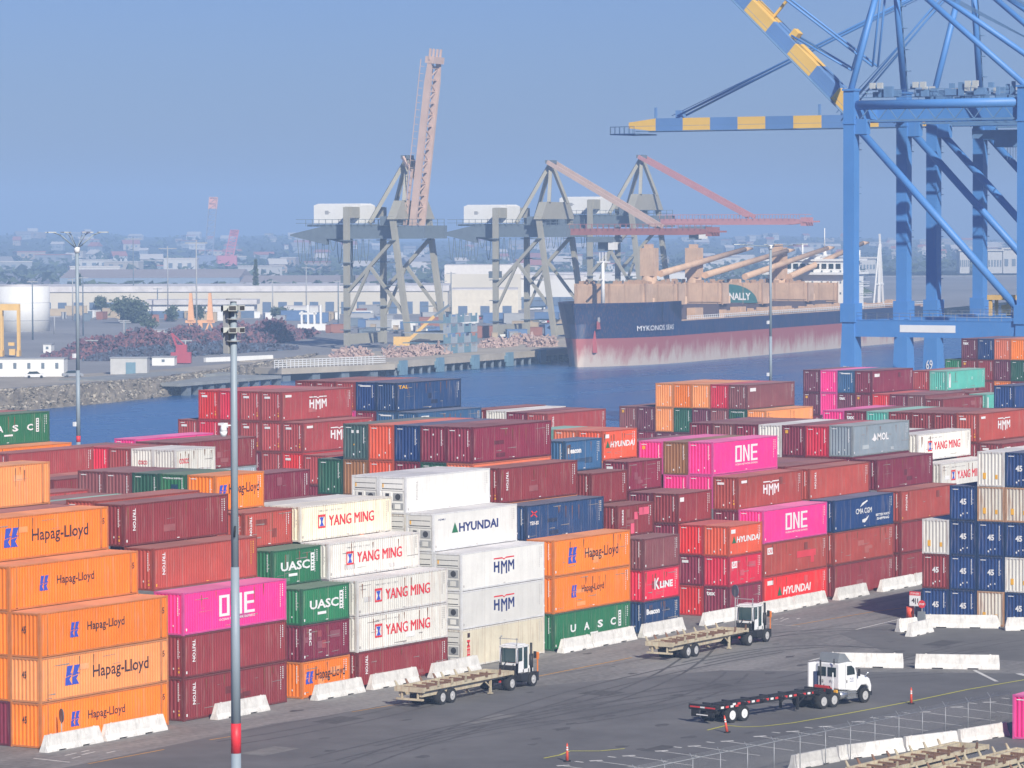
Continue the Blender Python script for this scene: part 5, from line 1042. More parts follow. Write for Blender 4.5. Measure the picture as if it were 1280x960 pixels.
g = MB(); rng = random.Random(8)
for i in range(6500):
    t_ = rng.random(); p = samp(bank, t_); off = rng.uniform(-14, 9.5); q = p+Vector((-_f.x, -_f.y, 0)).normalized()*off; z = .4 if off < 0 else .4-off*.34; s = rng.uniform(.18, .62)
    a = [Vector((rng.uniform(-1, 1), rng.uniform(-1, 1), rng.uniform(-.6, .6))).normalized()*s for _ in range(5)]
    k = g.pts([(q.x+v.x, q.y+v.y, z+v.z) for v in a]); g.face((k, k+1, k+2), i % 2); g.face((k, k+2, k+3), i % 2); g.face((k, k+3, k+4), i % 2); g.face((k+1, k+2, k+4), i % 2); g.face((k, k+1, k+3), i % 2)
tag(g.build('shore_rubble', [mat('rubble_pale', (.42, .38, .31), rough=.95, dirt=.4, scale=.5), ROCK]), 'pale rocks and rubble along the far water edge', 'rubble', kind='stuff')
# sand ground in front of huts
g = MB(); poly(g, [at(x, y, 0) for x, y in ((-60, 499), (70, 489), (210, 476), (330, 457), (345, 449), (200, 462), (90, 468), (-60, 474))], .02); tag(g.build('sandy_verge', mat('sand_verge', (.36, .32, .26), rough=.95, dirt=.35, scale=.06)), kind='structure')

# wharf deck on piles and approach bridge
WH = mat('wharf_concrete', (.42, .37, .29), rough=.9, dirt=.25, scale=.1, streak=.4); PILE = mat('pile_blue_grey', (.14, .17, .20), rough=.9, dirt=.3, scale=.3); FEND = mat('fender_blue', (.15, .26, .33), rough=.7)
e0 = at(483, 455, 0); 
wf = thing('far_wharf', 'long concrete wharf on piles with blue-grey fenders under the old cranes', 'wharf', e0, WA)
WL = 330
mb = MB(); mb.box((0, 0, -.9), (WL, 40, .25)); mb.box((0, -.3, -1.1), (WL, .3, .5)); mb.build('deck', WH, wf)
mb = MB()
for i in range(72): mb.cyl((1.5+i*4.6, .6, -5), (1.5+i*4.6, .6, -.9), .45, 8); mb.cyl((1.5+i*4.6, 5, -5), (1.5+i*4.6, 5, -.9), .45, 8)
mb.box((0, 9, -5.2), (WL, 10, -.9)); mb.build('piles', PILE, wf)
for i in range(9):
    mb = MB(); mb.box((6+i*20.5, -1.0, -2.9), (9.5+i*20.5, -.3, .6)); mb.box((5.3+i*20.5, -.7, -1.8), (10.2+i*20.5, -.3, -.2)); mb.build('fender', FEND, wf)
b0 = at(352, 461, 0); b1 = at(483, 455.5, 0)
db = b1-b0; br = thing('approach_bridge', 'concrete approach bridge with white railing leading to the far wharf', 'bridge', b0, math.atan2(db.y, db.x)); BL = db.length
mb = MB(); mb.box((0, 0, -1.3), (BL+3, 9, .1)); mb.build('deck', WH, br)
mb = MB()
for z in (.55, 1.0, 1.5, 2.0): mb.beam((-2, .3, z), (BL, .3, z), .14, .14)
for i in range(int(BL/1.3)): mb.beam((-2+i*1.3, .3, .1), (-2+i*1.3, .3, 2.0), .14, .14)
mb.build('railing', HOU, br)
for i in range(4):
    mb = MB(); mb.box((1+i*BL/3.6, .6, -5), (3.5+i*BL/3.6, 8, -1.3)); mb.build('pier', PILE, br)
c0_ = at(225, 478, 0); c1_ = at(352, 468, 0); dd = c1_-c0_
jt = thing('low_jetty', 'low grey jetty on stout posts beside the rocky shore', 'jetty', (c0_.x, c0_.y, 0), math.atan2(dd.y, dd.x))
mb = MB(); mb.box((0, 0, -.9), (dd.length, 12, -.2)); mb.box((0, 12, -2.5), (dd.length, 30, .3)); mb.build('deck', mat('jetty_grey', (.27, .28, .27), rough=.9, dirt=.25, scale=.2), jt)
for i in range(9):
    mb = MB(); mb.box((4+i*dd.length/9, .5, -5), (5.6+i*dd.length/9, 2, -.9)); mb.build('post', PILE, jt)
# white kerb line
g = MB(); strip(g, [at(255, 451.5, 0), at(300, 450.5, 0), at(345, 447.5, 0)], 1.4, .3); g2 = MB(); 
mb = MB(); p = at(256, 453, 0); q = at(340, 449.5, 0); mb.beam((p.x, p.y, .6), (q.x, q.y, .6), .8, 1.1); tag(mb.build('low_white_wall', HOU), 'long low white wall on the far bank left of the bridge', 'wall')

def bld(px0, px1, ybase, ytop, dep, lab, wallm, roofm=None, depthlen=30, roof='flat', doors=0, doorm=None, name='warehouse', cat='warehouse', fascia=0, overh=0):
    d = dep; s = FPX/d; z1 = 33.457-(ytop-280)/s; z0 = 0
    a = pxd(px0, d); wd = (px1-px0)/s; rz = math.atan2(rh.y, rh.x)
    t = thing(name, lab, cat, (a.x, a.y, 0), rz)
    mb = MB(); mb.box((0, 0, 0), (wd, depthlen, z1 if roof != 'gable' else z1*.62)); mb.build('wall', wallm, t)
    rm = roofm or wallm
    mb = MB()
    if roof == 'gable':
        zz = z1*.62; mb.prism([(-overh, zz+.05), (depthlen+overh, zz+.05), (depthlen/2, z1)], -overh, wd+overh, 0, 'yz')
    else: mb.box((-overh, -overh, z1+.01), (wd+overh, depthlen, z1+.5+fascia))
    mb.build('roof', rm, t)
    for i in range(doors):
        x = wd*(i+.5)/doors; mb = MB(); mb.box((x-1.6, -.12, 0.1), (x+1.6, -.02, min(4.6, z1*.55))); mb.build('door', doorm or GCD, t)
    return t
CREAM = mat('wall_cream', (.60, .56, .47), rough=.8, dirt=.08, scale=.05); PALE = mat('wall_pale', (.66, .65, .62), rough=.8, dirt=.08, scale=.05); ROOFW = mat('roof_white', (.74, .73, .70), rough=.7, dirt=.06, scale=.02); ROOFG = mat('roof_grey_brown', (.36, .31, .29), rough=.8, dirt=.08, scale=.02)
DKB = mat('door_dark_blue', (.10, .15, .24))  # dark blue of the loading doors
bld(-30, 560, 393, 364, 1420, 'very long cream warehouse with white roof edge and many dark loading doors', CREAM, ROOFW, 60, 'flat', 30, DKB, fascia=1.6, overh=.5)
bld(185, 318, 391, 380, 1360, 'white flat canopy building before the long warehouse', PALE, ROOFW, 16, 'flat', 12, DKB, 'shed', 'shed', 1.2, 1)
bld(355, 398, 393, 384, 1352, 'small white building before the long warehouse by the first old crane', PALE, ROOFW, 12, name='office_building', cat='building')
bld(75, 300, 372, 337, 1950, 'huge grey-brown roofed shed beyond the long warehouse', mat('wall_blue_grey', (.22, .28, .36)), ROOFG, 90, 'gable')
bld(300, 470, 370, 345, 1900, 'second huge low grey shed beyond the long warehouse', mat('wall_grey', (.30, .30, .32)), ROOFG, 70, 'gable')
bld(565, 648, 385, 363, 1340, 'cream block building with dark posts behind parked cars', mat('wall_warm_cream', (.70, .64, .52)), ROOFW, 26, 'flat', 3, DKB, 'storage_building', 'building')
bld(556, 652, 372, 343, 1480, 'big pale sloping-roofed hall behind the cream block building', CREAM, mat('roof_warm_white', (.70, .67, .63)), 40, 'flat', 0, None, 'hall', 'hall', 3)
bld(648, 735, 372, 350, 1500, 'long white-striped depot behind the second old crane', PALE, ROOFW, 30, 'flat', 10, DKB, 'depot', 'depot', 1.2)
bld(640, 870, 362, 343, 1900, 'long low white depot beyond the ship bow', PALE, ROOFW, 40, 'flat', 14, DKB, 'depot', 'depot')
# hut, trailer office, tank
WHW = mat('hut_white', (.76, .76, .73), rough=.7, dirt=.08, scale=.2)
def hut(px0, px1, ybase, ytop, lab, name, cat, wins=0, mm=WHW, depthlen=7, doorx=None):
    p = at(px0, ybase, 0); dep = (p-Vector(CAM)).dot(fh); s = FPX/dep; wd = (px1-px0)/s; h = (ybase-ytop)/s
    t = thing(name, lab, cat, (p.x, p.y, 0), math.atan2(rh.y, rh.x)); mb = MB(); mb.box((0, 0, 0), (wd, depthlen, h)); mb.build('wall', mm, t)
    mb = MB(); mb.box((-.15, -.15, h+.01), (wd+.15, depthlen+.15, h+.2)); mb.build('roof', GREYP, t)
    for i in range(wins):
        x = wd*(i+.5)/wins; mb = MB(); mb.box((x-.35, -.06, h*.45), (x+.35, -.01, h*.78)); mb.build('window', GCD, t)
    if doorx is not None:
        mb = MB(); mb.box((wd*doorx, -.08, .1), (wd*doorx+2.2, -.01, h*.75)); mb.build('door', FEND, t)
    return t
hut(-25, 80, 471, 449, 'long white cabin by the rocky shore with a white car parked outside', 'site_cabin', 'cabin', 6)
hut(138, 184, 468, 448, 'small grey-white hut with a blue round-topped door', 'hut', 'hut', 0, mat('hut_grey', (.50, .50, .49)), 6, .42)
hut(190, 218, 457, 447, 'little white hut with one dark window beside a red machine', 'hut', 'hut', 1)
hut(54, 64, 441, 431, 'tiny white booth before the purple scrap heap', 'booth', 'booth', 1)
hut(158, 173, 447, 439, 'blue and white billboard panel on the far bank', 'billboard', 'sign', 0, mat('board_blue', (.25, .36, .55)), .4)
hut(175, 206, 424, 413, 'pale tall container-like shed beyond the scrap heap', 'shed', 'shed', 0, mat('shed_pale', (.45, .47, .47)), 12)
pt = at(22, 415, 0); dpt = (pt-Vector(CAM)).dot(fh); st = FPX/dpt
tk = thing('storage_tank', 'large white cylindrical storage tank with ladder line', 'tank', rel(-(640-22)/st, dpt+9)); mb = MB(); rT = 36/st; mb.cyl((0, 0, 0), (0, 0, 14.2), rT, 48); mb.build('shell', HOU, tk); mb = MB(); mb.cyl((0, 0, 14.2), (0, 0, 14.9), rT*.99, 48, 0, .5); mb.build('roof', ROOFW, tk)
mb = MB(); mb.cyl((0, 0, 3.4), (0, 0, 3.6), rT+.03, 48); mb.cyl((0, 0, 9.0), (0, 0, 9.1), rT+.03, 48); mb.build('band', GREYP, tk)
# yellow rubber-tyred gantry, orange twin tower machine
YLW = mat('yard_crane_yellow', (.72, .46, .14), rough=.6)
def gantry(px0, px1, ybase, ytop, lab, mm):
    p = at(px0, ybase, 0); dep = (p-Vector(CAM)).dot(fh); s = FPX/dep; wd = (px1-px0)/s; h = (ybase-ytop)/s; t = thing('yard_gantry', lab, 'crane', (p.x, p.y, 0), math.atan2(rh.y, rh.x)); q = wd*.07
    for x in (0, wd):
        for y in (0, wd*.5): mb = MB(); mb.box((x-q, y-q, .5), (x+q, y+q, h)); mb.build('leg', mm, t)
        mb = MB(); mb.box((x-q*1.2, -1, .3), (x+q*1.2, wd*.5+1, 1.8)); mb.build('sill_beam', mm, t)
    for y in (0, wd*.5): mb = MB(); mb.box((-q, y-q, h), (wd+q, y+q, h+1.6)); mb.build('top_beam', mm, t)
    mb = MB(); mb.box((wd*.4, 0, h*.25), (wd*.75, wd*.3, h*.32)); mb.box((wd*.45, 0, h*.05), (wd*.8, wd*.3, h*.18)); mb.build('spreader', mm, t)
    return t
gantry(2, 23, 447, 388, 'yellow yard gantry standing before the white tank', YLW)
ORP = mat('loader_orange', (.80, .42, .20), rough=.7)
p = at(238, 414, 0); dep = (p-Vector(CAM)).dot(fh); s_ = FPX/dep
t = thing('cargo_hopper', 'pair of orange upright towers on a splayed base beyond the scrap heap', 'hopper', (p.x, p.y, 0), math.atan2(rh.y, rh.x))
for x in (0, 24/s_):
    mb = MB(); mb.hexa([(x-.9, 0, 3), (x+1.2, 0, 3), (x+1.2, 2, 3), (x-.9, 2, 3), (x-.3, 0, 12), (x+.5, 0, 12), (x+.5, 2, 12), (x-.3, 2, 12)]); mb.build('tower', ORP, t)
    for sx in (-1.2, 1.3): mb = MB(); mb.beam((x, .5, 3.2), (x+sx, .5, 0), .5, .5); mb.build('leg', ORP, t)
mb = MB(); mb.box((-1.6, 0, 2.6), (24/s_+1.6, 2, 3.4)); mb.box((10/s_, 0, 1.0), (15/s_, 2, 2.6)); mb.build('base_frame', ORP, t)

# scrap heap, concrete rubble heaps
def heap(path, wd, hgt, mats, name, lab, cat, n, s0, s1, seed):
    rng = random.Random(seed); g = MB()
    for i in range(n):
        t_ = rng.random(); p = samp(path, t_); e = min(1, 4*min(t_+.05, 1.05-t_)); u = rng.uniform(-1, 1); q = p+fh*(u*wd) + rh*rng.uniform(-3, 3)
        z = hgt*e*(1-u*u)*(.55+.45*math.sin(t_*37+seed)*.5+.2)*rng.uniform(.55, 1.05); s = rng.uniform(s0, s1); k = rng.randrange(len(mats))
        a = Vector((rng.uniform(-1, 1), rng.uniform(-1, 1), rng.uniform(-.5, 1))).normalized()
        if z < .2: z = .2
        g.beam(Vector((q.x, q.y, z))-a*s, Vector((q.x, q.y, z))+a*s, s*rng.uniform(.3, .9), s*rng.uniform(.3, .9), k)
    return tag(g.build(name, mats), lab, cat, kind='stuff')
SC1 = mat('scrap_purple', (.17, .085, .115), rough=.8, dirt=.3); SC2 = mat('scrap_dark', (.07, .07, .10), rough=.8); SC3 = mat('scrap_rust', (.24, .11, .12), rough=.8); SC4 = mat('scrap_blue', (.09, .12, .18), rough=.8)
heap([at(x, y, 0) for x, y in ((70, 447), (130, 444), (190, 441), (240, 436), (300, 431), (350, 426), (384, 419))], 20, 6.5, [SC1, SC1, SC3, SC2], 'scrap_heap', 'long purple-brown heap of scrap metal on the far bank', 'scrap heap', 11000, .3, .85, 3)
heap([at(x, y, 0) for x, y in ((120, 450), (180, 449), (250, 443), (360, 436))], 9, 3.0, [SC2, SC4, SC2], 'scrap_heap', 'dark blue scrap band in front of the purple heap', 'scrap heap', 4500, .3, .8, 5)
CO1 = mat('rubble_pink', (.50, .37, .32), rough=.9, dirt=.2); CO2 = mat('rubble_rose', (.40, .28, .25), rough=.9)
for i, (x0, y0, x1, y1, h) in enumerate(((428, 446, 452, 444, 4.0), (488, 446, 518, 444, 5), (520, 444, 552, 442, 5.5), (610, 434, 634, 432, 4.5), (645, 430, 662, 429, 4.8), (672, 433, 684, 432, 5))):
    heap([at(x0, y0, .3), at(x1, y1, .3)], 4.5, h*.62, [CO1, CO2, CO1], 'rubble_heap', ['pink rubble heap at the bridge end of the wharf', 'pink rubble heap under the legs of the upright-boom crane', 'pink rubble heap before the blue-grey stacked frames', 'pink rubble heap under the second old crane', 'pink rubble heap past the second old crane', 'pink rubble heap nearest the ship bow'][i], 'rubble heap', 420, .3, .8, 20+i)
# stacked frames on wharf
p = at(556, 444, 0); t = thing('stacked_frames', 'blue-grey stack of steel frames on the wharf between two old cranes', 'rack', (p.x, p.y, 0), WA)
for k in range(4):
    for j in range(5):
        mb = MB(); mb.box((j*4, 0, .3+k*2.6), (j*4+3.6, 12, .5+k*2.6)); mb.box((j*4, 0, .5+k*2.6), (j*4+.4, .4, 2.6+k*2.6)); mb.box((j*4+3.2, 0, .5+k*2.6), (j*4+3.6, .4, 2.6+k*2.6)); mb.box((j*4+.4, .1, .5+k*2.6), (j*4+3.2, .3, 1.9+k*2.6)); mb.build('frame', FEND if (j+k) % 2 else mat('frame_pale', (.33, .38, .43)), t)
# excavator boom (yellow) by crane 1
p = at(505, 438, 0); t = thing('excavator', 'yellow crawler excavator with long raised arm among the crane legs', 'excavator', (p.x, p.y, 0), math.atan2(rh.y, rh.x))
mb = MB(); mb.box((-3, 0, 0), (3, 3, 1.2)); mb.build('track', GCD, t); mb = MB(); mb.box((-2.8, .2, 1.2), (1.5, 3, 3.6)); mb.build('cab', YLW, t); mb = MB(); mb.beam((1, 1.5, 2.5), (8, 1.5, 9), .6, .8); mb.build('arm', YLW, t); mb = MB(); mb.beam((8, 1.5, 9), (12, 1.5, 12), .6, .6); mb.build('stick', GCD, t)
# red machine on bank
p = at(226, 455, 0); t = thing('crawler_machine', 'small red machine with pointed mast on the far bank', 'machine', (p.x, p.y, 0), math.atan2(rh.y, rh.x)); RM = mat('machine_red', (.40, .06, .09))
mb = MB(); mb.box((-2.4, 0, .2), (2.4, 3, 2.8)); mb.box((-1.2, .2, 2.8), (1.4, 2.6, 4.6)); mb.build('body', RM, t); mb = MB(); mb.beam((-1, 1, 4), (-2.2, 1, 7.4), .5, .5); mb.beam((1.4, 1, 4), (-2.2, 1, 7.4), .3, .3); mb.build('mast', RM, t)
# white boat tower
p = at(372, 413, 0); t = thing('work_boat', 'white work barge with deck tower moored beyond the scrap heap', 'barge', (p.x, p.y, 0), math.atan2(rh.y, rh.x))
mb = MB(); mb.box((0, 0, 0), (9, 6, 2)); mb.build('hull', HOU, t); mb = MB()
for k in range(4): mb.box((1+k*2, 0, 2), (1.6+k*2, 3, 6+(k % 2)*2))
mb.box((.5, 0, 5), (6, 3, 5.6)); mb.build('deckhouse', HOU, t)

# ------------------------------------------------------------------ far small things: cars, poles, trees, houses
CARC = [mat('car_white', (.72, .73, .74), rough=.3), mat('car_grey', (.28, .30, .33), rough=.3), mat('car_dark', (.05, .06, .08), rough=.3), mat('car_red', (.35, .04, .04), rough=.3)]
def car(loc, rz, cm, lab, group=None, first={}):
    if 'b' not in first:
        mb = MB(); mb.prism([(0, .3), (0, .85), (.35, .95), (4.1, .95), (4.5, .7), (4.5, .3)], 0, 1.8); first['b'] = mb.mesh('car_body', [CARC[0]])
        mb = MB(); mb.prism([(.5, .95), (1.0, 1.45), (2.7, 1.5), (3.4, .95)], .12, 1.68); first['c'] = mb.mesh('car_cabin', [GLASS])
        mb = MB()
        for x in (.9, 3.6):
            for y in (0, 1.6): mb.cyl((x, y, .33), (x, y+.2, .33), .33, 12)
        first['w'] = mb.mesh('car_wheels', [TYRE])
    o = link('parked_car', first['b'], None, loc, rz); setm(o, [cm]); tag(o, lab, 'car', group); link('cabin', first['c'], o); link('wheels', first['w'], o); return o
rzr = math.atan2(rh.y, rh.x)
car(at(31, 473, 0), rzr+.12, CARC[0], 'white car parked outside the long white cabin')
car(at(79, 472, 0), rzr+.3, CARC[1], 'grey car parked at the end of the long white cabin')
car(at(118, 430, 0), rzr, CARC[0], 'white car between the scrap heap and brown wall')
rng = random.Random(5)
for (x0, y0, x1, y1, n, c) in ((545, 389, 617, 388, 34, 0), (660, 388, 705, 386, 20, 0), (625, 402, 660, 400, 14, 0), (668, 405, 702, 403, 14, 0), (92, 392, 150, 390, 22, 0), (380, 387, 470, 391, 24, None), (560, 394, 610, 400, 18, 2), (60, 386, 150, 383, 18, None)):
    for i in range(n):
        f = (i+.5)/n; p = at(x0+(x1-x0)*f+rng.uniform(-.6, .6), y0+(y1-y0)*f+rng.uniform(-.5, .5), 0)
        cm = CARC[c if c is not None and rng.random() < .8 else rng.randrange(4)]
        car((p.x, p.y, 0), rzr+PI/2+rng.uniform(-.05, .05), cm, 'small car standing in the distant parking rows', 'cars in the distant parking rows')
for i, (x, yb, yt) in enumerate(((167, 392, 296), (210, 400, 308), (246, 425, 300), (41, 425, 350), (91, 400, 348), (131, 385, 366), (197, 398, 360), (341, 400, 350), (383, 395, 333), (564, 400, 340), (586, 386, 330), (553, 402, 350), (157, 430, 402), (115, 446, 425), (155, 428, 400), (423, 470-60, 350), (232, 452, 425), (68, 418, 395), (104, 420, 345))):
    p = at(x, yb, 0); dep = (p-Vector(CAM)).dot(fh); h = (yb-yt)*dep/FPX
    t = thing('utility_pole', 'distant %s pole %s' % ('tall thin lamp' if yb-yt > 80 else 'short utility', ['left of the smaller white light mast', 'before the huge brown roof', 'just left of the near light mast', 'before the white tank', 'at the tank edge', 'beside the cream wall', 'before the round tree', 'right of the near light mast', 'left of the first old crane', 'near the cream block building', 'before the pale sloping roof', 'beside the upright crane leg', 'on the purple heap', 'at the scrap heap edge', 'behind the small grey hut', 'between the old crane legs', 'beside the red machine', 'right of the white tank', 'behind the curved-arm light mast'][i]), 'pole', (p.x, p.y, 0))
    mb = MB(); mb.cyl((0, 0, 0), (0, 0, h), .28, 6, 0, .18); mb.build('pole', GREYP if i % 3 else GCD, t)
    mb = MB(); mb.beam(Vector((0, 0, h*.97))-rh*(3.2 if yb-yt > 80 else 1.6), Vector((0, 0, h*.97))+rh*(3.2 if yb-yt > 80 else 1.6), .3, .3); mb.build('crossarm', GREYP, t)
LEAF = [mat('leaf_dark', (.05, .075, .045), rough=.8), mat('leaf_mid', (.08, .11, .055), rough=.8)]; BARK = mat('bark', (.12, .09, .07), rough=.9)
def tree(px, yb, yt, wpx, lab, n=500, seed=0, palm=False, pine=False):
    p = at(px, yb, 0); dep = (p-Vector(CAM)).dot(fh); s = FPX/dep; h = (yb-yt)/s; r = wpx/s/2; rng = random.Random(seed)
    t = thing('palm_tree' if palm else 'tree', lab, 'tree', (p.x, p.y, 0), 0, None)
    mb = MB(); th = h*(.8 if palm else .45); mb.cyl((0, 0, 0), (0, 0, th), max(.25, h*.02), 8, 0, max(.12, h*.01))
    for k in range(4): a = rng.uniform(0, 6.28); mb.cyl((0, 0, th*.8), (math.cos(a)*r*.5, math.sin(a)*r*.5, h*.65), .15, 5)
    mb.build('trunk', BARK, t); mb = MB()
    cl = [Vector((rng.uniform(-1, 1)*r*.75, rng.uniform(-1, 1)*r*.75, h*rng.uniform(.35, .85))) for _ in range(14)]
    for i in range(n):
        if pine: z = rng.random(); q = Vector((0, 0, h*(.2+.8*z))) + Vector((rng.uniform(-1, 1), rng.uniform(-1, 1), 0))*r*(1.05-z)
        elif palm: q = Vector((0, 0, h*.85)); a = rng.uniform(0, 6.28); l = rng.random(); q += Vector((math.cos(a)*r*l, math.sin(a)*r*l, h*.15*(l-1.5*l*l)))
        else: c = rng.choice(cl); q = c+Vector((rng.gauss(0, 1), rng.gauss(0, 1), rng.gauss(0, .8)))*r*.30
        if q.z < .3: q.z = .3
        s_ = rng.uniform(.35, .9); a = Vector((rng.uniform(-1, 1), rng.uniform(-1, 1), rng.uniform(-1, 1))).normalized()*s_; b = a.cross(Vector((rng.uniform(-1, 1), rng.uniform(-1, 1), .3))).normalized()*s_
        k = mb.pts([q-a, q+b, q+a*.8]); mb.face((k, k+1, k+2), rng.randrange(2))
    mb.build('crown', LEAF, t)
tree(162, 404, 376, 36, 'large round dark tree left of the white canopy building', 4200, 1)
tree(126, 394, 371, 15, 'broad dark tree beside the round one before the cream wall', 800, 2)
tree(186, 412, 397, 16, 'low dark tree at the right foot of the round one', 500, 3)
tree(320, 392, 325, 9, 'tall slim pine behind the near light mast', 700, 4, pine=True)
tree(352, 400, 386, 22, 'low bushy tree before the long warehouse right of the mast', 600, 6)
tree(100, 392, 343, 7, 'tall slim dark tree behind the curved-arm light mast', 400, 7, pine=True)
tree(250, 405, 380, 16, 'bushy tree between the orange towers', 400, 9); tree(290, 404, 382, 18, 'bushy tree right of the orange towers', 450, 10); tree(215, 402, 382, 16, 'bushy tree under the white canopy roof', 400, 11)
# small yard clutter: sheds, crates and parked trucks beyond the far bank
rng = random.Random(91); YC = [HOU, GREYP, mat('crate_blue', (.10, .18, .34)), mat('crate_tan', (.45, .36, .24)), mat('crate_rust', (.30, .12, .08)), GCD]; ycm = {}
for i in range(150):
    x0 = rng.choice((rng.uniform(60, 240), rng.uniform(240, 470), rng.uniform(440, 690))); y0 = rng.uniform(386, 428) if x0 > 400 or x0 < 0 else rng.uniform(386, 404)
    p = at(x0, y0, 0); wd_, dp_, ht_ = rng.choice(((2.4, 6, 2.6), (3, 4, 2.2), (6, 2.4, 2.6), (1.6, 1.6, 2.4), (8, 3, 3.4)))
    if (wd_, dp_) not in ycm:
        mb = MB(); mb.box((0, 0, .25), (wd_, dp_, ht_)); mb.box((-.08, -.08, ht_+.01), (wd_+.08, dp_+.08, ht_+.15)); mb.box((wd_*.1, .1, 0), (wd_*.9, dp_-.1, .25)); ycm[(wd_, dp_)] = mb.mesh('yard_crate', [HOU])
    o = link('yard_crate', ycm[(wd_, dp_)], None, (p.x, p.y, 0), rzr+rng.uniform(-.3, .3)); setm(o, [YC[rng.randrange(6)]]); tag(o, 'small crate or cabin scattered over the distant yard', 'crate', 'crates and cabins scattered over the distant yard')
# hills and city
HILL = mat('hill_scrub', (.075, .095, .075), rough=.95, dirt=.3, scale=.004)
def hz(lat, dep):
    u = lat/dep*FPX+640; e = max(0, min(1, (dep-2600)/2600))
    base = 26+10*math.sin(u*.006+1.0)+6*math.sin(u*.021)+3*math.sin(u*.06)
    if u > 760: base *= max(.25, 1-(u-760)/700)
    return e*e*(3-2*e)*base*.48+(.2*math.sin(lat*.01)+.2)*e
g = MB(); nx, ny = 90, 26; idx = []
for j in range(ny):
    dep = 2500+(j/(ny-1))*3600
    for i in range(nx):
        px = -260+i*(1900/(nx-1)); lat = (px-640)/FPX*dep; p = rel(lat, dep, hz(lat, dep)-(1.0 if j == 0 else 0)); g.v.append(tuple(p))
for j in range(ny-1):
    for i in range(nx-1): a = j*nx+i; g.face((a, a+1, a+nx+1, a+nx), 0, True)
tag(g.build('distant_hills', HILL), kind='structure')
HM = [mat('house_cream', (.46, .42, .36)), mat('house_white', (.55, .54, .51)), mat('house_tan', (.36, .30, .25)), mat('house_grey', (.28, .30, .32))]; RMs = [mat('tile_red', (.42, .17, .13)), mat('tile_grey', (.28, .28, .29)), mat('tile_pale', (.60, .57, .52))]
rng = random.Random(12); hm_cache = {}
def house(lat, dep, wd, dp, h, gable, wm, rm, lab, group, zoff=0):
    z = hz(lat, dep)+zoff; p = rel(lat, dep, z-1.5); t = thing('house', lab, 'house', p, rzr+rng.uniform(-.5, .5), group)
    key = (round(wd), round(dp), round(h), gable)
    if key not in hm_cache:
        mb = MB(); mb.box((0, 0, 0), (wd, dp, h+1.5)); a = mb.mesh('house_wall', [HM[0]]); mb = MB()
        if gable: mb.prism([(-.6, h+1.52), (dp+.6, h+1.52), (dp/2, h+1.5+dp*.25)], -.5, wd+.5, 0, 'yz')
        else: mb.box((-.3, -.3, h+1.52), (wd+.3, dp+.3, h+2.1))
        b = mb.mesh('house_roof', [RMs[0]]); mb = MB()
        for i in range(3): mb.box((wd*(.15+i*.28), -.08, h*.45+1.5), (wd*(.15+i*.28)+wd*.12, -.01, h*.75+1.5))
        hm_cache[key] = (a, b, mb.mesh('house_window', [GCD]))
    a, b, c = hm_cache[key]; o = link('wall', a, t); setm(o, [wm]); o = link('roof', b, t); setm(o, [rm]); link('windows', c, t)
for i in range(190):
    px = rng.uniform(-10, 1290); dep = rng.uniform(2500, 5000) if px < 1070 else rng.uniform(3000, 4800); lat = (px-640)/FPX*dep; big = rng.random() < .08
    house(lat, dep, rng.choice((8, 12, 17)) if not big else rng.choice((26, 34)), rng.choice((10, 16)), rng.choice((4, 6)) if not big else 7, rng.random() < .6 and not big, rng.choice(HM), rng.choice(RMs), 'small hazy house on the distant hillside beyond the port', 'hazy houses on the distant hillside')
for px, dep, wd, h, lab in ((88, 2300, 30, 8, 'pale block with stepped top behind the curved-arm mast'), (205, 2500, 22, 11, 'long pale building on stilts above the grey shed'), (298, 2400, 24, 7, 'pale terrace between two distant poles'), (590, 2300, 24, 7, 'pale hall on the hillside left of the second old crane'), (640, 2300, 9, 9, 'white tower block between the old cranes')):
    lat = (px-640)/FPX*dep; house(lat, dep, wd, 14, h, False, HM[1], RMs[2], lab, None)
g = MB(); rng = random.Random(31)
for i in range(9000):
    px = rng.uniform(-60, 1330); dep = rng.choice((rng.uniform(1560, 1850), rng.uniform(2050, 5000), rng.uniform(2050, 3400)))
    if px > 1080 and dep < 2500: continue
    lat = (px-640)/FPX*dep; z = hz(lat, dep)+rng.uniform(0, 5); p = rel(lat, dep, z); s = rng.uniform(2, 5.5)
    k = g.pts([p+Vector((rng.uniform(-s, s), rng.uniform(-s, s), rng.uniform(-s, s)*.6)) for _ in range(4)]); g.face((k, k+1, k+2), i % 2); g.face((k, k+2, k+3), i % 2); g.face((k, k+1, k+3), i % 2)
tag(g.build('distant_treeline', LEAF), 'hazy dark trees scattered through the distant town', 'trees', kind='stuff')
# distant cranes left
def far_tower(px, yb, yt, lab, mm, mm2, lean=0, dep=3000):
    s = FPX/dep; h1 = 33.457-(yt-280)/s; p = pxd(px, dep); t = thing('distant_crane', lab, 'crane', p, rzr); mb = MB(); w0 = 6.0; n = 12
    for k in range(n):
        z0, z1 = h1*k/n, h1*(k+1)/n; o0, o1 = lean*z0, lean*z1
        for sx in (-1, 1):
            mb.beam((o0+sx*w0/2, 0, z0), (o1+sx*w0/2, 0, z1), .7, .7, 0 if k < n*.78 else 1); mb.beam((o0+sx*w0/2, 4, z0), (o1+sx*w0/2, 4, z1), .7, .7, 0 if k < n*.78 else 1)
        mb.beam((o0-w0/2, 0, z0), (o1+w0/2, 0, z1), .45, .45, 0 if k < n*.78 else 1); mb.beam((o0-w0/2, 0, z1), (o1+w0/2, 0, z1), .45, .45, 0 if k < n*.78 else 1)
        if k >= n*.78: mb.box((o0-w0/2, 1, z0), (o0+w0/2+.2, 3, z1), 1)
    mb.build('tower', [mm, mm2], t); mb = MB(); mb.box((-8, -2, 0), (8, 6, 9)); mb.build('base', mm, t)
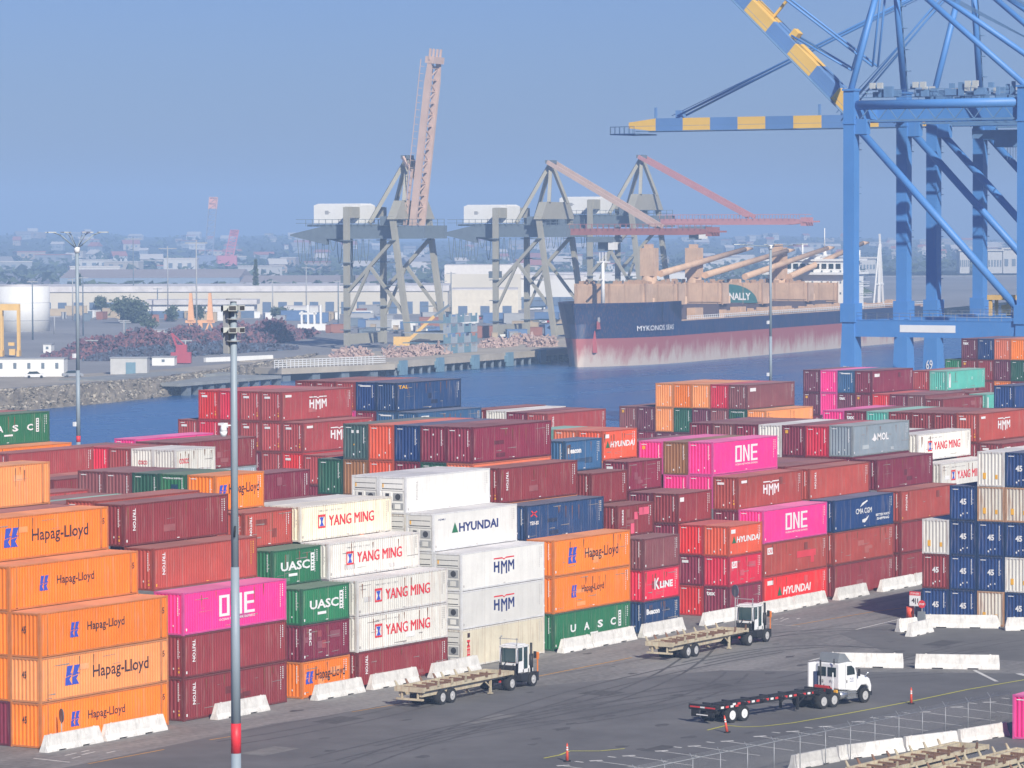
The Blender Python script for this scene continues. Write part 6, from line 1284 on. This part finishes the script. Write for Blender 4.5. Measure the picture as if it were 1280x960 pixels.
far_tower(260, 355, 246, 'far hazy crane tower with orange top above the grey shed', mat('far_blue_steel', (.22, .26, .36)), mat('far_orange', (.75, .38, .26)), .09)
far_tower(284, 355, 287, 'faint red lattice crane leaning right beyond the sheds', mat('far_red', (.60, .18, .22)), MATS['far_red'], .22)

# right-hand far shore
def rshore(): 
    g = MB(); k = g.pts([tuple(p) for p in (pxd(1085, 2380, 0), pxd(1900, 2380, 0), pxd(2000, 4200, 0), pxd(1000, 4200, 0))]); g.face((k, k+1, k+2, k+3)); 
    a = pxd(1085, 2380, 0); b = pxd(1900, 2380, 0); g.beam(a+Vector((0, 0, -1.4)), b+Vector((0, 0, -1.4)), 4, 3.2); tag(g.build('opposite_shore', [mat('far_pale_quay', (.5, .48, .43))]), kind='structure')
rshore()
a = pxd(1040, 1750, -2.4); b = pxd(1232, 1680, -2.4); mb = MB(); mb.beam(a, b, 8, 3.6); tag(mb.build('breakwater', mat('breakwater_rose', (.42, .28, .27), rough=.9, dirt=.3, scale=.05)), 'low reddish breakwater in the water behind the blue crane legs', 'breakwater')
for (x0, x1, yt, yb, lab) in ((1200, 1212, 316, 345, 'white portal frame building on the opposite shore'), (1235, 1253, 316, 330, 'white square block on the opposite shore between crane legs'), (1254, 1300, 314, 328, 'long white block on the opposite shore at the frame edge'), (1075, 1095, 325, 332, 'low white building beyond the ship stern')):
    dep = 2500; s = FPX/dep; p = pxd(x0, dep); z1 = 33.457-(yt-280)/s; t = thing('quay_building', lab, 'building', p, rzr); mb = MB(); wd = (x1-x0)/s; mb.box((0, 0, 0), (wd, 20, z1)); mb.build('wall', HM[1], t); mb = MB(); mb.box((-1, -1, z1+.02), (wd+1, 21, z1+1)); mb.build('roof', RMs[2], t)
    mb = MB()
    for i in range(5): mb.box((wd*(i+.2)/5, -.3, z1*.3), (wd*(i+.7)/5, -.02, z1*.6))
    mb.build('windows', GCD, t)
t = thing('yellow_spreader', 'yellow machine sitting on the portal beam between blue crane legs', 'machine', (389.6, 105.2, 18.0), 0)
mb = MB()
for x in (0, 2.4):
    for y in (0, 3.2): mb.box((x, y, 0), (x+.4, y+.5, 2.6))
mb.build('frame', YLW, t); mb = MB(); mb.box((-.2, -.2, 2.6), (3.0, 3.9, 3.4)); mb.box((.4, .6, .4), (2.2, 1.6, 1.8)); mb.build('top_frame', YLW, t)

# ------------------------------------------------------------------ cargo ship
HB = mat('hull_blue', (.010, .034, .105), rough=.5, dirt=.25, scale=.09, rust=.45)
def antifoul():
    m = bpy.data.materials.new('hull_red'); m.use_nodes = True; n = m.node_tree; N = n.nodes; L = n.links; b = N["Principled BSDF"]; b.inputs["Roughness"].default_value = .8
    tc = N.new('ShaderNodeTexCoord'); mp = N.new('ShaderNodeMapping'); mp.inputs["Scale"].default_value = (.35, .35, .10); no = N.new('ShaderNodeTexNoise'); no.inputs["Scale"].default_value = 1; no.inputs["Detail"].default_value = 7; no.inputs["Roughness"].default_value = .7
    L.new(tc.outputs["Object"], mp.inputs[0]); L.new(mp.outputs[0], no.inputs["Vector"]); sp = N.new('ShaderNodeSeparateXYZ'); L.new(tc.outputs["Object"], sp.inputs[0])
    ma = N.new('ShaderNodeMath'); ma.operation = 'MULTIPLY_ADD'; ma.inputs[1].default_value = -.075; ma.inputs[2].default_value = .28; L.new(sp.outputs[2], ma.inputs[0])
    ad = N.new('ShaderNodeMath'); ad.operation = 'ADD'; L.new(no.outputs[0], ad.inputs[0]); L.new(ma.outputs[0], ad.inputs[1])
    r = N.new('ShaderNodeValToRGB'); e = r.color_ramp.elements; e[0].position = .40; e[0].color = (.34, .10, .095, 1); e[1].position = .72; e[1].color = (.50, .42, .36, 1); L.new(ad.outputs[0], r.inputs[0]); L.new(r.outputs[0], b.inputs["Base Color"]); return m
HR = antifoul(); BEI = mat('ship_beige', (.60, .41, .27), rough=.7, dirt=.2, scale=.25, rust=.45); SHW = mat('ship_white', (.78, .78, .76), rough=.5, dirt=.05)
SL = 262.0; SB = 26.0
st0 = at(722, 459, WZ); ship = thing('cargo_ship', 'large bulk cargo ship with blue and weathered red hull moored at the far wharf', 'ship', (st0.x, st0.y, WZ), WA)
# local: x aft, y>0 = -V (away), near side is y = -SB/2
NS = 26
def hb_(x, z):   # half breadth
    f = min(1, (x+ (z*.15))/ (26+ (1-z/16)*14)); f = max(0, f); e = math.sin(f*PI/2)**.7; r = 1 if x < SL-30 else max(.35, 1-((x-(SL-30))/30)**2*(.75-.5*z/16)); return SB/2*e*r
zs = [-2, 0, 2.5, 5, 7.2, 9.4, 10.9]
def hull(z0i, z1i, mm, nm, top=None):
    mb = MB(); xs = [-9, -7, -5, -2, 1, 4, 8, 13, 20, 30, 45]+[45+(SL-45)*i/14 for i in range(1, 15)]
    for sgn in (-1, 1):
        rows = []
        for z in zs[z0i:z1i+1]: rows.append([mb.pts([(max(x, -z*.15), sgn*hb_(max(x, -z*.15), z), z)]) for x in xs])
        for a, b in zip(rows[:-1], rows[1:]):
            for i in range(len(xs)-1): mb.face((a[i], a[i+1], b[i+1], b[i]) if sgn < 0 else (a[i], b[i], b[i+1], a[i+1]), 0, True)
    # transom
    z0, z1 = zs[z0i], zs[z1i]; mb.hexa([(SL-.2, -hb_(SL, z0), z0), (SL, -hb_(SL, z0), z0), (SL, hb_(SL, z0), z0), (SL-.2, hb_(SL, z0), z0), (SL-.2, -hb_(SL, z1), z1), (SL, -hb_(SL, z1), z1), (SL, hb_(SL, z1), z1), (SL-.2, hb_(SL, z1), z1)])
    return mb.build(nm, mm, ship)
hull(0, 4, HR, 'lower_hull'); hull(4, 6, HB, 'upper_hull')
def slat(px, y=-SB/2):  # position along the ship for a picture column
    lo, hi = -20, 320
    for _ in range(50):
        m = (lo+hi)/2; w_p = Vector((st0.x, st0.y, 0))+U*m - V*y; dd_ = w_p-Vector(CAM); X_ = 640+FPX*dd_.dot(rh)/dd_.dot(fh)
        if X_ < px: lo = m
        else: hi = m
    return lo
# forecastle
mb = MB(); FE = slat(829)
xs = [-9, -7, -5, -2, 1, 4, 8, 13, 20, 30, 38, FE, FE+8]; zt = [10.9, 16.2]
for sgn in (-1, 1):
    rows = [[mb.pts([(max(x, -z*.15), sgn*(hb_(max(x, -z*.15), min(z, 16))+.05), z if not (x == FE+8 and z > 14) else 11.1)]) for x in xs] for z in zt]
    for i in range(len(xs)-1): mb.face((rows[0][i], rows[0][i+1], rows[1][i+1], rows[1][i]) if sgn < 0 else (rows[0][i], rows[1][i], rows[1][i+1], rows[0][i+1]), 0, False)
ids = [mb.pts([(max(x, -16*.15), -hb_(max(x, -16*.15), 16), 15.2)]) for x in xs[:-1]]; ids2 = [mb.pts([(max(x, -16*.15), hb_(max(x, -16*.15), 16), 15.2)]) for x in xs[:-1]]
for i in range(len(ids)-1): mb.face((ids[i], ids[i+1], ids2[i+1], ids2[i]))
mb.build('forecastle', HB, ship)
mb = MB(); mb.box((40, -SB/2+.3, 10.5), (SL-4, SB/2-.3, 11.0)); mb.build('main_deck', BEI, ship)
def zat(py, xs_l, y):     # height above the water of a thing that the photograph shows at row py
    wp = Vector((st0.x, st0.y, 0))+U*xs_l-V*y; return 33.457-(py-280)*(wp-Vector(CAM)).dot(fh)/FPX-WZ
yy = None
for j, (b, yt, yb) in enumerate(((807, 356, 384), (848, 356, 382), (903, 355, 381), (953, 355, 381), (1010, 355, 378), (1047, 355, 379))):
    xa = slat(b, -10); zt_, zb_ = zat(yt, xa, -10), zat(yb, xa, -10); hh = link('hatch_stack', None, ship)
    mb = MB(); mb.box((xa, -10, zb_), (xa+5, 10, zt_)); mb.box((xa-.25, -9.6, zb_+.5), (xa, 9.6, zt_-.5)); mb.build('hatch_panel', BEI, hh)
    mb = MB(); mb.box((xa-.2, -10.25, zb_-.3), (xa+.1, -10.0, zt_+.3)); mb.box((xa-.2, -.3, zb_), (xa-.26, .3, zt_)); mb.build('panel_frame', mat('beige_dark', (.44, .29, .19), rough=.8), hh)
    mb = MB(); mb.box((xa-1, -9, 11.0), (xa+18, 9, zb_-.05)); mb.build('hatch_coaming', mat('coaming_dark', (.10, .08, .10), rough=.8), hh)
    mb = MB(); mb.cyl((xa+10, -8, 11.0), (xa+10, -8, zb_+2), .5, 6); mb.box((xa+8, -11.5, 11.0), (xa+14, -9.2, zb_-1)); mb.build('deck_post', BEI, hh)
    mb = MB(); rg = random.Random(j)
    for q in range(16): yb_ = rg.uniform(-9.5, 9); xq = xa+rg.uniform(.2, 4); mb.box((xq, yb_, zt_), (xq+rg.uniform(.2, 1.2), yb_+rg.uniform(.2, 1.5), zt_+rg.uniform(.2, 1.1)))
    for q in range(5): yb_ = -9+q*4.5; mb.box((xa-.32, yb_, zb_), (xa-.25, yb_+.12, zt_))
    mb.build('fitting', MATS['beige_dark'], hh)
    if j == 3:
        mb = MB(); N_ = 14; T = lambda u, v: (xa-.30, -u-1.6, v); z0 = zb_+.2; hgt = zt_-zb_-.6
        k0 = mb.pts([T(-1.5, z0)]+[T(-1.5+8.6*math.sin(i/N_*PI/2), z0+hgt*math.cos(i/N_*PI/2)) for i in range(N_+1)]); mb.face(list(range(k0, k0+N_+2)))
        T2 = lambda u, v: (xa-.36, -u-1.6, v); put_text(mb, "NALLY", T2, -1.3, z0+.8, 6.4, 2.0, 1, bold=.03); mb.build('painted_emblem', [mat('emblem_sea_green', (.04, .17, .17)), LW], hh)
# rails and pipes on deck edge
mb = MB()
for z in (11.5, 12.1): mb.beam((slat(860), -SB/2+.2, z), (SL-6, -SB/2+.2, z), .14, .14)
for i in range(110): x = slat(860)+i*1.45; mb.beam((x, -SB/2+.2, 11.0), (x, -SB/2+.2, 12.1), .12, .12)
mb.build('railing', SHW, ship)
mb = MB(); rng = random.Random(2)
for i in range(90): x = 72+i*1.75; mb.box((x, -SB/2+1.2, 11.0), (x+rng.uniform(.4, 1.4), -SB/2+2.8, 11.6+rng.uniform(.2, 1.6)))
mb.beam((72, -SB/2+1, 11.8), (SL-40, -SB/2+1, 11.8), .35, .35); mb.build('deck_gear', BEI, ship)
# deck cranes
for (cx, tipx, tipy, by) in ((812, 931, 313, 346), (868, 984, 315, 348), (918, 1034, 312, 350), (974, 1078, 306, 350)):
    xc = slat(cx, 0); cr = link('deck_crane', None, ship); zb2 = zat(by, xc, 0); zt2 = zat(311, xc, 0)
    mb = MB(); mb.cyl((xc, 0, 11.0), (xc, 0, zb2), 2.4, 14, 0, 2.0); mb.build('pedestal', BEI, cr)
    if cx != 918: mb = MB(); mb.box((xc-1.9, -1.9, zb2), (xc+1.9, 1.9, zt2)); mb.box((xc-1.3, -1, zt2), (xc+.6, 1, zt2+1)); mb.build('crane_house', BEI, cr)
    xt = slat(tipx, -2.6); zt_ = zat(tipy, xt, -2.6)
    mb = MB(); mb.cyl((xc+1.5, -2.6, zb2+.6), (xt, -2.6, zt_), .95, 8, 0, .7); mb.cyl((xt, -2.6, zt_), (xt+6, -2.6, zt_+.2), .7, 8, 0, .3); mb.build('jib', BEI, cr)
# superstructure
xa, xb = slat(1056, -12), slat(1078, -12); ZT = zat(328, xa, -12); mb = MB(); mb.box((xa, -SB/2+.6, 11.0), (xb, SB/2-1, ZT-4)); mb.box((xa-2, -SB/2, ZT-4), (xb+3, SB/2, ZT-3.3)); mb.box((xa+.5, -SB/2+1, ZT-3.3), (xb-2, SB/2-2, ZT)); mb.box((xa, -SB/2-.6, ZT), (xb, SB/2, ZT+.5)); mb.box((xa+3, -2, ZT+.5), (xa+7, 4, ZT+1.6)); sh = mb.build('accommodation', SHW, ship)
mb = MB()
for i in range(9): mb.box((xa+.40, -10.6+i*2.2, ZT-2.3), (xa+.48, -9.1+i*2.2, ZT-.8))
mb.build('bridge_window', GLASS, sh)
mb = MB()
for lv in range(3):
    for i in range(8): mb.box((xa-.08, -11+i*2.9, 15.5+lv*3.2), (xa-.02, -10.5+i*2.9, 16.1+lv*3.2))
mb.build('porthole', GCD, sh)
xm = slat(1031, 2); zm = zat(287, xm, 2); mb = MB()
mb.cyl((xm, 2, ZT), (xm, 2, zm-6), .9, 8, 0, .45); mb.cyl((xm, 2, zm-6), (xm, 2, zm), .16, 6)
for z, l in ((zm-15, 2.0), (zm-11.5, 2.8), (zm-8, 3.4)): mb.beam((xm, 2-l, z), (xm, 2+l, z), .35, .35); mb.box((xm-1, 1, z-.6), (xm+1, 3, z-.1))
for yy3, h3 in ((9, 5), (-6, 7), (-9, 3)): mb.cyl((xm, yy3, ZT), (xm, yy3, ZT+h3), .3, 6)
mb.build('radar_mast', SHW, ship)
xs_ = slat(1060, -12); xe_ = slat(1088, -12)
for z, e in ((14.5, 0), (17.8, -2), (21.2, -4), (24.6, -9)):
    mb = MB(); mb.box((xs_, -SB/2+.5, z-.25), (xe_+e, SB/2-1, z)); 
    for z2 in (.6, 1.1): mb.beam((xs_, -SB/2+.5, z+z2), (xe_+e, -SB/2+.5, z+z2), .12, .12)
    mb.build('stern_deck', SHW, ship)
mb = MB(); mb.box((xs_, -SB/2+3, 14.5), (xe_-8, SB/2-3, 24.5)); mb.box((xs_+8, -3, 24.6), (xs_+14, 3, 26.2)); mb.build('funnel_casing', SHW, ship)
mb = MB(); xg = slat(1103, -12); mb.beam((xg, -SB/2+2, 11.0), (xg+1, -SB/2+2, 30), .7, .7); mb.beam((xg-5, -SB/2+2, 11.0), (xg, -SB/2+2, 29), .4, .4); mb.beam((xg+4, -SB/2+2, 11.0), (xg+.5, -SB/2+2, 33), .5, .5); mb.beam((xg-2, -SB/2+2, 18), (xg+4, -SB/2+2, 18), .4, .4); mb.build('stern_davit', SHW, ship)
xf = slat(754, 0); mb = MB(); mb.cyl((xf, 0, 15.2), (xf, 0, 26.4), .55, 10, 0, .4); mb.beam((xf-2.2, 0, 22), (xf+2.2, 0, 22), .5, .4); mb.beam((xf, -2, 26.5), (xf, 2, 26.5), .35, .35); mb.beam((xf-2, 0, 26.6), (xf+2, 0, 26.6), .35, .35)
for dx in (-2, 0, 2): mb.beam((xf+dx, 0, 26.6), (xf+dx, 0, 29), .22, .22)
mb.build('foremast', SHW, ship)
xn = slat(808, -SB/2); mb = MB(); T = lambda u, v: (u, -hb_(u, 11)-.12, v); put_text(mb, "MYKONOS SEAS", T, xn, 8.9, slat(842)-xn, 1.3, 0, bold=0); mb.build('ship_name', LW, ship)
mb = MB(); xa_ = slat(786); yq = -hb_(xa_, 11)-.25; mb.box((xa_-1.0, yq-.2, 9.6), (xa_+1.2, yq, 11.6), 0); mb.box((xa_-.4, yq-.3, 11.4), (xa_+.5, yq, 12.6), 1); mb.build('anchor', [mat('anchor_red', (.45, .12, .12)), LKG], ship)
mb = MB(); k = -7.2
mb.cyl((-9.5, 0, -1.9), (6, 0, -1.8), 1.7, 14, 0, 1.9); mb.build('bulbous_bow', HR, ship)
def on_hull(px, z):
    return min((x/4 for x in range(-20, 400)), key=lambda x: abs(slat(px, -hb_(x, z))-x))
mb = MB(); xr_ = on_hull(744, 6); yy_ = -hb_(xr_, 6)-.15; mb.box((xr_-.6, yy_-.08, 3.6), (xr_+.9, yy_+.6, 9.2)); mb.build('draft_mark', mat('draft_red', (.55, .12, .12)), ship)
ropeA = Vector((st0.x, st0.y, WZ))+U*36 + V*(SB/2-.5)+Vector((0, 0, 15.6)); 
for i, (tx, ty, x0) in enumerate(((655, 426, 36), (700, 412, 14))):
    a = Vector((st0.x, st0.y, WZ))+U*x0+V*(hb_(x0, 15))+Vector((0, 0, 15.3)); b = at(tx, ty, .4); mb = MB(); pr = None
    for k in range(13):
        f = k/12; q = a.lerp(b, f)-Vector((0, 0, 2.2*(1-(2*f-1)**2)))
        if pr is not None: mb.cyl(pr, q, .13, 5, 0, None, False)
        pr = q
    tag(mb.build('mooring_rope', mat('rope_pale', (.6, .58, .52))), ['long pale mooring rope from the ship bow down to the wharf', 'short dark-red mooring rope near the ship stem'][i], 'rope')

# ------------------------------------------------------------------ air
g = MB(); k0 = rel(0, 0); hzb = MB(); hzb.box((-3400, -150, -6.5), (3400, 7600, 100)); vm = bpy.data.materials.new('haze'); vm.use_nodes = True; nn = vm.node_tree; nn.nodes.clear()
pv = nn.nodes.new('ShaderNodeVolumePrincipled'); pv.inputs["Density"].default_value = HAZE_DENSITY; pv.inputs["Color"].default_value = HAZE_COLOR; pv.inputs["Anisotropy"].default_value = -0.25
om = nn.nodes.new('ShaderNodeOutputMaterial'); nn.links.new(pv.outputs[0], om.inputs["Volume"])
hz_o = hzb.build('haze', vm, None, (CAM[0], CAM[1], 0), math.atan2(rh.y, rh.x)); tag(hz_o, kind='stuff')
